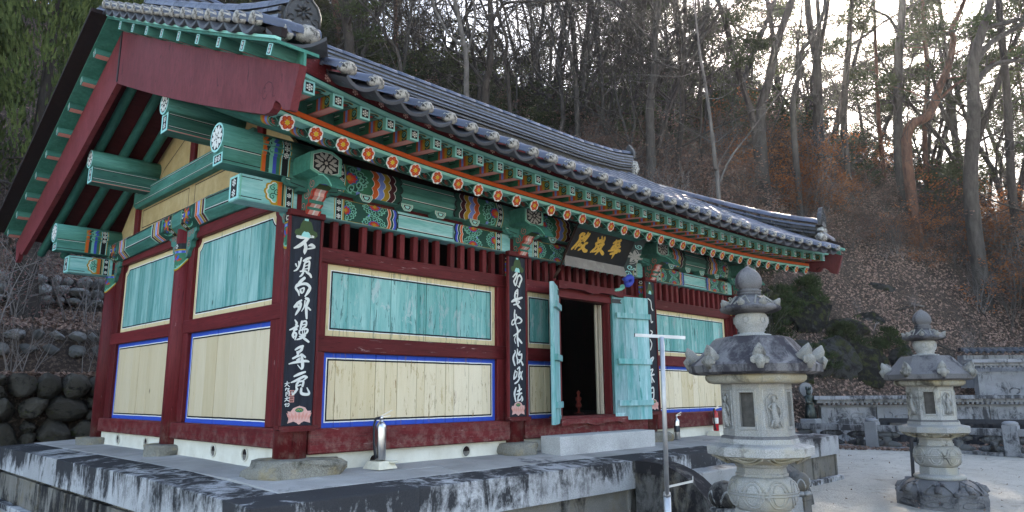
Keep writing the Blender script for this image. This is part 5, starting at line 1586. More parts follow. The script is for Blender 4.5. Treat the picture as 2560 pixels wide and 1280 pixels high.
# back board that closes the gap behind the flying rafters
strip('eave_back_board', M['teal_dark'], lambda x: FE(x)[0] + .40, lambda x: FE(x)[1] - .04, 0.02, 0.17)
# edge boards above
strip('eave_edge_board', M['mint_p'], lambda x: FE(x)[0] - .02, lambda x: FE(x)[1] + .056, 0.12, 0.028)
strip('eave_edge_line', M['black_p'], lambda x: FE(x)[0] - .024, lambda x: FE(x)[1] + .0845, 0.12, 0.009)
rb = strip('eave_tile_board', M['red_x'], lambda x: FE(x)[0] - .012, lambda x: FE(x)[1] + .094, 0.05, 0.16)
P = Paint(lambda u, v, h: (u, FE(u)[0] - .012 - h, FE(u)[1] + .137 + v), .003)
for a, c in zip(RX, RX[1:]): P.dotflower((a + c) / 2 + 0.02, 0.0, .032, 0, 'lpink')
P.build('painted_ornament', rb)

# ------------------------------------------------------------------ barge boards
def barge_z(y, top):
    yy = y if y <= YC else 2 * YC - y
    d = yy + 1.62
    if top: return 3.03 + 0.425 * d + 0.0042 * d * d
    d = yy + 1.12
    return 2.80 + 0.352 * d + 0.0105 * d * d
def barge(sx, x, rear):
    m = (lambda y: 2 * YC - y) if rear else (lambda y: y)
    top = [(-1.62 + 4.235 * k / 12, 0) for k in range(13)]
    T = [(y, barge_z(y, True)) for y, _ in top]
    B = [(2.615 - 3.735 * k / 10, barge_z(2.615 - 3.735 * k / 10, False)) for k in range(11)]
    tip = [(-1.20, 2.79), (-1.25, 2.81), (-1.27, 2.85), (-1.30, 2.855), (-1.36, 2.815), (-1.40, 2.76), (-1.45, 2.735), (-1.51, 2.72), (-1.62, 3.03)]
    poly = [(m(p[0]), p[1]) for p in T + B + tip[:-1]]
    b = MB().prism(poly, lambda u, v: (x + sx * .06, u, v), lambda u, v: (x, u, v))
    o = b.build('barge_board', M['red_board'], hall)
    if not rear:
        P = Paint(lambda u, v, h: (x + sx * (.06 + h), u, v) if sx > 0 else (x - .06 - h, -u, v))
        pts = [(-1.27, 2.90)] + [(-1.13 + r * math.cos(a) , 2.96 + r * math.sin(a)) for a, r in [(3.6 - .55 * k, .12 * (1 - k / 13)) for k in range(12)]]
        P.line([((-u) if sx < 0 else u, v) for u, v in pts], .007, 'maroon', 0)
        P.build('painted_scroll', o)
    return o
for sx, x in ((-1, -0.90), (1, 9.30)):
    for rear in (False, True): barge(sx, x, rear)
    b = MB()
    z0, z1 = barge_z(YC, False), barge_z(YC, True)
    b.box(min(x + sx * .055, x + sx * .068), max(x + sx * .055, x + sx * .068), YC - .022, YC + .022, z0 + .02, z1 - .01)
    b.build('joint_strap', M['iron'], hall)
    # little rafters riding on the barge board
    me = MB().box(-0.11, 0.11, -.04, .04, -.045, .045, 0, .004).mesh('verge_rafter', M['teal_x'])
    P = Paint(lambda u, v, h: (-.11 - h, -u, v), .002, .001)
    P.rect(-.037, .037, -.042, .042, 'aqua', 0); P.rect(-.022, .022, -.034, .034, 'black', 1); P.dotflower(0, .015, .014, 2); P.dotflower(0, -.015, .014, 2)
    pe = P.b.mesh('painted_end', PALM)
    P = Paint(lambda u, v, h: (u, v, -.045 - h), .002, .001)
    P.poly([(-.1, -.034), (-.1, .034), (.1, .034), (.1, -.034)], 'pink', 0)
    pb = P.b.mesh('painted_underside', PALM)
    for k in range(19):
        y = -1.46 + 8.16 * k / 18
        if abs(y - YC) < 0.1: continue
        sl = math.atan(0.43) * (1 if y < YC else -1)
        o = link('verge_rafter', me, hall, loc=(x + sx * .10, y, barge_z(y, True) + .05), rot=(sl, 0, 0 if sx < 0 else math.pi))
        link('painted_end', pe, o); link('painted_underside', pb, o)
    for (nm, mat, d0, d1, z0, z1) in (('verge_soffit', M['teal_dark2'], -.10, .23, .10, .125), ('verge_back_board', M['teal_dark2'], .0, .02, .0, .10), ('verge_edge_board', M['mint_p'], .20, .245, .126, .148), ('verge_tile_board', M['dark'], .16, .20, .161, .23)):
        for rear in (False, True):
            if rear and nm == 'verge_edge_board': mat = M['dark']; d1 = .40; z1 = .17  # rear edge board widened, near-black: shade under the tiles put into its colour
            b = MB(); ys = [-1.6 + 4.22 * k / 12 for k in range(13)]
            for y in ys:
                z = barge_z(y, True); yy = 2 * YC - y if rear else y
                xa, xb = sorted((x + sx * d0, x + sx * d1))
                b.v += [(xa, yy, z + z0), (xb, yy, z + z0), (xb, yy, z + z1), (xa, yy, z + z1)]
            for k in range(12):
                p = 4 * k; q = p + 4
                for a in range(4):
                    f = (p + a, p + (a + 1) % 4, q + (a + 1) % 4, q + a)
                    b.face(f if rear else f[::-1])
            b.face((0, 1, 2, 3) if not rear else (3, 2, 1, 0)); e = 48; b.face((e + 3, e + 2, e + 1, e) if not rear else (e, e + 1, e + 2, e + 3))
            b.build(nm, mat, hall)

# ------------------------------------------------------------------ roof tiles
def tile_mat(name, c, rough):
    t = NT(name, rough, 0.5)
    v = t.coord('Object')
    k = t.mix(t.val(t.noise(v, 9, 5, 0.6), 0.3, 0.7), tone(c, 0.78), tone(c, 1.25))
    k = t.mix(t.val(t.noise(v, 28, 5, 0.75), 0.6, 0.72, 0, 0.6), k, (0.16, 0.165, 0.17))
    hs = t.n('HueSaturation'); t.l(t.val(t.objrand(), 0, 1, 0.7, 1.3), hs.inputs['Value']); t.l(k, hs.inputs['Color'])
    t.color(hs.outputs[0])
    t.l(t.val(t.noise(v, 20, 4), 0.3, 0.7, rough - .1, rough + .14), t.b.inputs['Roughness'])
    t.bump(t.noise(v, 50, 4), 0.2, 0.003)
    return t.m


M['tile'] = tile_mat('grey_roof_tile', (0.055, 0.065, 0.098), 0.36)
M['tile_d'] = tile_mat('grey_pan_tile', (0.03, 0.032, 0.04), 0.5)
_t = NT('stained_lime_plug', 0.9, 0.1)
_v = _t.coord()
_k = _t.mix(_t.val(_t.noise(_v, 14, 5, 0.7), 0.36, 0.58), (0.46, 0.44, 0.40), (0.17, 0.16, 0.15))
_k = _t.mix(_t.val(_t.noise(_t.coord('Object', (1, 1, 1), (4, 2, 8)), 22, 5, 0.7), 0.50, 0.60), _k, (0.035, 0.033, 0.033))
_t.color(_k); _t.bump(_t.noise(_v, 30, 4), 0.4, 0.01)
M['plug'] = _t.m
_t = NT('ochre_clay', 0.9, 0.1)
_t.color(_t.mix(_t.val(_t.noise(_t.coord(), 16, 5, 0.7), 0.35, 0.65), (0.42, 0.2, 0.08), (0.5, 0.36, 0.22)))
M['clay'] = _t.m


def roof_pt(x, d):
    """point on the tile bed at distance d (horizontal) from the eave"""
    e = cap_end(x)
    return (x, e[0] + d, e[1] - 0.03 + 0.462 * d + 0.0185 * d * d)
def roof_slope(d): return math.atan(0.462 + 0.037 * d)
DMAX = 4.02


def cover_tile(r=0.07, L=0.345, th=0.016):
    """half barrel along +Y; lower (outer) end at y=0"""
    b = MB(); n = 8
    for (y, k) in ((0, 1.0), (L, 0.93)):
        for q in range(n + 1):
            a = math.pi * q / n
            b.v.append((-r * k * math.cos(a), y, r * k * math.sin(a)))
        for q in range(n + 1):
            a = math.pi * q / n
            b.v.append((-(r - th) * k * math.cos(a), y, (r - th) * k * math.sin(a)))
    m = n + 1
    for q in range(n):
        b.face((q, 2 * m + q, 2 * m + q + 1, q + 1)[::-1], 0, True)
        b.face((m + q, m + q + 1, 3 * m + q + 1, 3 * m + q)[::-1], 0, True)
        b.face((q, q + 1, m + q + 1, m + q)[::-1])
    b.face((0, m, 3 * m, 2 * m)); b.face((n, 2 * m + n, 3 * m + n, m + n))
    return b


def pan_tile(w=0.282, L=0.36, sag=0.075, th=0.018):
    b = MB(); n = 8
    for y in (0, L):
        for q in range(n + 1):
            u = -1 + 2 * q / n
            b.v.append((u * w / 2, y, -sag * (1 - u * u)))
        for q in range(n + 1):
            u = -1 + 2 * q / n
            b.v.append((u * w / 2, y, -sag * (1 - u * u) - th * (1.5 if y == 0 else 1)))
    m = n + 1
    for q in range(n):
        b.face((q, q + 1, 2 * m + q + 1, 2 * m + q), 0, True)
        b.face((m + q, 3 * m + q, 3 * m + q + 1, m + q + 1), 0, True)
        b.face((q, m + q, m + q + 1, q + 1))
    return b


def plug_mesh(r=0.071):
    b = MB(); n = 10
    b.v.append((0, -0.014, r * 0.35))
    for k, (rr, y) in enumerate(((0.55, -0.011), (0.98, 0.0), (1.0, 0.05))):
        for q in range(n):
            a = 2 * math.pi * q / n
            z = rr * r * math.sin(a)
            z = z if z > 0 else z * 0.45
            b.v.append((rr * r * math.cos(a), y + (0 if k else 0), z + (0.0 if k else r * .12)))
    for q in range(n): b.face((0, 1 + q, 1 + (q + 1) % n)[::-1] if False else (0, 1 + q, 1 + (q + 1) % n), 0, True)
    for k in range(2):
        for q in range(n): b.face((1 + k * n + q, 1 + (k + 1) * n + q, 1 + (k + 1) * n + (q + 1) % n, 1 + k * n + (q + 1) % n), 0, True)
    return b


ct = cover_tile(); ctm = ct.mesh('cover_tile', M['tile'])
pt_ = pan_tile(sag=0.062); ptm = pt_.mesh('pan_tile', M['tile_d'])
plm = plug_mesh().mesh('plaster_plug', M['plug'])
CX = [-0.60 + 9.6 * i / 34 for i in range(35)]
TL = 0.30
NI = 8
class Join:
    def __init__(self): self.v = []; self.f = []; self.s = []
    def add(self, src, mat):
        n = len(self.v)
        self.v += [tuple(mat @ Vector(p)) for p in src.v]
        self.f += [tuple(i + n for i in f) for f in src.f]; self.s += src.s
    def build(self, name, m, par, kind='stuff'):
        me = bpy.data.meshes.new(name); me.from_pydata(self.v, [], self.f); me.materials.append(m)
        me.polygons.foreach_set('use_smooth', self.s)
        return link(name, me, par, kind)


jc, jp = Join(), Join()
for i, x in enumerate(CX):
    d = 0.0; k = 0
    dx = rnd.uniform(-.006, .006)
    while d < DMAX - 0.05:
        a = roof_slope(d + .15); p = roof_pt(x, d)
        mt = Matrix.Translation((p[0] + dx, p[1], p[2] + 0.012 + (0.012 if k == 0 else 0))) @ Matrix.Rotation(a, 4, 'X') @ Matrix.Rotation(rnd.uniform(-.012, .012), 4, 'Z')
        if k < NI:
            o = link('cover_tile', ctm, hall); o.matrix_world = mt
            if k == 0:
                q = link('plaster_plug', plm, o); q.scale = (1, 1 + rnd.uniform(-.3, .6), 1 + rnd.uniform(-.06, .06)); q.location = (0, -0.004, 0)
        else: jc.add(ct, mt)
        d += TL * math.cos(a); k += 1
    if i < len(CX) - 1:
        xm = (x + CX[i + 1]) / 2; d = -0.015; k = 0
        while d < DMAX - 0.05:
            a = roof_slope(max(0, d) + .15) - 0.035; p = roof_pt(xm, d)
            mt = Matrix.Translation((p[0], p[1], p[2] + 0.012)) @ Matrix.Rotation(a, 4, 'X')
            if k < NI: o = link('pan_tile', ptm, hall); o.matrix_world = mt
            else: jp.add(pt_, mt)
            d += 0.31 * math.cos(a); k += 1
jc.build('upper_cover_tiles', M['tile'], hall); jp.build('upper_pan_tiles', M['tile_d'], hall)
# rear slope
jr_ = Join(); rear_c = cover_tile(0.07, 4.5); rear_p = pan_tile(0.285, 4.5)
for i, x in enumerate(CX):
    mt = Matrix.Translation((x, 2 * YC + 1.5, 3.02)) @ Matrix.Rotation(math.pi, 4, 'Z') @ Matrix.Rotation(math.atan(0.535), 4, 'X')
    jr_.add(rear_c, mt); jr_.add(rear_p, Matrix.Translation((0.14, 0, 0)) @ mt)
jr_.build('rear_slope_tiles', M['tile_d'], hall)

# verge tiles along both gables: barrels lying across the slope
vb = cover_tile(0.068, 0.52); vbm = vb.mesh('verge_tile', M['tile'])
vp = pan_tile(0.29, 0.52, 0.07); vpm = vp.mesh('verge_pan_tile', M['tile_d'])
for sx, xe in ((-1, -1.21), (1, 9.61)):
    for rear in (False, True):
        n = 15
        for k in range(n):
            y = -1.36 + 3.86 * k / (n - 1)
            z = barge_z(y, True) + 0.232
            yy = 2 * YC - y if rear else y
            sl = math.atan(0.44) * (-1 if rear else 1)
            # local +Y (tile length) points inward, local X along the slope
            d = Vector((0, math.cos(sl), math.sin(sl))); inw = Vector((-sx, 0, 0.10)).normalized()
            xa = d if sx > 0 else -d
            xa = inw.cross(Vector((0, 0, 1))).normalized(); xa = (d if d.dot(xa) > 0 else -d)
            za = xa.cross(inw).normalized()
            if za.z < 0: xa = -xa; za = xa.cross(inw).normalized()
            mt = Matrix(((xa.x, inw.x, za.x, xe), (xa.y, inw.y, za.y, yy), (xa.z, inw.z, za.z, z), (0, 0, 0, 1)))
            o = link('verge_tile', vbm, hall); o.matrix_world = mt
            if not rear: q = link('plaster_plug', plm, o); q.scale = (.98, 1.0, 1)
            mt2 = Matrix.Translation(d * 0.138) @ Matrix.Translation((sx * -0.02, 0, 0.0)) @ mt
            o = link('verge_pan_tile', vpm, hall); o.matrix_world = mt2

# ridges: courses of flat tiles with a barrel on top
flat_b = MB()
for (y, k) in ((-1, 1), (1, 1)): pass
def ridge_course(width, th, L):
    b = MB(); n = 6
    for y in (0, L):
        for q in range(n + 1):
            u = -1 + 2 * q / n
            b.v.append((u * width / 2, y, 0.02 * (1 - u * u)))
        for q in range(n + 1):
            u = -1 + 2 * q / n
            b.v.append((u * width / 2, y, 0.02 * (1 - u * u) - th))
    m = n + 1
    for q in range(n):
        b.face((q, q + 1, 2 * m + q + 1, 2 * m + q), 0, True); b.face((m + q, 3 * m + q, 3 * m + q + 1, m + q + 1))
        b.face((q, m + q, m + q + 1, q + 1)); b.face((2 * m + q, 2 * m + q + 1, 3 * m + q + 1, 3 * m + q))
    b.face((0, 2 * m, 3 * m, m)); b.face((n, m + n, 3 * m + n, 2 * m + n))
    return b


def ridge(path, nlay, name, w0=0.34, seg=0.33, lay=0.062):
    """path: list of base points; nlay courses then a barrel row"""
    P = [Vector(p) for p in path]
    cum = [0]
    for a, c in zip(P, P[1:]): cum.append(cum[-1] + (c - a).length)
    def at_(s):
        s = min(max(s, 0), cum[-1])
        for i in range(len(P) - 1):
            if s <= cum[i + 1] + 1e-9:
                return P[i].lerp(P[i + 1], (s - cum[i]) / (cum[i + 1] - cum[i]))
        return P[-1]
    n = int(cum[-1] / seg)
    sg = cum[-1] / n
    me = [ridge_course(w0 - 0.02 * j + (0.03 if j % 2 else 0), 0.028, sg * 0.985).mesh('ridge_tile', M['tile' if j > 1 else 'tile_d']) for j in range(nlay)]
    top = cover_tile(0.085, sg * 1.06).mesh('ridge_cover_tile', M['tile'])
    core = MB()
    for k in range(n):
        for j in range(nlay + 1):
            s0 = (k + (0.5 if j % 2 and k < n - 1 else 0)) * sg
            a = at_(s0); c = at_(s0 + sg)
            yax = (c - a).normalized(); xax = yax.cross(Vector((0, 0, 1))).normalized(); zax = xax.cross(yax)
            z = lay * j + 0.04
            p = a + Vector((0, 0, z))
            mt = Matrix(((xax.x, yax.x, zax.x, p.x), (xax.y, yax.y, zax.y, p.y), (xax.z, yax.z, zax.z, p.z), (0, 0, 0, 1)))
            o = link('ridge_tile' if j < nlay else 'ridge_cover_tile', me[j] if j < nlay else top, hall)
            o.matrix_world = mt @ Matrix.Rotation(rnd.uniform(-.01, .01), 4, 'Z')
        a = at_(k * sg); c = at_((k + 1) * sg)
        yax = (c - a); xax = yax.cross(Vector((0, 0, 1))).normalized()
        core.obox((a + c) / 2 + Vector((0, 0, (lay * nlay) / 2 - .06)), yax / 2 * .999, xax * (w0 * .36), Vector((0, 0, (lay * nlay) / 2 + .06)))
    core.build('ridge_core', M['clay2'], hall)
    return at_


M['clay2'] = flat('grey_ridge_mortar', (0.05, 0.048, 0.045), 0.9)
zt = lambda x: 5.20 + 0.012 * x
ridge([(-0.72, YC, 5.30), (0.3, YC, 5.22), (1.6, YC, zt(1.6)), (4.5, YC, zt(4.5)), (7.5, YC, zt(7.5)), (8.6, YC, zt(8.6) + .05), (9.2, YC, zt(9.2) + .14)], 6, 'main')
for x, y1 in ((-0.72, -1.06), (9.24, -1.3)):
    path = []
    for k in range(9):
        y = 2.45 + (y1 - 2.45) * k / 8
        lift = 0.10 * max(0, (k - 5) / 3) ** 2
        path.append((x, y, barge_z(y, True) + 0.15 + lift))
    ridge(path, 4 if x < 0 else 3, 'descending')
    for rear_y in (6.2,):
        pth = [(x, 2 * YC - p[1], p[2]) for p in path]
        ridge(pth, 3, 'descending')


def crest_tile(p, d, s, name='crest_tile'):
    """upright ornamental end tile with a relief flower; d = direction it faces"""
    d = Vector(d).normalized(); sd = d.cross(Vector((0, 0, 1))).normalized(); up = sd.cross(d).normalized()
    p = Vector(p)
    pr = [(-.19, .0), (-.20, .16), (-.16, .27), (-.10, .33), (-.06, .40), (0, .45), (.06, .40), (.10, .33), (.16, .27), (.20, .16), (.19, 0), (.1, -.03), (-.1, -.03)]
    f = lambda o: (lambda u, v: tuple(p + sd * u * s + up * v * s + d * (o + 0.10 * max(0, v - .1) * s)))
    b = MB().prism(pr[::-1], f(-.03), f(.03))
    # rim and relief
    rim = [f(.035)(u * .93, v * .95 + .008) for u, v in pr[:11]]
    b.tube(rim, 0.014 * s, 6)
    for k in range(8):
        a = 2 * math.pi * k / 8
        q = [f(.034)(.02 * math.cos(a), .18 + .02 * math.sin(a)), f(.046)(.06 * math.cos(a), .18 + .06 * math.sin(a)), f(.034)(.10 * math.cos(a), .18 + .10 * math.sin(a))]
        b.tube(q, [.008 * s, .022 * s, .006 * s], 6)
    for sg in (-1, 1):
        q = [f(.036)(sg * (.13 + .035 * math.cos(a)), .09 + .035 * math.sin(a)) for a in [k * .8 for k in range(7)]]
        b.tube(q, .009 * s, 5)
        q = [f(.036)(sg * (.05 + .03 * math.cos(a)), .33 + .03 * math.sin(a)) for a in [k * .8 for k in range(7)]]
        b.tube(q, .008 * s, 5)
    return b.build(name, M['tile_k'], hall)


M['tile_k'] = tile_mat('black_ornament_tile', (0.022, 0.022, 0.024), 0.55)
zl = barge_z(-1.06, True) + 0.13 + .10
crest_tile((-0.70, -1.13, zl + .09), (-0.25, -1, 0.05), .72)
boulder('clay_packing', (-0.70, -1.13, zl + .03), (.16, .08, .09), hall, M['clay'], 5, ang=True)
o = link('plaster_plug', plm, hall, loc=(-.86, -1.16, zl + .0), rot=(0, 0, R_(-40)), scale=(1.5, 1.5, 1.5))
bb = cover_tile(0.1, 0.42)
o = link('corner_cover_tile', bb.mesh('corner_cover_tile', M['tile']), hall, loc=(-0.80, -1.42, 3.37), rot=(0.15, 0, R_(-18)))
link('plaster_plug', plm, o, scale=(1.42, 1.4, 1.4))
o = link('corner_cover_tile', bb.mesh('corner_cover_tile', M['tile']), hall, loc=(-1.02, -1.36, 3.34), rot=(0.12, 0, R_(-62)))
link('plaster_plug', plm, o, scale=(1.42, 1.4, 1.4))
wp = pan_tile(0.42, 0.5, 0.09)
o = link('corner_pan_tile', wp.mesh('corner_pan_tile', M['tile_d']), hall, loc=(-0.96, -1.55, 3.30), rot=(0.1, 0.05, R_(-32)))
zr_ = barge_z(-1.3, True) + 0.21 + .08
crest_tile((9.24, -1.36, zr_ + .13), (0.1, -1, 0.1), 0.75)
boulder('plaster_packing', (9.24, -1.34, zr_ + .02), (.12, .09, .09), hall, M['plug'], 6)
boulder('plaster_packing', (9.0, -1.42, zr_ - .12), (.1, .09, .09), hall, M['plug'], 8)
# end crests of the main ridge
crest_tile((9.24, YC, 5.76), (1, -0.15, 0.1), 0.75)
boulder('plaster_packing', (9.2, YC - .12, 5.5), (.1, .12, .2), hall, M['plug'], 9)

# ------------------------------------------------------------------ hanging plaques on the pillars
M['plq'] = wood('black_plaque_board', (0.009, 0.011, 0.017), (0.02, 0.024, 0.036), (3, 1, .25), 0.5, (0.06, 0.07, 0.09), 0.74)


def plaque(x, xl, xr, strokes, label, inscr=False):
    t = thing('pillar_plaque', label, 'plaque', group=None)
    y = -0.165
    MB().box(xl, xr, y, y + 0.02, 0.475, 2.335, 0, 0.003).build('plaque_board', M['plq'], t)
    b = MB()
    for s0, s1 in ((xl - .022, xl - .001), (xr + .001, xr + .022)): b.box(s0, s1, y - .012, y + .028, 0.475, 2.33, 0, .004)
    b.build('plaque_frame', M['red_v'], t)
    MB().box(xl - .032, xr + .032, y - .035, y + .03, 2.335, 2.392, 0, .006).build('plaque_cap', M['red_x'], t)
    x0, x1 = xl - .04, xr + .04
    P_ = [(x0 + .03, .428), (x1 - .03, .428), (x1 - .03, .436), (x1, .448), (x1, .475), (x0, .475), (x0, .448), (x0 + .03, .436)]
    MB().prism(P_, lambda u, v: (u, y - .04, v), lambda u, v: (u, y + .03, v)).build('plaque_foot', M['red_x'], t)
    P = Paint(lambda u, v, h: (u, y - h, v), .0015, .00002)
    cx = (xl + xr) / 2
    for i, s in enumerate(strokes): brush(P, s, 'white', i * 3)
    P.build('lettering', t)
    P = Paint(lambda u, v, h: (cx - (0.0 if not inscr else 0.0) + u, y - h, v), .0015, .0004)
    # bell shaped leaf with a pale flame
    s = (xr - xl) / .30
    P.poly([(-.115 * s, 2.18), (-.09 * s, 2.15), (-.045 * s, 2.165), (.045 * s, 2.165), (.09 * s, 2.15), (.12 * s, 2.18), (.112 * s, 2.21), (.075 * s, 2.225), (.062 * s, 2.27), (.05 * s, 2.30), (.015 * s, 2.315), (-.03 * s, 2.31), (-.055 * s, 2.27), (-.065 * s, 2.225), (-.105 * s, 2.21)], 'olive', 0)
    P.poly([(-.048 * s, 2.155), (.045 * s, 2.15), (.04 * s, 2.19), (.018 * s, 2.205), (.0, 2.2), (-.02 * s, 2.205), (-.035 * s, 2.185)], 'aqua', 1)
    P.poly([(-.02 * s, 2.305), (.02 * s, 2.305), (.02 * s, 2.325), (-.02 * s, 2.325)], 'aqua', 1)
    # lotus at the foot
    lc = (0.02 if inscr else 0.0)
    P.poly([(lc - .112 * s, .60), (lc - .10 * s, .53), (lc - .11 * s, .497), (lc - .05 * s, .512), (lc, .49), (lc + .05 * s, .512), (lc + .112 * s, .497), (lc + .105 * s, .54), (lc + .115 * s, .60), (lc + .08 * s, .60), (lc + .055 * s, .63), (lc, .645), (lc - .06 * s, .625), (lc - .085 * s, .595)], 'lpink', 0)
    for k in range(-3, 4):
        a = k * .36
        u = lc + k * .028 * s; v = .52 + .0 * abs(k)
        P.poly([(u, v), (u + .016 * s + .01 * a, v + .035), (u + .035 * a, v + .085 - .006 * abs(k)), (u - .014 * s + .012 * a, v + .035)], 'pink', 1 + .1 * (k + 3))
    P.poly([(lc + .042 * s * math.cos(q), .608 + .02 * math.sin(q)) for q in [2 * math.pi * k / 12 for k in range(12)]], 'green', 3, False)
    for k in range(5): P.disc(lc + (-.024 + .012 * k) * s, .608 + .006 * (k % 2), .004, 'yellow', 4, 6)
    P.disc(lc, .505, .02 * s, 'lpink', 3, 8)
    if inscr:
        for zc in (.755, .70):
            P.rect(-.082, -.036, zc - .024, zc + .024, 'pink', 0); P.rect(-.076, -.042, zc - .018, zc + .018, 'maroon', 1)
            for q in (-.07, -.06, -.05): P.rect(q, q + .003, zc - .015, zc + .015, 'pink', 2)
            P.rect(-.075, -.043, zc - .002, zc + .002, 'pink', 2.2)
    P.build('painted_ornament', t)
    return t


plaque(0.0, -.185, .112, CAL['P0'], 'black plaque with seven white brush characters and two red seals on the corner pillar', True)
plaque(2.8, 2.605, 2.885, CAL['P1'], 'black plaque with white brush characters on the pillar left of the open doorway')
plaque(5.58, 5.43, 5.67, CAL['P2'], 'black lettered plaque half hidden behind the open right door leaf')
plaque(8.3, 8.17, 8.44, [[(8400, 1520, 10), (8360, 1470, 16), (8320, 1400, 12)], [(8300, 1480, 12), (8390, 1490, 14), (8395, 1410, 14), (8430, 1390, 12)], [(8340, 1300, 14), (8360, 1280, 14)]], 'black lettered plaque on the far corner pillar behind the front stone lantern')

# ------------------------------------------------------------------ name board over the door
sg = thing('name_board', 'black name board with three gold characters tilted under the eaves above the doorway', 'sign')
_p0 = Vector((3.53, -.25, 2.455)); _up = Vector((0, -.2, .332)).normalized(); _n = Vector((1, 0, 0)).cross(_up)   # _n points to the viewer
BW, BH = 1.27, .385
bf = lambda u, v, h: tuple(_p0 + Vector((u, 0, 0)) + _up * v + _n * h)
def slab3(b, u0, u1, v0, v1, h0, h1, mi=0):
    b.obox(Vector(bf((u0 + u1) / 2, (v0 + v1) / 2, (h0 + h1) / 2)), Vector((1, 0, 0)) * (u1 - u0) / 2, _up * (v1 - v0) / 2, _n * (h1 - h0) / 2, mi)
b = MB(); slab3(b, 0, BW, 0, BH, -.03, 0); b.build('board', flat('black_lacquer', (0.010, 0.0095, 0.010), 0.4, 0.2), sg)
M['gold'] = flat('gold_paint', (0.62, 0.36, 0.055), 0.4, 0.3, 0.5, 0.2, 60)
P = Paint(bf, .002, .00004)
for i, s in enumerate(CAL['S']): brush(P, s, 'yellow', i * 3)
lo = P.build('lettering', sg)
lo.data.materials.clear(); lo.data.materials.append(M['gold'])
lo.data.polygons.foreach_set('material_index', [0] * len(lo.data.polygons))
# flared frame wings
M['wing_b'] = wood('brown_frame', (0.035, 0.018, 0.012), (0.05, 0.026, 0.018), (1, 1, 1))
M['wing_g'] = stone('grey_carved_frame', (0.26, 0.235, 0.22), stain=0.0, speck=0.2, warm=(0.4, 0.38, 0.35))
def wing(u0, v0, u1, v1, du, dv, name, mat):
    b = MB(); q = [bf(u0, v0, 0.0), bf(u1, v1, 0.0), bf(u1 + du[1], v1 + dv[1], .10), bf(u0 + du[0], v0 + dv[0], .10)]
    m = [tuple(Vector(p) - _n * .022) for p in q]
    n = 0; b.v += [tuple(p) for p in q] + m
    b.face((0, 1, 2, 3)); b.face((7, 6, 5, 4))
    for i in range(4): b.face((i, 4 + i, 4 + (i + 1) % 4, (i + 1) % 4))
    return b.build(name, mat, sg)
wing(0, 0, BW, 0, (-.03, .03), (-.105, -.105), 'lower_wing', M['wing_g'])
wing(0, BH, BW, BH, (-.03, .03), (.08, .08), 'upper_wing', M['teal_dark'])
lw = wing(0, 0, 0, BH, (-.10, -.10), (-.16, .10), 'side_wing', M['wing_b'])
rw_ = wing(BW, BH, BW, 0, (.10, .10), (.10, -.16), 'side_wing', flat('dark_carved_wing', (0.03, 0.045, 0.045), 0.6))
P = Paint(lambda u, v, h: bf(BW + u, v, u * 1.0 + h * 1.2 + .004), .002, .001)
P.petals(.05, .19, .0, .09, 7, .03, 'grey', 0)
for r_ in (.085, .065, .045, .025): P.line([(.012 + r_ * math.cos(a), .18 + r_ * 1.3 * math.sin(a)) for a in [-1.3 + .26 * k for k in range(11)]], .009, 'grey', 2)
for cv, d in ((.34, 1), (.03, -1), (-.06, 1)): P.swirl(.055, cv, .04, .011, 'aqua', 1, 1.3, cv * 9, d)
P.build('painted_ornament', rw_)
# scroll shaped feet of the side wings
for u, c1, c2 in ((BW + .07, 'blue', 'aqua'),):
    q = [bf(u + .03 - .09 * math.cos(a) * r_, -.17 - .09 * math.sin(a) * r_, .10) for a, r_ in [(k * .7, .35 + .65 * k / 9) for k in range(10)]]
    MB().tube(q, [.04] * 9 + [.05], 8).build('scroll_foot', PALM[PAL['blue']], sg)
    q = [bf(u - .05 - .05 * k * .5 + .06 * math.sin(k * 1.0), -.25 - .022 * k, .09) for k in range(8)]
    MB().tube(q, [.035, .03, .026, .024, .024, .026, .024, .012], 8).build('scroll_foot', PALM[PAL['mint']], sg)
MB().tube([bf(-.10, -.16, .09), bf(-.125, -.24, .10), bf(-.14, -.30, .10)], [.022, .018, .012], 8).build('scroll_foot', M['wing_b'], sg)

# ------------------------------------------------------------------ step stone
ss = MB().box(3.06, 4.99, -.52, -.22, .03, .25, 0, .006).build('door_step', M['step'])
tag(ss, 'pale cut granite step block below the open doorway', 'step')


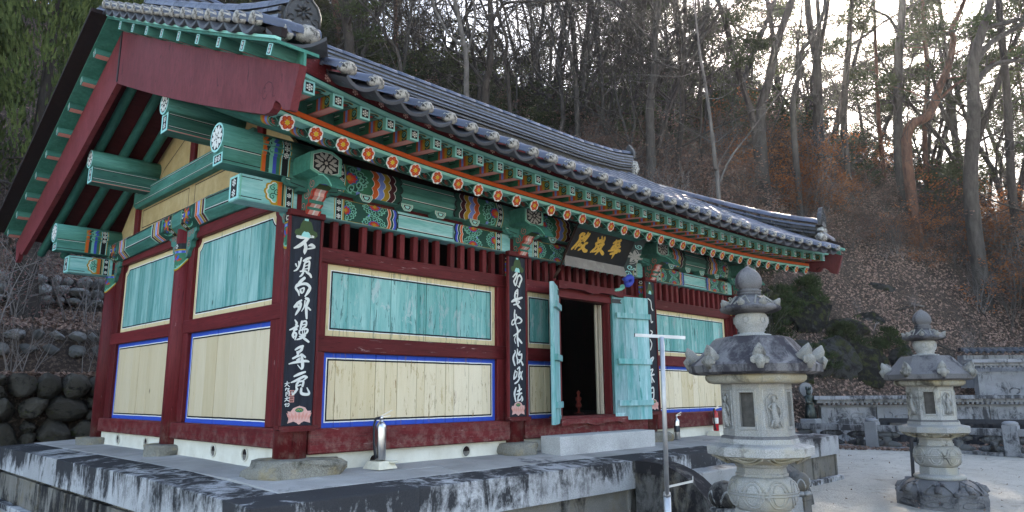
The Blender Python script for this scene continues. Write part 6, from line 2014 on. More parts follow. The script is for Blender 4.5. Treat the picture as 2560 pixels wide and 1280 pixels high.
# ------------------------------------------------------------------ fire extinguishers
def extinguisher(x, y, z, s, body, label, hose=True, stand=True, band=None, white=False):
    t = thing('fire_extinguisher', label, 'extinguisher', (x, y, z))
    r = .05 * s; h = .29 * s
    z0 = .075 if stand else 0.0
    if stand:
        b = MB()
        b.lathe([(.16, 0), (.155, .01), (.125, .062), (.115, .07), (.07, .07), (.065, .05)], 4, ph=math.pi / 4 + .1, smooth=False)
        b.lathe([(.05, .052), (.05, .066), (.035, .07), (.02, .066)], 12, (.085, -.085), caps=True)
        b.build('floor_stand', flat('ivory_plastic', (0.62, 0.58, 0.47), 0.5, 0.12), t)
    MB().lathe([(r * .9, z0), (r, z0 + .012), (r, z0 + h), (r * .9, z0 + h + .03 * s), (r * .55, z0 + h + .055 * s), (r * .32, z0 + h + .065 * s), (r * .32, z0 + h + .09 * s)], 20).build('cylinder', body, t)
    zt_ = z0 + h + .09 * s
    b = MB().lathe([(r * .36, zt_ - .01), (r * .36, zt_ + .022)], 10)
    b.build('valve', M['steel'], t)
    b = MB().bar((-.01, 0, zt_ + .02), (.10 * s, -.03, zt_ + .075 * s), .018, .008).bar((-.01, 0, zt_ + .012), (.085 * s, -.025, zt_ + .025), .02, .008)
    b.build('lever', M['steel'], t)
    if band:
        MB().lathe([(r * 1.01, z0 + h * .45), (r * 1.01, z0 + h * .8)], 20, caps=False).build('paper_label', band, t)
    if hose:
        MB().tube([(-r * .3, 0, zt_ + .01), (-r * 1.2, 0, zt_ + .005), (-r * 1.75, -.01, zt_ - .06), (-r * 1.75, -.015, z0 + h * .55), (-r * 1.4, -.015, z0 + h * .2), (-r * 1.15, -.02, z0 + .02)], [.011] * 4 + [.013, .016], 8).build('hose', M['rubber'], t)
    return t


M['steel'] = flat('brushed_steel', (0.55, 0.55, 0.56), 0.28, 0.15, 0.5, 1.0, 8)
M['rubber'] = flat('black_rubber', (0.012, 0.014, 0.02), 0.5)
M['alu'] = flat('satin_aluminium', (0.4, 0.4, 0.41), 0.5, 0.25, 0.5, 1.0, 5)
M['redgloss'] = flat('red_enamel', (0.42, 0.012, 0.02), 0.25, 0.1, 0.5)
extinguisher(.80, -.24, fz(.8, -.24) + .0, 1.0, M['steel'], 'chrome fire extinguisher with black hose on an ivory floor stand near the corner pillar')
extinguisher(6.02, -.22, fz(6, -.22), .86, M['steel'], 'small steel fire extinguisher with dark label behind the aluminium pole', False, False, flat('dark_sticker', (0.03, 0.035, 0.045), 0.5))
extinguisher(7.22, -.19, fz(7.2, -.19), .86, M['redgloss'], 'red fire extinguisher with white label on a low stand where the wall ends', True, True, flat('white_sticker', (0.7, 0.68, 0.64), 0.5))

# ------------------------------------------------------------------ aluminium T pole
tp = thing('stand_pole', 'aluminium pole with a T bar on top and small hook arm before the stairs', 'pole', (1.36, -2.98, GZ))
lean = [(1.36, -2.98, GZ), (1.255, -3.05, .03), (1.07, -3.185, 1.125)]
o_ = Vector((1.36, -2.98, GZ))
V = [Vector(p) - o_ for p in lean]
MB().tube([V[0], V[1]], .026, 14).build('sleeve', M['alu'], tp)
MB().tube([V[1] - Vector((0, 0, .05)), V[2]], .0165, 14).build('pole', M['alu'], tp)
MB().tube([V[1] - Vector((0, 0, .01)), V[1] + Vector((0, 0, .02))], [.029, .024], 14).build('collar', M['alu'], tp)
a, c = Vector((.942, -3.046, 1.138)) - o_, Vector((1.194, -3.296, 1.118)) - o_
MB().bar(a, c, .016, .022).build('cross_bar', M['alu'], tp)
dd = (a - c).normalized()
MB().bar(a, a + dd * .004, .017, .023).build('bar_end_cap', M['rubber'], tp)
a, c = Vector((1.235, -3.06, .085)) - o_, Vector((1.36, -3.20, .125)) - o_
MB().bar(a, c, .014, .014).bar(c, c + Vector((0, 0, .035)), .006, .006, up=(1, 0, 0)).build('hook_arm', M['alu'], tp)
MB().box(-.12, .12, -.12, .12, -.01, .02, 0, .01).build('foot_plate', M['alu'], tp)

# ------------------------------------------------------------------ stone lanterns
M['lan'] = stone('lantern_granite', (0.37, 0.365, 0.355), (0.05, 0.047, 0.043), 0.4, False, 0.6, warm=(0.36, 0.325, 0.26))
M['lan_ear'] = stone('lantern_ear_granite', (0.25, 0.243, 0.225), (0.04, 0.037, 0.035), 0.45, False, 0.5)
M['lan_dark'] = stone('lantern_roof_granite', (0.15, 0.145, 0.15), (0.028, 0.026, 0.032), 0.62, True, 0.45)
M['lan_mid'] = stone('lantern_mossy_granite', (0.33, 0.31, 0.26), (0.045, 0.04, 0.032), 0.5, True, 0.55, warm=(0.32, 0.26, 0.15))
M['lan_base'] = stone('lantern_base_granite', (0.16, 0.155, 0.16), (0.02, 0.02, 0.025), 0.6, False, 0.4)
PH8 = R_(22.5)


def figure_relief(f, s=1.0):
    """standing relief figure with a swirling scarf; f(u, v, h) places it on the face"""
    b = MB()
    T = lambda pts, r, n=6: b.tube([f(*p) for p in pts], r, n)
    T([(0, .0, .0), (.01, .045, .012), (-.005, .10, .014), (.0, .15, .014)], [.012, .03, .024, .018], 8)   # robe and torso
    T([(0.0, .15, .012), (.0, .175, .014), (.002, .19, .010)], [.010, .017, .006], 8)                        # head
    T([(-.01, .145, .012), (-.04, .125, .014), (-.018, .105, .018)], .008)
    T([(.012, .145, .012), (.04, .115, .014), (.035, .085, .01)], .008)
    T([(-.035, .01, .004), (-.03, .05, .008), (-.045, .12, .006), (-.042, .17, .006), (-.01, .205, .006), (.025, .195, .006), (.03, .17, .006)], .006)
    T([(.04, .085, .006), (.03, .05, .008), (.045, .02, .006), (.05, .005, .004)], .006)
    T([(-.022, .005, .006), (-.012, .05, .016)], [.012, .008]); T([(.022, .005, .006), (.012, .05, .016)], [.012, .008])
    return b


def lantern(x, y, z, label, fig_shift, rz=0.0):
    t = thing('stone_lantern', label, 'stone lantern', (x, y, z), rz)
    H = lambda v: v            # heights above the ground
    # base: octagonal plinth, downturned lotus
    b = MB().lathe([(.57, -.10), (.565, .165), (.55, .18)], 8, ph=PH8, smooth=False)
    base = b.build('base', M['lan_base'], t)
    for k in range(8):
        a = PH8 * 2 * k + 2 * PH8 / 2 * 0 + k * 0 + 0
        a = 2 * math.pi * k / 8
        ap = .565 * math.cos(PH8) - .001
        ff = lambda u, v, h, a=a: (ap * math.cos(a) - u * math.sin(a) + h * math.cos(a), ap * math.sin(a) + u * math.cos(a) + h * math.sin(a), v)
        m = MB().tube([ff(-.16, .05, .004), ff(-.15, .09, .004), ff(-.08, .115, .004), ff(0, .10, .004), ff(.08, .115, .004), ff(.15, .09, .004), ff(.16, .05, .004), ff(.08, .035, .004), ff(0, .05, .004), ff(-.08, .035, .004), ff(-.16, .05, .004)], .008, 5)
        m.build('carved_cartouche', M['lan_base'], base)
    def lob8(r, a, z_):
        k = min(1, max(0, (z_ - .17) / .2))
        return r * (1 + .035 * (1 - k) * math.cos(8 * a))
    b = MB().lathe([(.52, .17), (.50, .22), (.43, .29), (.35, .335), (.29, .35)], 48, fn=lob8)
    lb = b.build('lotus_base', M['lan_base'], t)
    b = MB()
    for k in range(8):
        a0 = 2 * math.pi * k / 8
        for sg_ in (-1, 1):
            pts = []
            for i in range(7):
                u = i / 6
                zz = .18 + .16 * u; rr = np.interp(zz, [.17, .22, .29, .335, .35], [.535, .512, .437, .352, .29])
                aa = a0 + sg_ * (.36 * math.sin(math.pi * (.5 + .5 * u)) * .9 + .02)
                pts.append((rr * math.cos(aa), rr * math.sin(aa), zz + .006))
            b.tube(pts, .011, 5)
        b.lathe([(.0, .0)], 3) if False else None
        aa = a0; rr = .46
        b.tube([(rr * math.cos(aa) * 1.13, rr * math.sin(aa) * 1.13, .20), (rr * math.cos(aa) * 1.05, rr * math.sin(aa) * 1.05, .26), (rr * math.cos(aa) * .92, rr * math.sin(aa) * .92, .30)], [.045, .05, .02], 8)
        for sg_ in (-.12, .12):
            a2 = aa + sg_
            b.tube([(.43 * math.cos(a2), .43 * math.sin(a2), .285), (.40 * math.cos(a2), .40 * math.sin(a2), .315)], [.035, .02], 8)
        # corner scroll flipped up
        a3 = a0 + PH8
        b.tube([(.52 * math.cos(a3), .52 * math.sin(a3), .16), (.54 * math.cos(a3), .54 * math.sin(a3), .215), (.525 * math.cos(a3), .525 * math.sin(a3), .245)], [.04, .035, .012], 7)
    b.build('lotus_petal', M['lan_base'], t)
    MB().lathe([(.29, .345), (.305, .36), (.31, .385), (.29, .41), (.25, .415)], 32, fn=lambda r, a, z_: r * (1 + .02 * math.cos(16 * a))).build('bead_course', M['lan'], t)
    # shaft: octagon, drum, octagon
    MB().lathe([(.245, .41), (.24, .50), (.232, .512)], 8, ph=PH8, smooth=False).build('lower_shaft', M['lan'], t)
    drum = MB().lathe([(.215, .505), (.245, .53), (.275, .58), (.284, .64), (.284, .665), (.275, .72), (.245, .765), (.215, .785)], 40).build('drum', M['lan'], t)
    b = MB()
    rd = lambda zz: float(np.interp(zz, [.505, .53, .58, .64, .665, .72, .765, .785], [.215, .245, .275, .284, .284, .275, .245, .215]))
    for k in range(8):
        a0 = 2 * math.pi * k / 8
        for (sz, c0) in ((1, .672), (-1, .632)):
            for wd, hh, rr in ((.33, .085, .009), (.19, .062, .007)):
                pts = []
                for i in range(11):
                    u = -1 + 2 * i / 10
                    aa = a0 + wd * (u if abs(u) < .999 else u)
                    zz = c0 + sz * hh * (1 - abs(u) ** 3.2)
                    q = rd(zz) + .002
                    pts.append((q * math.cos(aa), q * math.sin(aa), zz))
                b.tube(pts, rr, 5)
    for zz in (.640, .664):
        pts = [((rd(zz) + .004) * math.cos(2 * math.pi * k / 40), (rd(zz) + .004) * math.sin(2 * math.pi * k / 40), zz) for k in range(41)]
        b.tube(pts, .007, 5, caps=False)
    for k in range(4):
        a0 = 2 * math.pi * k / 4 + .4
        for j in range(5):
            a1 = 2 * math.pi * j / 5
            q = .292
            aa = a0 + .05 * math.cos(a1) / .28 * .6; zz = .652 + .022 * math.sin(a1)
            b.tube([(q * math.cos(aa) * .98, q * math.sin(aa) * .98, zz), (q * math.cos(aa) * 1.02, q * math.sin(aa) * 1.02, zz)], .014, 7)
    b.build('drum_carving', M['lan'], drum)
    MB().lathe([(.205, .775), (.222, .79), (.222, .81), (.212, .815), (.205, .86), (.222, .875), (.222, .90)], 8, ph=PH8, smooth=False).build('upper_shaft', M['lan'], t)
    # upturned lotus under the slab
    MB().lathe([(.235, .895), (.30, .915), (.375, .945), (.42, .965)], 48, fn=lambda r, a, z_: r * (1 - .05 * abs(math.cos(4 * a)) * (z_ > .9))).build('lotus_capital', M['lan_mid'], t)
    b = MB()
    for k in range(8):
        a0 = 2 * math.pi * k / 8
        for wd, rr in ((.36, .012), (.24, .009)):
            pts = []
            for i in range(9):
                u = -1 + 2 * i / 8
                q = .40 - .10 * (1 - abs(u) ** 2.5) * (wd / .36); zz = .958 - .05 * (1 - abs(u) ** 2.5) * (wd / .36)
                aa = a0 + wd * u
                pts.append((q * math.cos(aa) * 1.02, q * math.sin(aa) * 1.02, zz))
            b.tube(pts, rr, 5)
    b.build('lotus_petal', M['lan_mid'], t)
    MB().lathe([(.42, .96), (.448, .968), (.452, 1.035), (.44, 1.045), (.335, 1.065), (.33, 1.10), (.325, 1.105)], 8, ph=PH8, smooth=False).build('slab', M['lan'], t)
    MB().lathe([(.325, 1.10), (.32, 1.125), (.30, 1.13)], 8, ph=PH8, smooth=False).build('fire_box_plinth', M['lan_dark'], t)
    # fire box with four windows
    ro, ri, z0, z1 = .302, .235, 1.125, 1.58
    fb = MB()
    sidew = 2 * ro * math.sin(PH8); ap = ro * math.cos(PH8)
    wins = []
    for k in range(8):
        a = 2 * math.pi * k / 8
        ff = lambda u, v, h, a=a: (ap * math.cos(a) - u * math.sin(a) + h * math.cos(a), ap * math.sin(a) + u * math.cos(a) + h * math.sin(a), v)
        w = sidew / 2 + .0005
        win = (k + fig_shift) % 2 == 0
        if win:
            ww, b0, b1 = .062, 1.21, 1.50
            for (u0, u1, v0, v1) in ((-w, -ww, z0, z1), (ww, w, z0, z1), (-ww, ww, z0, b0), (-ww, ww, b1, z1)):
                fb.quad(ff(u0, v0, 0), ff(u1, v0, 0), ff(u1, v1, 0), ff(u0, v1, 0))
            d = -.06
            c4 = [(-ww, b0), (ww, b0), (ww, b1), (-ww, b1)]
            for i in range(4):
                p, q = c4[i], c4[(i + 1) % 4]
                fb.quad(ff(*p, 0), ff(*q, 0), ff(*q, d), ff(*p, d))
            wins.append((ff, ww, b0, b1))
        else:
            fb.quad(ff(-w, z0, 0), ff(w, z0, 0), ff(w, z1, 0), ff(-w, z1, 0))
            wins.append((ff, None, 0, 0))
    N8 = len(fb.v)
    box = fb.build('fire_box', M['lan'], t)
    MB().lathe([(.245, z0 + .01), (.245, z1 - .005)], 8, ph=PH8, smooth=False, caps=False).build('fire_box_lining', flat('dark_grey_stone', (0.07, 0.065, 0.06), 0.9), t)  # one even dark grey on the lining behind the windows
    for ff, ww, b0, b1 in wins:
        if ww:
            m = MB()
            for k_, rr in ((1.28, .007),):
                m.tube([ff(-ww * k_, b0 - .022, .002), ff(ww * k_, b0 - .022, .002), ff(ww * k_, b1 + .022, .002), ff(-ww * k_, b1 + .022, .002), ff(-ww * k_, b0 - .022, .002)], rr, 4, smooth=False)
            m.build('window_frame', M['lan'], box)
        else:
            m = MB().tube([ff(-.085, 1.19, .0), ff(.085, 1.19, .0), ff(.085, 1.52, .0), ff(-.085, 1.52, .0), ff(-.085, 1.19, .0)], .006, 4, smooth=False)
            m.build('niche_border', M['lan'], box)
            figure_relief(lambda u, v, h, f=ff: Vector(f(u * 1.4, 1.20 + v * 1.42, h * 1.5))).build('relief_figure', M['lan'], box)
    # cornice ring, roof
    MB().lathe([(.36, 1.575), (.405, 1.585), (.43, 1.61), (.435, 1.64), (.42, 1.662), (.38, 1.668)], 40).build('cornice', M['lan_mid'], t)
    prof = [(.52, 1.655), (.575, 1.675), (.585, 1.735), (.565, 1.75), (.48, 1.815), (.40, 1.90), (.345, 1.965), (.315, 1.985), (.20, 1.995)]
    roof = MB().lathe(prof, 8, ph=PH8, smooth=False).build('roof', M['lan_dark'], t)
    me = None
    for k in range(8):
        a = PH8 + 2 * math.pi * k / 8
        # ear ornament: upturned bud with two scrolls, on the roof corner
        b = MB()
        c, s = math.cos(a), math.sin(a)
        R2 = lambda r, w, zz: (r * c - w * s, r * s + w * c, zz)
        prof_e = [(.45, 1.79, .04), (.505, 1.79, .05), (.545, 1.82, .055), (.565, 1.865, .038), (.578, 1.905, .005)]
        b.tube([R2(r, 0, zz) for r, zz, w in prof_e], [w for *_, w in prof_e], 8)
        b.tube([R2(.565, 0, 1.70), R2(.575, 0, 1.76), R2(.53, 0, 1.82)], [.025, .05, .045], 8)
        for w in (-.045, .045):
            b.tube([R2(.575 + .012 * 0, w + .024 * math.cos(q), 1.768 + .024 * math.sin(q)) for q in [k2 * .9 for k2 in range(8)]], .012, 5)
            b.tube([R2(.56, w, 1.768), R2(.585, w, 1.768)], .022, 8)
        b.build('roof_ear', M['lan_ear'], t)
    # neck, small canopy, jewel
    MB().lathe([(.155, 1.985), (.165, 1.995), (.165, 2.010), (.11, 2.020), (.105, 2.035), (.12, 2.045), (.115, 2.060), (.135, 2.080), (.148, 2.120), (.148, 2.160), (.135, 2.190), (.12, 2.205)], 28).build('neck', M['lan'], t)
    b = MB()
    for k in range(6):
        a0 = 2 * math.pi * k / 6
        pts = [(.151 * math.cos(a0 + .02 / .15 * 0 + .17 * math.cos(q)), .151 * math.sin(a0 + .17 * math.cos(q)), 2.14 + .03 * math.sin(q)) for q in [i * math.pi / 5 for i in range(11)]]
        b.tube(pts, .004, 4)
    b.build('neck_carving', M['lan'], t)
    MB().lathe([(.12, 2.200), (.23, 2.215), (.262, 2.230), (.27, 2.250), (.258, 2.265), (.20, 2.295), (.15, 2.335), (.11, 2.365), (.09, 2.370)], 32).build('canopy', M['lan_dark'], t)
    b = MB()
    for k in range(8):
        a = 2 * math.pi * k / 8
        c, s = math.cos(a), math.sin(a)
        b.tube([(.205 * c, .205 * s, 2.275), (.245 * c, .245 * s, 2.285), (.27 * c, .27 * s, 2.325)], [.028, .036, .006], 7)
        for sg_ in (-.3, .3):
            b.tube([(.24 * math.cos(a + sg_), .24 * math.sin(a + sg_), 2.275), (.17 * math.cos(a + sg_ * .6), .17 * math.sin(a + sg_ * .6), 2.325), (.125 * math.cos(a), .125 * math.sin(a), 2.360)], .008, 5)
    b.build('canopy_ear', M['lan_ear'], t)
    MB().lathe([(.09, 2.365), (.105, 2.375), (.105, 2.390), (.09, 2.395), (.105, 2.400), (.105, 2.415), (.088, 2.420), (.088, 2.430), (.11, 2.445), (.12, 2.480), (.118, 2.520), (.10, 2.565), (.065, 2.605), (.025, 2.630), (.006, 2.645), (.0, 2.646)], 28, caps=False).build('jewel', M['lan_dark'], t)
    return t


lantern(2.885, -2.98, -0.765, 'large stone lantern in the foreground in front of the temple hall', 0, R_(8))
lantern(7.93, -3.08, -0.78, 'smaller looking stone lantern standing farther back on the sandy court', 0, R_(10))

# ------------------------------------------------------------------ court furniture behind
M['far'] = stone('dark_weathered_stone', (0.25, 0.25, 0.26), (0.03, 0.03, 0.034), 0.5)
M['far_sup'] = stone('dark_cloud_stone', (0.13, 0.13, 0.13), (0.02, 0.02, 0.022), 0.6)
M['far_dark'] = stone('shade_toned_stone', (0.05, 0.05, 0.055), (0.012, 0.012, 0.014), 0.7)  # near-black: the shade behind the railing is put into this stone colour
M['far_light'] = stone('pale_weathered_stone', (0.25, 0.25, 0.265), (0.03, 0.03, 0.034), 0.5)
ds = thing('notice_slab', 'narrow dark upright notice slab seen edge-on behind the rear stone lantern', 'sign', (9.75, -2.23, GZ))
MB().box(-.025, .025, -.30, .30, 0.02, 1.32, 0, .008).build('slab', flat('dark_slate', (0.022, 0.022, 0.028), 0.5), ds).rotation_euler = (0, 0.05, R_(-74))
P = Paint(lambda u, v, h: (-.025 - h, u, v), .002, .001)
for j in range(5):
    for i in range(3): P.rect(-.2 + .15 * i, -.1 + .15 * i, .25 + .05 * j, .265 + .05 * j, 'grey', 0)
P.build('lettering', ds).rotation_euler = (0, 0.05, R_(-74))
MB().box(-.12, .12, -.36, .36, -.02, .05, 0, .01).build('foot', M['far'], ds).rotation_euler = (0, 0, R_(-74))


def fence_post(x, y, par):
    MB().box(x - .15, x + .15, y - .15, y + .15, GZ - .02, GZ + .66, 0, .012).lathe([(.15, GZ + .66), (.16, GZ + .68), (.155, GZ + .715), (.10, GZ + .745), (.0, GZ + .755)], 20, (x, y), caps=False).build('post', M['far'], par)


fn_ = thing('stone_fence', 'low stone railing with round topped posts and cloud shaped supports along the court', 'fence', (0, 0, 0))
fy0 = [9.6, 6.6, 3.55, .53, -2.49, -5.5, -8.5]
fxx = lambda y: 16.536 + (y - .534) * .096
for y in fy0: fence_post(fxx(y), y, fn_)
for y0, y1 in zip(fy0, fy0[1:]):
    x0, x1 = fxx(y0), fxx(y1)
    a, c = Vector((x0, y0 - .15, 0)), Vector((x1, y1 + .15, 0))
    MB().bar(a + Vector((0, 0, GZ + .50)), c + Vector((0, 0, GZ + .50)), .2, .15).build('top_rail', M['far'], fn_)
    MB().bar(a + Vector((0, 0, GZ + .02)), c + Vector((0, 0, GZ + .02)), .42, .08).build('ground_rail', M['far'], fn_)
    d = (c - a)
    for k, (tq) in enumerate((.07, .36, .66, .93)):
        q = a + d * tq; dn = d.normalized(); px_ = Vector((-dn.y, dn.x, 0))
        b = MB()
        # cloud shaped bracket below the rail, waisted stem, lotus foot
        b.tube([q + dn * u + Vector((0, 0, GZ + .34 + .02 * math.sin(u * 9))) for u in (-.30, -.2, -.08, .08, .2, .30)], [.03, .08, .095, .095, .08, .03], 8)
        b.tube([q + Vector((0, 0, GZ + .10)), q + Vector((0, 0, GZ + .2)), q + Vector((0, 0, GZ + .30))], [.13, .09, .12], 8)
        b.tube([q + dn * u + Vector((0, 0, GZ + .11)) for u in (-.34, -.22, -.1, .1, .22, .34)], [.02, .075, .10, .10, .075, .02], 8)
        b.build('cloud_support', M['far_sup'], fn_)
# second railing behind
f2 = thing('rear_stone_rail', 'stone rail coloured dark for shade running behind the first railing at the foot of the screen wall', 'fence')
a, c = Vector((17.3, 7.0, GZ)), Vector((20.4, -7.0, GZ))
for zz, w, h in ((.62, .16, .12), (.14, .2, .2)):
    MB().bar(a + Vector((0, 0, zz)), c + Vector((0, 0, zz)), w, h).build('rail', M['far_dark'], f2)
for k in range(8):
    q = a.lerp(c, (k + .5) / 8)
    MB().box(q.x - .1, q.x + .1, q.y - .1, q.y + .1, GZ, GZ + .57, 0, .01).build('post', M['far_dark'], f2)
a, c = Vector((17.75, 7.0, GZ)), Vector((20.85, -7.0, GZ))
MB().bar(a + Vector((0, 0, .31)), c + Vector((0, 0, .31)), .15, .62).build('shade_panel', M['far_dark'], f2)  # near-black panel standing in for the shade beneath the rail


def screen_wall(p, q, z0, z1, n, label, name='screen_wall'):
    """stone screen: coping with a row of end blocks, relief panels between piers"""
    t = thing(name, label, 'wall')
    p = Vector((*p, 0)); q = Vector((*q, 0)); d = (q - p); L = d.length; d.normalize(); nn = Vector((d.y, -d.x, 0))
    if nn.dot(CAM - p) < 0: nn = -nn
    up = Vector((0, 0, 1))
    f = lambda u, v, h: p + d * u + nn * h + up * v
    H = z1 - z0
    b = MB().obox(f(L / 2, z0 + H * .4, -.12), d * L / 2, nn * .08, up * H * .4); b.build('wall_body', M['far'], t)
    b = MB().obox(f(L / 2, z1 - .05, 0.02), d * (L / 2 + .25), nn * .30, up * .05)
    b.build('coping', M['far_light'], t)
    b = MB().obox(f(L / 2, z1 - .145, 0.02), d * (L / 2 + .15), nn * .2, up * .045); b.build('coping_course', M['far'], t)
    m = MB().obox((0, 0, 0), d * .03, nn * .03, up * .025).mesh('end_block', M['far'])
    for k in range(int(L / .13)): link('end_block', m, t, loc=f(.06 + .13 * k, z1 - .215, .16))
    st_ = L / n
    for k in range(n):
        b = MB().obox(f(k * st_ + .09, z0 + H * .38, -.02), d * .085, nn * .06, up * H * .38); b.build('pier', M['far'], t)
        b = MB().obox(f(k * st_ + st_ / 2 + .09, z0 + H * .38, -.03), d * (st_ / 2 - .10), nn * .04, up * H * .37)
        pn = b.build('relief_panel', M['far_light'], t)
        r = random.Random(k * 7 + n); b = MB()
        for j in range(9):
            u0 = k * st_ + .25 + r.random() * (st_ - .4); v0 = z0 + H * (.12 + .5 * r.random()); pts = []
            aa = r.uniform(0, 6)
            for i in range(9):
                pts.append(f(min((k + 1) * st_ - .05, max(k * st_ + .22, u0 + .22 * math.cos(aa + i * .55) * (1 - i / 14))), v0 + .09 * math.sin(aa + i * .62), .012))
            b.tube(pts, .02, 5)
        b.build('relief_carving', M['far_light'], pn)
    return t


screen_wall((17.55, 2.2), (22.6, -3.6), GZ, .60, 5, 'long grey stone screen wall carved with swirling reliefs behind the railing')
screen_wall((21.5, -.9), (25.5, -5.6), GZ + .55, 1.62, 4, 'upper stone screen wall with plain pale panels at the right edge')
# tiled wall top farther up
tw = thing('tiled_wall', 'short wall with a tiled coping on the leaf covered slope behind the rear lantern', 'wall', (0, 0, 0))
a, c = Vector((22.6, -.3, 0)), Vector((23.9, -1.75, 0))
MB().bar(a + Vector((0, 0, 1.3)), c + Vector((0, 0, 1.3)), .35, 1.0).build('wall_body', M['far'], tw)
jm = cover_tile(.09, .32)
for k in range(9):
    q = a.lerp(c, (k + .5) / 9)
    o = link('coping_tile', jm.mesh('coping_tile', M['tile_d']) if k == 0 else o.data, tw, loc=(q.x - .28, q.y - .24, 1.84), rot=(R_(22), 0, R_(-48)))
MB().bar(a + Vector((0, 0, 1.99)), c + Vector((0, 0, 1.99)), .16, .12).build('ridge_row', M['tile_d'], tw)

# guardian statue with halo
gs = thing('guardian_statue', 'small dark bronze figure with crown and round halo standing behind the platform end', 'statue', (17.2, 2.35, 0.0))
M['bronze'] = flat('dark_bronze', (0.035, 0.045, 0.04), 0.5, 0.5, 0.5, 0.4, 9)
gz_ = GZ
MB().box(-.22, .22, -.22, .22, gz_, gz_ + .68, 0, .02).build('pedestal', M['far'], gs)
b = MB()
F = lambda pts, r, n=10: b.tube([Vector((u, v, gz_ + .68 + w)) for u, v, w in pts], r, n)
F([(0, 0, 0), (0, 0, .18), (0, 0, .36), (0, 0, .48), (0, 0, .60), (0, 0, .66)], [.17, .145, .11, .10, .135, .06], 12)
F([(0, 0, .64), (-.01, 0, .70), (-.01, 0, .76), (0, 0, .81)], [.045, .07, .07, .045])
F([(0.1, -.05, .58), (.17, -.08, .46), (.06, -.15, .40)], [.045, .04, .03], 7); F([(-.1, .05, .58), (-.15, .0, .45), (-.05, -.1, .42)], [.045, .04, .03], 7)
F([(.1, 0, .3), (.17, 0, .12), (.16, 0, .0)], [.05, .04, .02], 7); F([(-.1, 0, .3), (-.17, 0, .12), (-.16, 0, .0)], [.05, .04, .02], 7)
body = b.build('body', M['bronze'], gs)
b = MB()
for k in range(7):
    aa = 2 * math.pi * k / 7
    b.tube([Vector((.055 * math.cos(aa), .055 * math.sin(aa), gz_ + 1.47)), Vector((.075 * math.cos(aa), .075 * math.sin(aa), gz_ + 1.57))], [.022, .006], 5)
b.build('crown', M['bronze'], gs)
b = MB()
hd = Vector((.75, -.66, 0)).normalized()
b.tube([Vector((.12, .02, gz_ + 1.48)) - hd.cross(Vector((0, 0, 1))) * .0 - Vector((hd.y, -hd.x, 0)) * .0 + Vector((.02, .1, 0)), Vector((.12, .02, gz_ + 1.48)) + Vector((.05, .14, 0))], [.20, .20], 24, smooth=False)
b.build('halo', M['far'], gs)
MB().tube([Vector((.16, .14, gz_ + .68)), Vector((.16, .14, gz_ + 1.3))], .05, 8).build('halo_post', M['far'], gs)

# votive stand inside the doorway
vt = thing('votive_stand', 'small red tiered votive stand inside the dark doorway', 'votive stand', (5.52, 1.2, 0.42))
MB().lathe([(.04, 0), (.04, .02), (.018, .03), (.018, .09), (.045, .10), (.045, .15), (.03, .155), (.03, .20), (.045, .205), (.045, .25), (.02, .26), (.02, .30), (.035, .32), (.0, .36)], 14, caps=False).build('tiers', paint('red_lacquer', (0.45, 0.07, 0.055), 0.3), vt)
MB().lathe([(.08, -.0), (.08, .012), (.05, .016)], 14).build('tray', M['red_x'], vt)

# ------------------------------------------------------------------ rough stone retaining walls behind the hall
M['rock_d'] = stone('dark_mossy_boulder', (0.075, 0.068, 0.058), (0.012, 0.011, 0.01), 0.55, False, 0.35, 0.25, lump=.12, var=.4)
M['rock_g'] = stone('grey_field_stone', (0.19, 0.19, 0.185), (0.025, 0.025, 0.025), 0.55, False, 0.3, 0.15, lump=.1, var=.4)
M['rock_l'] = stone('pale_field_stone', (0.27, 0.27, 0.26), (0.045, 0.045, 0.045), 0.4, False, 0.3, lump=.08)


def rubble_wall(name, label, x0, x1, y, zbase, ztop, size, mat, seed, cat='wall'):
    t = thing(name, label, cat)
    r = random.Random(seed)
    MB().box(x0, x1, y + .16, y + .5, zbase - .3, ztop - .04).build('wall_core', M['soil'], t)
    z = zbase
    protos = []
    for k in range(6):
        o = boulder('tmp_stone', (0, 0, 0), (.5, .42, .5), None, mat, seed + k * 3, n=3, ang=True, rough=.19)
        protos.append(o.data); bpy.data.objects.remove(o)
        protos[-1].name = 'wall_stone'
    while z < ztop - .05:
        h = size * r.uniform(.75, 1.15)
        if ztop - z - h < size * .35: h = ztop - z
        x = x0 + r.uniform(-.2, 0)
        while x < x1:
            w = h * r.uniform(.9, 1.9)
            if r.random() < .22:   # a pair of small stones one over another
                h2 = h * r.uniform(.35, .6); w = h * r.uniform(.4, .8)
                for (hh, zz) in ((h2, z), (h - h2, z + h2)):
                    link('wall_stone', r.choice(protos), t, loc=(x + w / 2, y + r.uniform(-.03, .05), zz + hh / 2), rot=(0, r.choice((0, math.pi)) + r.uniform(-.15, .15), 0), scale=(w * 1.2, .7, hh * 1.2))
            else:
                link('wall_stone', r.choice(protos), t, loc=(x + w / 2, y + r.uniform(-.05, .06), z + h / 2), rot=(0, r.choice((0, math.pi)) + r.uniform(-.12, .12), r.uniform(-.1, .1)), scale=(w * 1.16, .8, h * 1.2))
            x += w
        z += h
    return t


rubble_wall('retaining_wall', 'dark mossy boulder retaining wall behind the left end of the platform', -4.5, 3.2, 8.2, -.75, 1.1, .40, M['rock_d'], 3)
rubble_wall('retaining_wall', 'grey boulder retaining wall on the second terrace left of the hall', -4.5, 3.8, 10.4, 1.05, 2.02, .42, M['rock_g'], 5)
rubble_wall('retaining_wall', 'small pale field stone wall on the upper terrace below the slanting shrubs', -5, 5.0, 13.4, 2.85, 3.55, .24, M['rock_l'], 8)

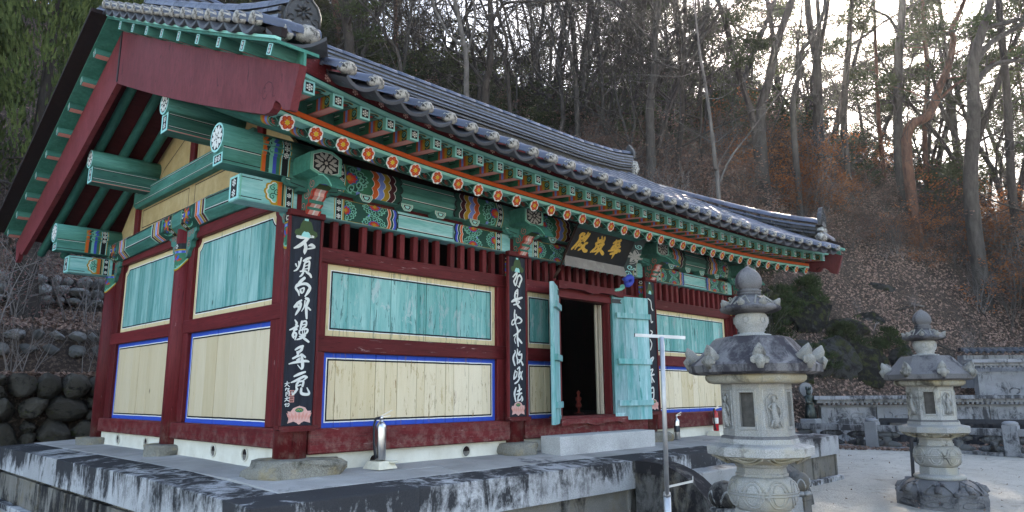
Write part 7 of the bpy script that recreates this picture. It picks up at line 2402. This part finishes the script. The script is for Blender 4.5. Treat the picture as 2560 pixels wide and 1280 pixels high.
# ------------------------------------------------------------------ forest
def leaf_mat(name, c1, c2, trans=0.45, sc=3.0):
    m = bpy.data.materials.new(name); m.use_nodes = True
    t = m.node_tree; t.nodes.clear()
    o = t.nodes.new('ShaderNodeOutputMaterial'); mx = t.nodes.new('ShaderNodeMixShader')
    d = t.nodes.new('ShaderNodeBsdfDiffuse'); tr = t.nodes.new('ShaderNodeBsdfTranslucent')
    tc = t.nodes.new('ShaderNodeTexCoord'); nz = t.nodes.new('ShaderNodeTexNoise'); nz.inputs['Scale'].default_value = sc; nz.inputs['Detail'].default_value = 6; nz.inputs['Roughness'].default_value = 0.8
    cr = t.nodes.new('ShaderNodeValToRGB'); cr.color_ramp.elements[0].position = .35; cr.color_ramp.elements[1].position = .68
    cr.color_ramp.elements[0].color = (*c1, 1); cr.color_ramp.elements[1].color = (*c2, 1)
    oi = t.nodes.new('ShaderNodeObjectInfo'); hs = t.nodes.new('ShaderNodeHueSaturation'); mr = t.nodes.new('ShaderNodeMapRange')
    mr.inputs['To Min'].default_value = .7; mr.inputs['To Max'].default_value = 1.3
    L = t.links.new
    L(tc.outputs['Object'], nz.inputs['Vector']); L(nz.outputs['Fac'], cr.inputs[0]); L(cr.outputs[0], hs.inputs['Color'])
    L(oi.outputs['Random'], mr.inputs['Value']); L(mr.outputs[0], hs.inputs['Value'])
    L(hs.outputs[0], d.inputs[0]); L(hs.outputs[0], tr.inputs[0])
    mx.inputs[0].default_value = trans
    L(d.outputs[0], mx.inputs[1]); L(tr.outputs[0], mx.inputs[2]); L(mx.outputs[0], o.inputs[0])
    return m


def bark(name, c, c2, sc=6):
    t = NT(name, 0.9, 0.15)
    v = t.coord('Object', (1, 1, 0.25))
    k = t.mix(t.val(t.noise(v, sc, 6, 0.7, .5), 0.35, 0.65), c, c2)
    t.color(k); t.bump(t.noise(v, sc * 4, 5, 0.7), 0.6, 0.03)
    return t.m


M['bark_g'] = bark('grey_bark', (0.028, 0.024, 0.021), (0.07, 0.062, 0.056))
M['bark_p'] = bark('pale_bark', (0.06, 0.054, 0.05), (0.15, 0.135, 0.125))
M['bark_d'] = bark('dark_bark', (0.022, 0.018, 0.016), (0.06, 0.05, 0.044))
M['bark_r'] = bark('red_pine_bark', (0.06, 0.032, 0.024), (0.15, 0.075, 0.05))
M['twig'] = bark('twig_bark', (0.06, 0.05, 0.045), (0.11, 0.095, 0.085))
M['twig_p'] = bark('pale_twig_bark', (0.11, 0.095, 0.09), (0.21, 0.185, 0.175))
M['needle'] = leaf_mat('pine_needles', (0.03, 0.045, 0.02), (0.085, 0.095, 0.045), 0.4, 1.2)
M['dneedle'] = leaf_mat('dark_conifer_needles', (0.022, 0.035, 0.016), (0.065, 0.085, 0.035), 0.25, 2.0)
M['juniper'] = leaf_mat('juniper_sprays', (0.03, 0.045, 0.02), (0.10, 0.125, 0.045), 0.2, 2.5)
M['green_l'] = leaf_mat('evergreen_shrub_leaves', (0.03, 0.04, 0.022), (0.10, 0.11, 0.05), 0.45, 3)
M['orange_l'] = leaf_mat('orange_autumn_leaves', (0.22, 0.075, 0.03), (0.55, 0.22, 0.085), 0.55, 2)
M['brown_l'] = leaf_mat('withered_brown_leaves', (0.11, 0.066, 0.052), (0.28, 0.18, 0.14), 0.45, 2)


def grow(b, r, p, d, rad, L, lev, maxlev, tips, spread=0.7, up=0.12, nseg=4, kids=(3, 5), mi=0):
    """one limb and, recursively, its side limbs"""
    pts = [p]; rr = [rad]; dirs = [d]
    q = p.copy(); dd = d.copy()
    for i in range(nseg):
        dd = (dd + Vector((r.uniform(-1, 1), r.uniform(-1, 1), r.uniform(-1, 1))) * 0.22 + Vector((0, 0, up))).normalized()
        q = q + dd * (L / nseg); pts.append(q.copy()); rr.append(rad * (1 - 0.8 * (i + 1) / nseg)); dirs.append(dd.copy())
    b.tube(pts, rr, 6 if lev == 0 else (4 if lev == 1 else 3), mi, caps=False)
    tips.append((pts[-1], dirs[-1]))
    if lev >= maxlev: return
    n = r.randint(*kids)
    for k in range(n):
        t = 0.25 + 0.75 * (k + r.random()) / n
        i = min(nseg - 1, int(t * nseg)); f = t * nseg - i
        pp = pts[i].lerp(pts[i + 1], min(1, f))
        ax = dirs[i].orthogonal(); ax.rotate(Matrix.Rotation(r.uniform(0, 6.28), 3, dirs[i]))
        nd = (dirs[i] * (1 - spread * .6) + ax * spread).normalized()
        grow(b, r, pp, nd, rad * (0.32 if lev == 0 else 0.55) * (1.1 - .45 * t), L * r.uniform(.4, .66), lev + 1, maxlev, tips, spread, up * .8, 3 if lev else 4, kids, mi)


def clump(b, r, c, rad, flat_, n, size, mi=0, upw=0.3):
    """spiky tuft of needle sprays spread through a flattened ball"""
    for k in range(n):
        v = Vector((r.gauss(0, 1), r.gauss(0, 1), r.gauss(0, 1)))
        v.normalize(); v *= r.random() ** .45
        o = Vector(c) + Vector((v.x * rad, v.y * rad, v.z * rad * flat_))
        d = (v + Vector((r.uniform(-.5, .5), r.uniform(-.5, .5), upw + r.uniform(-.3, .3)))).normalized() * size * r.uniform(.6, 1.2)
        s = d.cross(Vector((r.uniform(-1, 1), r.uniform(-1, 1), r.uniform(-1, 1)))).normalized() * size * .11
        m = len(b.v)
        b.v += [tuple(o - s), tuple(o + s), tuple(o + d)]
        b.face((m, m + 1, m + 2), mi)


def leaves(b, r, c, rad, n, size, mi=0, flat_=.6):
    for k in range(n):
        o = Vector(c) + Vector((r.gauss(0, .5) * rad, r.gauss(0, .5) * rad, r.gauss(0, .5) * rad * flat_))
        a = Vector((r.uniform(-1, 1), r.uniform(-1, 1), r.uniform(-.5, .5))).normalized() * size * r.uniform(.6, 1.2)
        s = a.cross(Vector((r.uniform(-1, 1), r.uniform(-1, 1), 1))).normalized() * size * .42
        m = len(b.v)
        b.v += [tuple(o), tuple(o + a * .5 + s), tuple(o + a), tuple(o + a * .5 - s)]
        b.face((m, m + 1, m + 2, m + 3), mi)


def make_bare(seed, h, rad, mat):
    r = random.Random(seed); b = MB(); tips = []
    d = Vector((r.uniform(-.14, .14), r.uniform(-.14, .14), 1)).normalized()
    grow(b, r, Vector((0, 0, -1.2)), d, rad, h + 1.2, 0, 3, tips, .75, .05, 7, (5, 7))
    return b.mesh('trunk', mat)


def make_pine(seed, h, rad, mat, low=.42):
    r = random.Random(seed); b = MB(); c = MB()
    pts = [Vector((0, 0, -1.2))]; q = Vector((0, 0, -1.2)); n = 9
    dd = Vector((r.uniform(-.12, .12), r.uniform(-.12, .12), 1))
    for i in range(n):
        dd = (dd + Vector((r.uniform(-.09, .09), r.uniform(-.09, .09), .05))).normalized()
        q = q + dd * ((h + 1.2) / n); pts.append(q.copy())
    b.tube(pts, [rad * (1 - .72 * i / n) for i in range(n + 1)], 8, caps=False)
    for k in range(17):
        t = low + (1 - low) * (k + r.random()) / 17
        f = t * n; i = min(n - 1, int(f)); p = pts[i].lerp(pts[i + 1], f - i)
        a = r.uniform(0, 6.28); L = h * .26 * (1.15 - t) * r.uniform(.7, 1.4) + .5
        e = p + Vector((math.cos(a) * L, math.sin(a) * L, r.uniform(-.15, .35) * L))
        mid = p.lerp(e, .5) + Vector((0, 0, r.uniform(-.1, .25)))
        b.tube([p, mid, e], [rad * .22, rad * .14, rad * .05], 4, caps=False)
        for j in range(4):
            cc = p.lerp(e, r.uniform(.45, 1.08)) + Vector((r.uniform(-.5, .5), r.uniform(-.5, .5), r.uniform(-.1, .25)))
            clump(c, r, cc, r.uniform(.35, .75), .4, 75, .27)
    return b.mesh('trunk', mat), c.mesh('crown', M['needle'])


def make_shrub(seed, h, mat, leafmat=None, nleaf=0, leafsize=.07, stems=7, up=.25, lev=2, spread=.55, rad=.018):
    r = random.Random(seed); b = MB(); tips = []
    for k in range(stems):
        a = r.uniform(0, 6.28)
        grow(b, r, Vector((r.uniform(-.2, .2), r.uniform(-.2, .2), -.15)), Vector((math.cos(a) * .55, math.sin(a) * .55, 1)).normalized(), rad * h ** .5, h * r.uniform(.6, 1.05), 1, 1 + lev, tips, spread, up, 4, (3, 5))
    me = b.mesh('stems', mat); lm = None
    if nleaf:
        c = MB()
        for k in range(nleaf // 12):
            p, d = r.choice(tips)
            leaves(c, r, p, .22 * h ** .5, 12, leafsize)
        lm = c.mesh('foliage', leafmat)
    return me, lm


BARE = [make_bare(100 + k, 9 + k % 3 * 2.0, .15 + .035 * (k % 3), M['bark_g'] if k % 2 else M['bark_d']) for k in range(6)]
PINE = [make_pine(200 + k, 13 + k % 3 * 1.5, .16 + .03 * (k % 3), M['bark_r'] if k % 2 else M['bark_d'], (.55, .64, .48)[k % 3]) for k in range(5)]


def pol(az, r): return CAM.x + r * math.sin(R_(az)), CAM.y + r * math.cos(R_(az))


fr = random.Random(21)
def free(x, y): return not (-2.5 < x < 10.5 and -3 < y < 7.5)


def plant(kind, meshes, x, y, s, label, cat, group, z=None, tilt=.06):
    o = bpy.data.objects.new(kind, meshes[0]); COL.objects.link(o)
    z = terr(x, y) if z is None else z
    if 'shrub' in kind and 70 < math.degrees(math.atan2(x - CAM.x, y - CAM.y)) < 77 and x > 14: s *= .6
    o.location = (x, y, z); o.rotation_euler = (fr.uniform(-tilt, tilt), fr.uniform(-tilt, tilt), fr.uniform(0, 6.28)); o.scale = (s, s, s * fr.uniform(.9, 1.12))
    az_ = math.degrees(math.atan2(x - CAM.x, y - CAM.y))
    if group and x > 4 and 'behind' not in label: label += ' ' + ('behind the left half of the roof' if az_ < 38 else 'behind the right half of the roof' if az_ < 56 else 'left of the big forked tree' if az_ < 70 else 'right of the big forked tree')
    tag(o, label, cat, group)
    for nm, me in zip(('crown',), meshes[1:]):
        if me: link(nm, me, o)
    return o


# the named trees on the crest
for kind, lab, limbs in BIG_TREES:
    r = random.Random(len(lab) * 7 + int(limbs[0][0][0] * 10))
    mat = M['bark_r'] if 'red' in lab else (M['bark_d'] if kind in ('pine', 'fir') or 'dark' in lab else M['bark_g'])
    if 'pale' in lab: mat = M['bark_p']
    b = MB(); c = MB(); tw = MB(); tips = []
    bx = limbs[0][0]
    root = Vector(bx[:3]); zt0 = terr(root.x, root.y); org = Vector((root.x, root.y, min(zt0, root.z)))
    for li, L in enumerate(limbs):
        pts = [Vector(p[:3]) - org for p in L]; rad = [p[3] for p in L]
        if li == 0 and root.z > zt0 - .3:
            pts = [Vector((pts[0].x, pts[0].y, -.8))] + pts; rad = [rad[0] * 1.12] + rad
        dd = (pts[-1] - pts[-2]).normalized()
        e = Vector((dd.x * .5, dd.y * .5, abs(dd.z) * .8 + .4)).normalized() if li == 0 else dd
        for k in range(2): pts.append(pts[-1] + (e + Vector((r.uniform(-.2, .2), r.uniform(-.2, .2), 0))).normalized() * 1.4); rad.append(rad[-1] * .72)
        # round the bends
        sp = []; sr = []
        for i in range(len(pts) - 1):
            p0, p1, p2, p3 = pts[max(0, i - 1)], pts[i], pts[i + 1], pts[min(len(pts) - 1, i + 2)]
            for s in range(4):
                t = s / 4
                sp.append(0.5 * (2 * p1 + (p2 - p0) * t + (2 * p0 - 5 * p1 + 4 * p2 - p3) * t * t + (-p0 + 3 * p1 - 3 * p2 + p3) * t ** 3)); sr.append(rad[i] + (rad[i + 1] - rad[i]) * t)
        sp.append(pts[-1]); sr.append(rad[-1])
        b.tube(sp, sr, 9 if sr[0] > .1 else 6, caps=False)
        n = 9 if li == 0 else 5
        for k in range(n):
            f = .25 + .75 * (k + r.random()) / n
            i = min(len(sp) - 2, int(f * (len(sp) - 1)))
            a = r.uniform(0, 6.28); d = Vector((math.cos(a), math.sin(a), r.uniform(-.15, .6))).normalized()
            if kind == 'bare':
                grow(b, r, sp[i], d, sr[i] * .3, r.uniform(1.2, 2.8), 1, 3, tips, .7, .08, 4, (3, 5))
            else:
                Lb = r.uniform(1.0, 2.4); e2 = sp[i] + d * Lb * (1.2 - f * .5)
                b.tube([sp[i], sp[i].lerp(e2, .5) + Vector((0, 0, .12)), e2], [sr[i] * .28, sr[i] * .16, .01], 4, caps=False)
                for j in range(5):
                    cc = sp[i].lerp(e2, r.uniform(.45, 1.1)) + Vector((r.uniform(-.35, .35), r.uniform(-.35, .35), r.uniform(-.1, .2)))
                    clump(c, r, cc, r.uniform(.3, .6), .4, 70, .24, 0, .1 if kind == 'fir' else .3)
    t = bpy.data.objects.new('pine_tree' if kind == 'pine' else 'fir_tree' if kind == 'fir' else 'bare_tree', None); COL.objects.link(t)
    t.location = org
    tag(t, lab, 'tree')
    b.build('trunk', mat, t)
    if c.v: c.build('crown', M['dneedle'] if kind == 'fir' else M['needle'], t)

# the wood on the crest
for k in range(105):
    az = fr.uniform(3, 90); r_ = fr.uniform(36.5, 54) if az > 45 else fr.uniform(30, 50)
    if az > 58 and fr.random() < .2: continue
    if 70.5 < az < 76.5 and r_ < 52: continue
    if 36 < az < 58 and fr.random() < .4: continue
    x, y = pol(az, r_)
    plant('pine_tree', PINE[k % 5], x, y, fr.uniform(.8, 1.25), 'tall thin pine along the hill crest', 'tree', 'pines along the crest of the hill')
for k in range(120):
    az = fr.uniform(8, 84); r_ = fr.uniform(27, 50)
    if az > 60: r_ = fr.uniform(34, 50)
    x, y = pol(az, r_)
    plant('bare_tree', (BARE[k % 6],), x, y, fr.uniform(.6, 1.05), 'slender leafless tree on the upper slope', 'tree', 'leafless trees on the upper slope', tilt=.12)

for k in range(75):
    az = fr.uniform(26, 62); r_ = fr.uniform(30, 46)
    x, y = pol(az, r_)
    o = plant('thin_tree', (BARE[k % 6],), x, y, fr.uniform(.75, 1.0), 'thin dark sapling trunk in the wood', 'tree', 'saplings in the dense wood', tilt=.08)
    o.scale = (o.scale[0] * .55, o.scale[1] * .55, o.scale[2] * 1.15)
# shrubs
SH_T = [make_shrub(300 + k, 1.5, M['twig_p'] if k < 2 else M['twig'], None, 0, stems=10, lev=2, rad=.0105) for k in range(4)]
SH_B = [make_shrub(320 + k, 1.7, M['twig'], M['brown_l'], 900, .075, 8, .12, 2, .8) for k in range(4)]
SH_O = [make_shrub(340 + k, 2.0, M['twig'], M['orange_l'], 1300, .085, 8, .08, 2, .9) for k in range(3)]
SH_G = [make_shrub(360 + k, 2.2, M['twig'], M['green_l'], 1900, .12, 9, .3, 1, .5) for k in range(4)]
def scatter(n, az0, az1, ra, rb, fn):
    k = 0; tries = 0
    while k < n and tries < n * 20:
        tries += 1
        az = fr.uniform(az0, az1); r_ = fr.uniform(ra, rb); x, y = pol(az, r_)
        if not free(x, y): continue
        if x < 6 and y < 14: continue
        if az > 64 and r_ < 30.5: continue
        fn(k, x, y); k += 1
scatter(85, 22, 60, 30.5, 38.5, lambda k, x, y: plant('evergreen_shrub', SH_G[k % 4], x, y, fr.uniform(.8, 1.45), 'dark green leafy bush among the trunks', 'shrub', 'evergreen bushes under the trees'))
scatter(46, 57, 80, 34.5, 39.5, lambda k, x, y: plant('evergreen_shrub', SH_G[k % 4], x, y, fr.uniform(.7, 1.25), 'dark green leafy bush among the trunks', 'shrub', 'evergreen bushes under the trees'))
scatter(215, 26, 84, 20, 37, lambda k, x, y: plant('twiggy_shrub', SH_T[k % 4], x, y, fr.uniform(.9, 1.9), 'leafless tangled twig bush on the slope', 'shrub', 'leafless bushes on the slope'))
scatter(105, 50, 86, 24, 37, lambda k, x, y: plant('brown_shrub', SH_B[k % 4], x, y, fr.uniform(.8, 1.5), 'withered reddish brown bush on the slope', 'shrub', 'withered bushes on the slope'))
scatter(58, 62, 88, 31, 38.5, lambda k, x, y: plant('orange_shrub', SH_O[k % 3], x, y, fr.uniform(.7, 1.2), 'orange leaved maple bush on the slope', 'shrub', 'orange maple bushes on the slope'))
scatter(80, 33, 58, 21, 33, lambda k, x, y: plant('brown_shrub', SH_B[k % 4], x, y, fr.uniform(.8, 1.4), 'withered reddish brown bush on the slope', 'shrub', 'withered bushes on the slope'))
scatter(26, 36, 60, 22, 31, lambda k, x, y: plant('orange_shrub', SH_O[k % 3], x, y, fr.uniform(.5, .8), 'orange leaved maple bush on the slope', 'shrub', 'orange maple bushes on the slope'))
# low pines in front of the rock face
DP = []
for k in range(2):
    r = random.Random(900 + k); b = MB(); c = MB()
    b.tube([(0, 0, -.3), (.05, .02, .6), (0, .05, 1.4)], [.05, .035, .01], 6, caps=False)
    for j in range(34):
        zz = .15 + 1.3 * r.random(); a = r.uniform(0, 6.28); L = .9 * (1.5 - zz) * r.uniform(.5, 1) + .1
        clump(c, r, (math.cos(a) * L, math.sin(a) * L, zz), .3, .55, 60, .24, 0, .5)
    DP.append((b.mesh('trunk', M['bark_d']), c.mesh('crown', M['dneedle'])))
for k, (px_, py_, s) in enumerate(((18.7, 3.9, .7), (19.6, 3.0, .6), (18.2, 5.2, .9), (20.4, 4.3, .8), (21.4, 2.7, .7), (22.4, 1.7, .6), (19.2, 6.6, 1.0), (20.9, 5.4, .9), (21.9, 4.0, .8))):
    plant('dwarf_pine', DP[k % 2], px_, py_, s, 'low dark dwarf pine on the slope behind the stone screen wall', 'shrub', 'dwarf pines behind the screen wall')
# rock outcrops
M['outcrop'] = stone('mossy_rock_face', (0.075, 0.075, 0.075), (0.010, 0.010, 0.009), 0.85, False, .3, 0.6, lump=.4)
for k, (x, y, s, dz) in enumerate(((18.6, 3.5, (.8, .8, .7), .1), (19.6, 3.3, (.9, .9, .9), .15), (20.6, 2.9, (.8, .9, .95), .2), (21.6, 2.2, (.9, .8, 1.0), .2), (22.5, 1.4, (.7, .7, .7), .1), (20.0, 4.7, (.9, .9, .8), .15), (21.3, 4.0, (1.0, .8, .8), .15), (22.3, 3.1, (.7, .9, .6), .05), (19.2, 5.8, (.8, .8, .6), .1), (23.6, 2.6, (.6, .6, .4), .0), (24.6, 4.4, (.5, .6, .35), .0), (22.4, 5.6, (.9, .7, .6), .1), (25.2, 2.6, (.6, .5, .3), .0))):
    o = boulder('rock_outcrop', (x, y, terr(x, y) + dz - .3), (s[0] * 1.05, s[1] * 1.05, s[2]), None, M['outcrop'], 60 + k, n=4, rz=k, ang=True, rough=.34)
    tag(o, 'mossy grey rock jutting out of the leaf covered slope behind the screen wall', 'rock', 'rocks on the leafy slope')

for k in range(26):
    x, y = pol(fr.uniform(63, 86), fr.uniform(25, 31)); a = fr.uniform(0, 6.28); L = fr.uniform(.5, 1.5); b = MB(); z0 = terr(x, y); pts = []
    for i in range(6):
        u = L * (i / 5 - .5); px_ = x + u * math.cos(a) + fr.uniform(-.05, .05); py_ = y + u * math.sin(a) + fr.uniform(-.05, .05)
        pts.append((px_ - x, py_ - y, terr(px_, py_) - z0 + .05 + fr.uniform(0, .06)))
    b.tube(pts, [.035, .03, .026, .02, .014, .006], 5)
    m_ = Vector(pts[3]); b.tube([m_, m_ + Vector((fr.uniform(-.3, .3), fr.uniform(-.3, .3), .14))], [.014, .004], 4)
    o = b.build('fallen_branch', M['bark_d'] if k % 2 else M['twig_p']); o.location = (x, y, z0)
    tag(o, 'thin fallen branch lying on the leaf litter of the right slope', 'branch', 'fallen branches on the leafy slope')
for k in range(22):
    x, y = pol(fr.uniform(64, 86), fr.uniform(26, 31.5))
    plant('twiggy_shrub', SH_T[k % 4], x, y, fr.uniform(.35, .75), 'small bare twig bush on the leafy slope', 'shrub', 'leafless bushes on the slope')
# ------------------------------------------------------------------ fallen leaves
def litter(n, seed, az0, az1, ra, rb, size, name, extra=None):
    g = np.random.default_rng(seed)
    az = np.radians(g.uniform(az0, az1, n)); r_ = np.sqrt(g.uniform(ra ** 2, rb ** 2, n))
    x = CAM.x + r_ * np.sin(az); y = CAM.y + r_ * np.cos(az)
    if extra is not None: x, y = extra(g, n)
    drift = np.sin(x * 1.7 + 2 * np.sin(y * .9)) * np.cos(y * 1.3 + 1.5 * np.sin(x * .8)) + .6 * np.sin(3.1 * x - 2.3 * y)
    keep = (drift + g.normal(0, .7, len(x)) > -.55) & ~((x > 17.8) & (x < 22.6) & (y > 2.2) & (y < 6.6) & (g.random(len(x)) < .45))
    if extra is None: x, y = x[keep], y[keep]
    z = np.maximum(_terr(x, y), GZ - 0.02)
    # follow the slope
    e = .15
    gx = (np.maximum(_terr(x + e, y), GZ - .02) - z) / e; gy = (np.maximum(_terr(x, y + e), GZ - .02) - z) / e
    nn = np.stack([-np.clip(gx, -1.5, 1.5), -np.clip(gy, -1.5, 1.5), np.ones_like(x)], 1) + g.normal(0, .55, (len(x), 3))
    nn /= np.linalg.norm(nn, axis=1)[:, None]
    a = np.cross(nn, g.normal(0, 1, (len(x), 3))); a /= np.linalg.norm(a, axis=1)[:, None]
    c = np.cross(nn, a)
    s = (size * g.uniform(.55, 1.3, len(x)))[:, None]
    o = np.stack([x, y, z + .03 + .04 * g.random(len(x))], 1)
    bend = nn * s * .25
    V = np.stack([o - a * s, o + c * s * .55 + bend, o + a * s, o - c * s * .55 + bend], 1).reshape(-1, 3)
    me = bpy.data.meshes.new(name)
    N = len(x)
    me.vertices.add(4 * N); me.vertices.foreach_set('co', V.ravel().astype(np.float32))
    me.loops.add(4 * N); me.loops.foreach_set('vertex_index', np.arange(4 * N, dtype=np.int32))
    me.polygons.add(N); me.polygons.foreach_set('loop_start', np.arange(0, 4 * N, 4, dtype=np.int32))
    me.update(calc_edges=True)
    me.materials.append(M['litter'])
    return link(name, me, None, 'stuff')


M['litter'] = leaf_mat('dry_fallen_leaves', (0.06, 0.038, 0.03), (0.46, 0.31, 0.25), 0.2, 14)
litter(80000, 1, 50, 90, 20, 36, .06, 'fallen_leaves')
litter(16000, 2, 0, 50, 14, 34, .08, 'fallen_leaves')
litter(260, 4, 0, 1, 1, 2, .022, 'stray_leaves', lambda g, n: (g.uniform(6, 16, n), g.uniform(-7, 3, n)))
litter(15000, 3, 0, 1, 1, 2, .05, 'fallen_leaves', lambda g, n: (g.uniform(-4, 4.5, n), g.uniform(8.4, 16, n)))

# ------------------------------------------------------------------ left edge: junipers, budding shrubs, old trunk
for k, (x, y, h, lab) in enumerate(((.4, 13.6, 9.5, 'dark green juniper towering behind the left roof verge'), (-1.6, 14.5, 9.0, 'dark green juniper at the upper left corner with spiky upright sprays'), (2.6, 16.2, 9.5, 'dark green juniper half hidden behind the corner roof tiles'), (-3.4, 13.8, 8.6, 'dark green juniper outermost to the left'))):
    r = random.Random(700 + k); t = thing('juniper_tree', lab, 'tree', (x, y, terr(x, y))); c = MB(); b = MB()
    b.tube([(0, 0, -.5), (.05, 0, h * .5), (0, 0, h * .95)], [.22, .14, .03], 8, caps=False)
    b.build('trunk', M['bark_d'], t)
    for j in range(420):
        f = r.random() ** .8; zz = 1.6 + (h - 1.6) * f; R0 = (1.75 * (1 - f) ** .6 + .12)
        a = r.uniform(0, 6.28); q = R0 * (.45 + .6 * r.random())
        o = Vector((q * math.cos(a), q * math.sin(a), zz))
        d = Vector((math.cos(a) * .45, math.sin(a) * .45, 1)).normalized()
        L = r.uniform(.45, .9)
        for m in range(30):
            s = r.random()
            p = o + d * L * s
            w = .16 * (1 - s) + .03
            off = Vector((r.gauss(0, 1), r.gauss(0, 1), r.gauss(0, .5))) * w * .8
            dd = (d * 1.3 + off.normalized() * .5 + Vector((0, 0, .3))).normalized() * r.uniform(.13, .26)
            sd = dd.cross(Vector((r.uniform(-1, 1), r.uniform(-1, 1), r.uniform(-1, 1)))).normalized() * .034
            n0 = len(c.v); c.v += [tuple(p + off - sd), tuple(p + off + sd), tuple(p + off + dd)]; c.face((n0, n0 + 1, n0 + 2))
    c.build('crown', M['juniper'], t)
BUD = leaf_mat('pinkish_buds', (0.20, 0.10, 0.095), (0.36, 0.22, 0.20), .3, 8)
for k, (x, y, s, lab) in enumerate(((-1.35, 9.3, 1.8, 'pale leafless shrub with pinkish buds at the left edge beside the roof'), (.1, 11.6, 1.3, 'pale budding shrub rising from the second terrace left of the hall'), (-2.6, 11.3, 1.5, 'bare budding shrub farthest left on the terraces'))):
    me, lm = make_shrub(400 + k, 1.7, M['twig_p'], BUD, 1400, .028, 6, .16, 2, .75, .011)
    o = bpy.data.objects.new('budding_shrub', me); COL.objects.link(o); o.location = (x, y, terr(x, y)); o.scale = (s * .85, s * .85, s)
    tag(o, lab, 'shrub'); link('foliage', lm, o)
for k, (x, y, s) in enumerate(((-.3, 9.2, .9), (.9, 9.0, .9), (1.5, 9.4, 1.0), (-.9, 11.0, 1.0), (1.2, 11.4, 1.1), (.5, 12.4, 1.2), (-1.4, 12.6, 1.2), (2.0, 12.2, 1.2))):
    plant('twiggy_shrub', SH_T[k % 4], x, y, s, 'thin upright leafless brush growing on the stone terraces left of the hall', 'shrub', 'brush on the stone terraces')
t = thing('old_trunk', 'dark gnarled trunk standing on the terrace below the left roof tip', 'tree', (.22, 11.9, terr(.22, 11.9)))
r = random.Random(5); b = MB(); tips = []
b.tube([(0, 0, -.3), (.03, 0, .2), (-.05, 0, 1.0), (.06, 0, 1.9), (-.02, .1, 3.0), (.1, .1, 4.5)], [.36, .26, .22, .2, .16, .07], 10, caps=False)
for k in range(9):
    a = r.uniform(0, 6.28); grow(b, r, Vector((0, 0, 1.0 + .35 * k)), Vector((math.cos(a), math.sin(a), .3)).normalized(), .045, r.uniform(1.0, 2.0), 1, 3, tips, .7, .05, 4, (3, 5))
b.build('trunk', M['bark_d'], t)

# pipe and white box lying in the brush behind the roof
pw = thing('water_pipe', 'thin pale pipe lying across the brush on the slope behind the right roof end', 'pipe', (18.2, 6.8, terr(18.2, 6.8)))
pp = [(-2.3, 2.0, .0), (-1.1, 1.0, -.05), (0, 0, -.1), (1.0, -.9, -.05), (2.0, -1.6, .02)]
MB().tube([(a, c, terr(18.2 + a, 6.8 + c) - terr(18.2, 6.8) + 1.15 + e) for a, c, e in pp], .035, 8).build('pipe', flat('pale_plastic', (0.5, 0.5, 0.52), .4), pw)
for i in (0, 2, 4):
    a, c, e = pp[i]; zz = terr(18.2 + a, 6.8 + c) - terr(18.2, 6.8)
    MB().tube([(a, c, zz - .1), (a, c, zz + 1.15 + e)], .03, 6).build('stake', M['bark_d'], pw)

# ------------------------------------------------------------------ thin winter haze over the valley
b = MB().box(-780, 780, -780, 780, -33, 215)
hz = bpy.data.materials.new('valley_haze'); hz.use_nodes = True
_t = hz.node_tree; _t.nodes.clear()
_o = _t.nodes.new('ShaderNodeOutputMaterial'); _pv = _t.nodes.new('ShaderNodeVolumePrincipled')
_pv.inputs['Color'].default_value = (0.86, 0.9, 1.0, 1)
_pv.inputs['Density'].default_value = 0.00042
_pv.inputs['Anisotropy'].default_value = 0.72
_t.links.new(_pv.outputs[0], _o.inputs['Volume'])
b.build('haze', hz, kind='stuff')
SC.cycles.volume_bounces = 1
